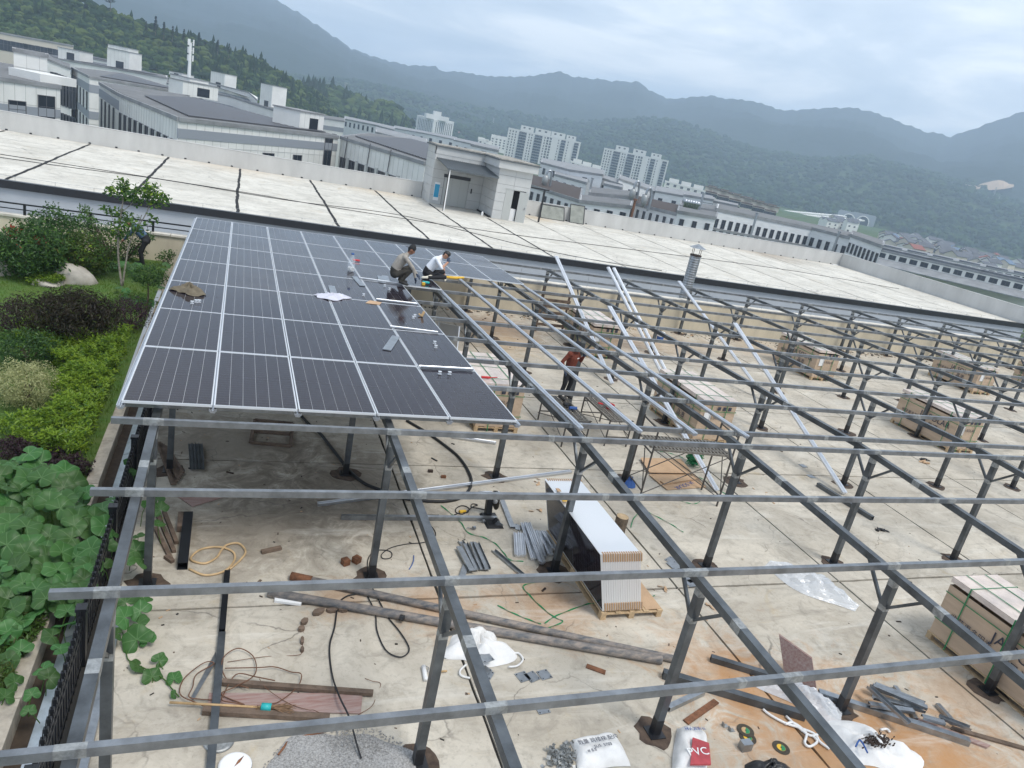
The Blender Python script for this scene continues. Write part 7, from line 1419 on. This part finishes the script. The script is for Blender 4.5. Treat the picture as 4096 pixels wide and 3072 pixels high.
# ------------------------------------------------------------------ garden plants
def G(c, x, y, dz=0.):
    p = F(c, x, y, .3)
    for _ in range(4): p = F(c, x, y, gz(p.x, p.y)+dz)
    return p
def leaves(pts, nrm, size, aspect, name, mats, parent, rg, fold=.25, droop=0., mi=None):
    """one small folded leaf per point"""
    n = len(pts); P = np.asarray(pts); Nn = np.asarray(nrm); Nn = Nn/np.linalg.norm(Nn, axis=1)[:, None]
    t = rg.normal(size=(n, 3)); t -= (t*Nn).sum(1)[:, None]*Nn; t /= np.linalg.norm(t, axis=1)[:, None]; t[:, 2] -= droop; b = np.cross(Nn, t); s = (size*rg.uniform(.6, 1.3, n))[:, None]
    V = np.stack([P, P+t*s*.5+b*s*aspect*.5+Nn*s*fold*.5, P+t*s, P+t*s*.5-b*s*aspect*.5+Nn*s*fold*.5], 1).reshape(-1, 3)
    root = parent
    while root.parent is not None: root = root.parent
    V = V-np.array(root['_o']); me = bpy.data.meshes.new(name); i = np.arange(n)*4
    me.from_pydata(V.tolist(), [], np.concatenate([np.stack([i, i+1, i+2], 1), np.stack([i, i+2, i+3], 1)]).tolist())
    for m in mats: me.materials.append(MT[m])
    if len(mats) > 1: k = rg.choice(len(mats), n, p=mi); me.polygons.foreach_set('material_index', np.concatenate([k, k]).tolist())
    me.update(); return link(name, me, parent)
def clump(c, r, n, rg, hollow=.55, flat=0.):
    d = rg.normal(size=(n, 3)); d /= np.linalg.norm(d, axis=1)[:, None]; f = (hollow**3+(1-hollow**3)*rg.rand(n))**(1/3); lump = 1+.16*np.sin(5*d[:, 0]+3*d[:, 1]*2+c[0])+.10*np.sin(9*d[:, 2]+7*d[:, 0]+c[1])
    P = np.array(c)+d*np.array(r)*(f*lump)[:, None]; N_ = d/np.array(r)+rg.normal(size=(n, 3))*.6/np.mean(r); N_[:, 2] += flat; return P, N_
def shrub(name, base, r, n, size, aspect, mats, label, cat, seed, mi=None, lift=.9, multi=1, stemm='bark', group=None, droop=0.):
    rg = np.random.RandomState(seed); t = thing(name, tuple(base), label, cat, group); m = MB()
    PP, NN = [], []
    for k in range(multi):
        o = np.array([rg.uniform(-.5, .5)*r[0], rg.uniform(-.5, .5)*r[1], rg.uniform(-.25, .25)*r[2]]) if multi > 1 else np.zeros(3); sc = .66 if multi > 1 else 1.
        c = (base.x+o[0], base.y+o[1], base.z+r[2]*lift+o[2]); P, N_ = clump(c, [q*sc for q in r], n//multi, rg); PP.append(P); NN.append(N_)
    P = np.concatenate(PP); N_ = np.concatenate(NN); k = P[:, 2] > base.z+.02; leaves(P[k], N_[k], size, aspect, 'foliage', mats, t, rg, mi=mi, droop=droop)
    for k in range(7): e = Vector((base.x+rg.uniform(-.6, .6)*r[0], base.y+rg.uniform(-.6, .6)*r[1], base.z+r[2]*rg.uniform(.8, 1.4))); m.tube([base-Vector((0, 0, .05)), base.lerp(e, .5)+Vector((0, 0, .05)), e], [.02, .014, .006], 5)
    m.build('stems', stemm, t); return t
B = G('c5', 265, 715); shrub('photinia_shrub', B, (.95, .8, .78), 5200, .115, .45, ['leaf_dark', 'leaf_mid', 'leaf_red'], 'round dark green shrub with red young shoots by the wall', 'shrub', 1, [.7, .295, .005])
B2 = G('c5', 440, 600); shrub('evergreen_shrub', B2, (.8, .6, .85), 3600, .10, .45, ['leaf_dark', 'leaf_mid'], 'dark evergreen shrub behind the red tipped one', 'shrub', 2, [.8, .2])
m_ = None
for c, x, y, lb in (('c5', 105, 350, 'upper'), ('c5', 300, 430, 'lower')):
    p = ay(*px(c, x, y), B.y-.2); rg = np.random.RandomState(int(x)); t = thing('red_shoots', tuple(p-Vector((0, 0, .2))), 'tuft of red young leaves on the round shrub, %s one' % lb, 'shoots'); P, N_ = clump(tuple(p), (.18, .12, .12), 60, rg, .2); leaves(P, N_, .10, .35, 'foliage', ['leaf_red'], t, rg); MB().tube([p-Vector((0, 0, .35)), p], .008, 5).build('stems', 'bark', t)
B = G('c5', 660, 690); shrub('olive_shrub', B, (.85, .7, .62), 3800, .105, .42, ['leaf_olive', 'leaf_mid', 'leaf_lime'], 'round olive green shrub between the dark shrub and the slender tree', 'shrub', 3, [.6, .3, .1])
def rock(c, x, y, rx, ry, h, lb, seed, m_='stone'):
    b = G(c, x, y); rg = random.Random(seed); bm = bmesh.new(); bmesh.ops.create_icosphere(bm, subdivisions=3, radius=1); ph = [rg.uniform(0, 6) for _ in range(6)]
    for v in bm.verts: k = 1+.12*math.sin(3*v.co.x+ph[0])*math.sin(2.5*v.co.y+ph[1])+.08*math.sin(5*v.co.z+4*v.co.x+ph[2])+.04*math.sin(11*v.co.y+ph[3]); v.co = Vector((v.co.x*rx*k, v.co.y*ry*k, max(-.12, v.co.z*h*k)))
    me = bpy.data.meshes.new('rock'); bm.to_mesh(me); bm.free(); me.materials.append(MT[m_]); me.polygons.foreach_set('use_smooth', [True]*len(me.polygons)); link('garden_rock', me, None, (b.x, b.y, b.z), None, lb, 'rock', 'garden rocks')
rock('c5', 600, 750, .52, .4, .47, 'largest pale garden rock in front of the olive shrub', 1); rock('c5', 392, 775, .42, .3, .14, 'flat grey garden rock left of the largest one', 2); rock('c5', 15, 690, .32, .3, .34, 'pale garden rock at the left edge', 4)
# slender tree with several stems
def limb(pts, r0, r1, m): P = spline(pts, 4); k = len(P); m.tube(P, [r0+(r1-r0)*i/(k-1) for i in range(k)], 6)
b = G('c5', 985, 792); Yt = b.y; q = lambda x, y, dy=0: ay(*px('c5', x, y), Yt+dy)
tr = thing('slender_tree', tuple(b), 'slender young tree with pale stems and sparse leaf clumps before the wall', 'tree'); m = MB()
limb([b-Vector((0, 0, .1)), q(955, 600), q(950, 400), q(975, 200), q(990, 90), q(985, -10)], .035, .010, m); limb([b, q(1010, 620), q(1040, 460), q(1100, 330), q(1140, 220)], .030, .01, m); limb([q(1100, 330), q(1180, 200), q(1225, 60), q(1230, -20)], .016, .006, m); limb([q(975, 200), q(1060, 130), q(1110, 60)], .014, .006, m); limb([q(960, 420), q(900, 240), q(860, 190)], .012, .005, m); limb([q(985, 90), q(945, 30), q(935, -20)], .012, .005, m)
m.build('trunk', 'barkpale', tr, smooth=True); rg = np.random.RandomState(5); PP, NN = [], []
for x, y, r_, n in ((960, 20, .26, 150), (1010, 60, .24, 120), (985, -25, .22, 110), (1110, 60, .26, 130), (1160, 20, .24, 130), (1225, 10, .26, 150), (1260, 60, .24, 130), (1300, 100, .24, 130), (1240, 110, .22, 110), (1080, 110, .2, 80), (900, 30, .2, 80), (1330, 85, .16, 60), (860, 170, .16, 60), (930, 200, .22, 90), (1010, 240, .28, 130), (960, 300, .26, 120), (1060, 290, .26, 120), (1120, 330, .22, 90), (1010, 360, .28, 110), (1230, 250, .2, 50), (940, 380, .2, 70)):
    P, N_ = clump(tuple(q(x, y, rg.uniform(-.3, .3))), (r_, r_, r_*.7), n//2, rg, .2, 2.); PP.append(P); NN.append(N_)
leaves(np.concatenate(PP), np.concatenate(NN), .135, .5, 'crown', ['leaf_mid', 'leaf_lime', 'leaf_dark'], tr, rg, mi=[.6, .15, .25])
def looseshrub(name, c, x, y, clumps, lb, seed, trunk, mats=('leaf_dark', 'leaf_mid'), size=.09, n=110):
    b = G(c, x, y); rg = np.random.RandomState(seed); t = thing(name, tuple(b), lb, 'shrub'); m = MB(); PP, NN = [], []
    for (x1, y1, r_) in clumps:
        e = ay(*px(c, x1, y1), b.y+rg.uniform(-.3, .2)); limb([b-Vector((0, 0, .05)), b.lerp(e, .5)+Vector((0, 0, .08)), e], .022, .006, m); P, N_ = clump(tuple(e), (r_, r_, r_*.8), int(n*r_/.25), rg, .2); PP.append(P); NN.append(N_)
    m.build('stems', trunk, t, smooth=True); leaves(np.concatenate(PP), np.concatenate(NN), size, .45, 'foliage', list(mats), t, rg)
looseshrub('loose_shrub', 'c5', 905, 590, [(700, 230, .25), (640, 250, .22), (740, 280, .28), (690, 180, .2), (790, 330, .3), (830, 400, .3), (600, 280, .18), (760, 390, .28), (870, 330, .25), (720, 330, .25)], 'loose leaning shrub against the wall left of the slender tree', 8, 'bark')
looseshrub('wall_shrub', 'c5', 1010, 590, [(930, 480, .3), (1000, 440, .32), (1080, 460, .3), (1110, 520, .28), (960, 540, .3), (1050, 540, .3), (900, 530, .25), (1150, 430, .22), (1200, 400, .2)], 'dark shrub at the wall foot beside the bending person', 9, 'bark')
looseshrub('small_shrub', 'c5', 1330, 640, [(1320, 540, .2), (1370, 530, .2), (1290, 560, .16), (1350, 590, .2), (1385, 560, .14)], 'small thin shrub right of the bending person', 10, 'bark', n=70)
b = G('c5', 1175, 985); t = thing('topiary_tree', tuple(b), 'small clipped tree with a thin trunk beside the panel array', 'tree'); m = MB(); e = ay(*px('c5', 1190, 760), b.y); limb([b, b.lerp(e, .5)+Vector((.03, 0, 0)), e], .028, .018, m); m.build('trunk', 'bark', t, smooth=True); rg = np.random.RandomState(12); P, N_ = clump(tuple(ay(*px('c5', 1190, 705), b.y)), (.52, .42, .30), 1500, rg, .5); leaves(P, N_, .07, .5, 'crown', ['leaf_dark', 'leaf_mid'], t, rg)
# dark maple, purple shrubs, hedge
B = G('c5', 590, 1235); shrub('red_maple', B, (1.25, .95, .62), 9000, .10, .28, ['leaf_maple', 'leaf_olive'], 'wide dark red brown cut leaf maple in the middle of the garden', 'shrub', 14, [.93, .07], 1.05, 5, droop=.35)
B = G('c5', 135, 1160); shrub('purple_shrub', B, (.5, .45, .42), 2200, .05, .5, ['leaf_purple'], 'round purple shrub left of the dark maple', 'shrub', 15)
B = G('c5', 1040, 1130); shrub('purple_shrub', B, (.6, .5, .42), 2400, .05, .5, ['leaf_purple'], 'purple shrub right of the dark maple beside the panels', 'shrub', 16)
B = G('c5', 215, 1430); shrub('glossy_shrub', B, (.62, .55, .42), 2600, .07, .45, ['leaf_dark', 'leaf_mid'], 'dark glossy green shrub behind the cream ball', 'shrub', 17, [.75, .25])
B = G('r1', 195, 345); shrub('cream_ball_shrub', B, (.56, .5, .48), 9000, .036, .6, ['leaf_cream'], 'clipped round shrub with cream and green leaves', 'shrub', 18)
def inpoly(x, y, P):
    r_ = False; j = len(P)-1
    for i in range(len(P)):
        if (P[i][1] > y) != (P[j][1] > y) and x < (P[j][0]-P[i][0])*(y-P[i][1])/(P[j][1]-P[i][1])+P[i][0]: r_ = not r_
        j = i
    return r_
def hedge(name, poly, h, n, size, aspect, mats, label, seed, mi=None):
    rg = np.random.RandomState(seed); xs = [p[0] for p in poly]; ys = [p[1] for p in poly]; PP, NN = [], []; c = (sum(xs)/len(xs), sum(ys)/len(ys)); k = 0
    while k < n:
        x, y = rg.uniform(min(xs), max(xs)), rg.uniform(min(ys), max(ys))
        if not inpoly(x, y, poly): continue
        k += 1; z = gz(x, y)+h*(.8+.25*math.sin(x*5+seed)*math.sin(y*4)+.12*math.sin(x*13)*math.sin(y*11)); nl = 9; a = rg.uniform(0, 6.28, nl); low = rg.rand() < .3
        z0 = z*rg.uniform(.3, .8) if low else z; d = np.stack([np.cos(a)*.5, np.sin(a)*.5, rg.uniform(.2, .9, nl)], 1)
        PP.append(np.array([x, y, z0])+d*.03+np.array([0, 0, 1])*rg.uniform(-.07, .02, nl)[:, None]); NN.append(np.stack([-np.cos(a)*.6+rg.normal(size=nl)*.3, -np.sin(a)*.6+rg.normal(size=nl)*.3, np.full(nl, .8)], 1))
    P, N_ = np.concatenate(PP), np.concatenate(NN); t = thing(name, (c[0], c[1], 0), label, 'hedge'); leaves(P, N_, size, aspect, 'foliage', mats, t, rg, mi=mi)
    m = MB()
    for i in range(60):
        x, y = rg.uniform(min(xs), max(xs)), rg.uniform(min(ys), max(ys))
        if inpoly(x, y, poly): m.tube([(x, y, 0), (x+.03, y, h*.75)], [.01, .005], 4)
    m.build('stems', 'bark', t); return t
W2 = lambda c, L_, z: [tuple(F(c, x, y, z))[:2] for x, y in L_]
hp = W2('c5', [(240, 1200), (700, 1210), (1130, 1180), (1060, 1400), (930, 1640)], .5)+W2('r1', [(850, 420), (780, 640), (560, 690), (260, 620), (60, 560), (0, 430), (350, 420), (470, 150)], .42)+W2('c5', [(480, 1420), (330, 1280)], .5)
hp = [(min(p[0], -2.2), p[1]) for p in hp]
hedge('lime_hedge', hp, .46, 2100, .085, .36, ['leaf_lime', 'leaf_mid'], 'bright lime green hedge of upright leafy shoots along the panels', 21, [.85, .15])
hedge('lime_patch', W2('c5', [(140, 1130), (260, 1060), (400, 1110), (380, 1220), (120, 1250)], .45), .42, 260, .085, .36, ['leaf_lime'], 'lime green shoots showing below the dark maple at the left', 22)
hedge('yellow_bush', W2('c5', [(220, 800), (400, 770), (530, 810), (520, 860), (230, 850)], .3), .22, 240, .10, .3, ['leaf_lime', 'leaf_grass'], 'low yellow green bush between the rocks and the maple', 23)
hedge('purple_groundcover', W2('r1', [(0, 600), (300, 640), (560, 700), (760, 800), (640, 860), (330, 880), (150, 800), (0, 760)], .3), .28, 900, .045, .5, ['leaf_purple', 'leaf_maple'], 'low dark purple groundcover between hedge and pumpkin plants', 24)
hedge('green_groundcover', W2('r5', [(0, 0), (330, 0), (420, 300), (330, 560), (100, 900), (0, 1200)], .1), .16, 700, .07, .3, ['leaf_mid', 'leaf_olive'], 'low green groundcover under the pumpkin leaves', 25)
# grass
rg = np.random.RandomState(31); n = 90000; x = rg.uniform(-11, -2.05, n); y = 5+21.5*rg.rand(n)**1.0; z = np.array([gz(a, b_) for a, b_ in zip(x, y)]); hgt = rg.uniform(.03, .09, n)*(1+.8*(np.sin(x*2.1)*np.sin(y*1.7) > .55)); a = rg.uniform(0, 6.28, n); w = .006
V = np.stack([np.stack([x-w*np.cos(a), y-w*np.sin(a), z-.01], 1), np.stack([x+w*np.cos(a), y+w*np.sin(a), z-.01], 1), np.stack([x+rg.normal(size=n)*.03, y+rg.normal(size=n)*.03, z+hgt], 1)], 1).reshape(-1, 3)
me = bpy.data.meshes.new('grass'); me.vertices.add(3*n); me.vertices.foreach_set('co', V.ravel()); me.loops.add(3*n); me.loops.foreach_set('vertex_index', np.arange(3*n)); me.polygons.add(n); me.polygons.foreach_set('loop_start', np.arange(n)*3); me.update(calc_edges=True); me.materials.append(MT['leaf_grass']); link('grass', me, None, (0, 0, 0), None, 'short green lawn grass in the garden', 'grass', None, 'stuff')
# pumpkin plants: every big leaf its own piece
def leafmesh(seed):
    rg = random.Random(seed); n = 26; m = MB(); m.V.append((0, 0, -.05)); ph = rg.uniform(0, 6); el = rg.uniform(.92, 1.12)
    for k, rr in enumerate((.35, .7, 1.)):
        for i in range(n):
            t_ = -math.pi/2+.28+(2*math.pi-.56)*i/(n-1); lob = 1+.075*math.cos(5*(t_+math.pi/2))*rr+.012*rg.uniform(-1, 1)*k; notch = 1 if 1 < i < n-2 else (.75 if 0 < i < n-1 else (.4 if k == 2 else .6)); r_ = rr*lob*notch
            m.V.append((math.cos(t_)*r_*el, math.sin(t_)*r_, (.02, .07, -.05)[k]+.06*rr*math.sin(3*t_+ph)+.05*rr*math.sin(5*(t_+math.pi/2)+1.57)*(k > 0)))
    for i in range(n-1):
        m.f(0, 1+i, 2+i)
        for k in range(2): a = 1+k*n+i; m.f(a, a+n, a+n+1, a+1)
    return m.mesh('leaf', 'leaf_pumpkin', smooth=True)
LM = [leafmesh(k) for k in range(7)]
def pumpkin(label, spots, seed, stem_to=None):
    rg = random.Random(seed); c = spots[0][0]; t = thing('pumpkin_plant', (c.x, c.y, max(0, gz(c.x, c.y)) if c.x < -2 else 0), label, 'pumpkin plant', 'pumpkin plants'); o = Vector(t['_o']); m = MB()
    for p, s in spots:
        tilt = Vector((rg.gauss(.05, .42), rg.gauss(-.4, .42), 1)).normalized(); qd = tilt.to_track_quat('Z', 'Y'); l = link('leaf', LM[rg.randrange(7)], t, p-o); l.rotation_mode = 'QUATERNION'; l.rotation_quaternion = qd @ Matrix.Rotation(rg.uniform(-1.2, 1.2), 3, 'Z').to_quaternion(); l.scale = (s, s, s)
        g0 = Vector((p.x+rg.uniform(-.1, .1), p.y+rg.uniform(-.1, .1), min(p.z-.05, gz(p.x, p.y) if p.x < -2.05 else max(.02, p.z-.35)))); m.tube([g0, g0.lerp(p, .6)+Vector((rg.uniform(-.03, .03), 0, 0)), p-tilt*.01], .006, 5)
    m.build('petioles', 'leaf_mid', t); return t
rgp = random.Random(4)
def scatter(poly, n, zlo, zhi, sep, smin, smax):
    xs = [p[0] for p in poly]; ys = [p[1] for p in poly]; out = []
    for _ in range(n*60):
        if len(out) >= n: break
        x, y = rgp.uniform(min(xs), max(xs)), rgp.uniform(min(ys), max(ys))
        if not inpoly(x, y, poly) or any((x-p.x)**2+(y-p.y)**2 < sep*sep for p, _ in out): continue
        out.append((Vector((x, y, rgp.uniform(zlo, zhi))), rgp.uniform(smin, smax)))
    return out
pumpkin('big leaved pumpkin plant nearest the hedge, spreading over the lawn edge', scatter(W2('r1', [(0, 760), (180, 730), (420, 800), (640, 1000), (860, 1180), (850, 1420), (400, 1330), (0, 1250)], .5), 54, .30, .66, .165, .13, .21), 1)
pumpkin('big leaved pumpkin plant in the middle of the left edge', scatter(W2('r1', [(0, 1250), (400, 1330), (850, 1420), (800, 1659), (0, 1659)], .5), 42, .24, .6, .165, .13, .20), 2)
pumpkin('big leaved pumpkin plant at the lower left beside the kerb', scatter(W2('r5', [(0, 0), (730, 0), (640, 330), (420, 320), (200, 420), (0, 560)], .4), 40, .25, .48, .15, .12, .19)+[(F('r5', x, y, z), s) for x, y, z, s in ((60, 560, .3, .14), (190, 470, .3, .14), (160, 710, .25, .13), (120, 960, .2, .11), (60, 800, .2, .12), (40, 1080, .2, .1))], 3)
pumpkin('pumpkin vine leaves hanging over the flashing and kerb', [(F('r5', x, y, z), s) for x, y, z, s in ((540, 390, .35, .13), (530, 500, .3, .14), (420, 590, .3, .12), (480, 690, .3, .12), (345, 850, .3, .10), (395, 930, .3, .11), (255, 1065, .25, .08), (230, 1195, .2, .07), (690, 90, .5, .14), (620, 310, .4, .1))], 4)
pumpkin('pumpkin vine climbing the fence behind the left rafter', [(F('r1', x, y, z), s) for x, y, z, s in ((1270, 1100, .5, .10), (1290, 1180, .45, .12), (1275, 1290, .4, .12), (1090, 1510, .5, .15), (1150, 1580, .4, .13), (1010, 1600, .45, .12), (1180, 1140, .5, .08), (1110, 1390, .4, .09), (910, 1085, .5, .1), (900, 1390, .5, .1), (1060, 880, .5, .07), (1020, 800, .5, .06))], 5)
pumpkin('pumpkin vine creeping onto the concrete beside the left post', [(F('r5', x, y, z), s) for x, y, z, s in ((1010, 320, .3, .15), (1005, 440, .25, .14), (1110, 490, .2, .13), (1100, 620, .12, .17), (1130, 390, .2, .13), (950, 570, .2, .09), (1190, 620, .1, .1), (1150, 280, .25, .12), (1110, 830, .06, .10), (1280, 790, .06, .10), (1225, 920, .05, .11), (1400, 935, .05, .10), (1400, 1060, .04, .05))], 6)
rope([F('r5', x, y, .03) for x, y in ((985, 560), (1010, 650), (1025, 770), (1080, 810), (1160, 850), (1240, 890), (1320, 940), (1370, 1000), (1440, 1080))], .008, 'vine_stem', 'leaf_mid', 'green vine stem running over the concrete', 'stem')
pumpkin('pumpkin leaves growing round the foot of the slender tree', [(G('c5', x, y, .18), s) for x, y, s in ((915, 625, .2), (1000, 620, .17), (1070, 640, .18), (1120, 625, .16), (1170, 650, .16), (1080, 690, .17), (1010, 835, .13), (950, 805, .13), (1060, 890, .14), (1000, 890, .12), (1080, 925, .13), (1205, 935, .12), (1340, 625, .15), (1330, 660, .14), (1300, 805, .15), (1150, 915, .11))], 7)
shb = G('c5', 1060, 960); shrub('fern_patch', shb, (.7, .8, .22), 1100, .09, .3, ['leaf_mid', 'leaf_grass'], 'feathery green groundcover round the clipped tree', 'groundcover', 33, None, .5)
for i, (x, y, z) in enumerate(((680, 1380, .45), (665, 1290, .4), (1140, 1075, .5))): p = F('r1', x, y, z); one(MB().lathe([(.006, -.04), (.015, 0), (.05, .03), (.045, .035), (.012, .01)], tuple(p), 7), 'pumpkin_flower', 'yellow', 'orange yellow pumpkin flower, %s' % ['right of the left edge leaves', 'above the other left flower', 'beside the left post'][i], 'flower')
MB().box(-9, -4.6, 13.9, 14.0, .1, .22).build('garden_edging', 'kerb', label='pale stone edging crossing the lawn at the left edge', cat='edging')
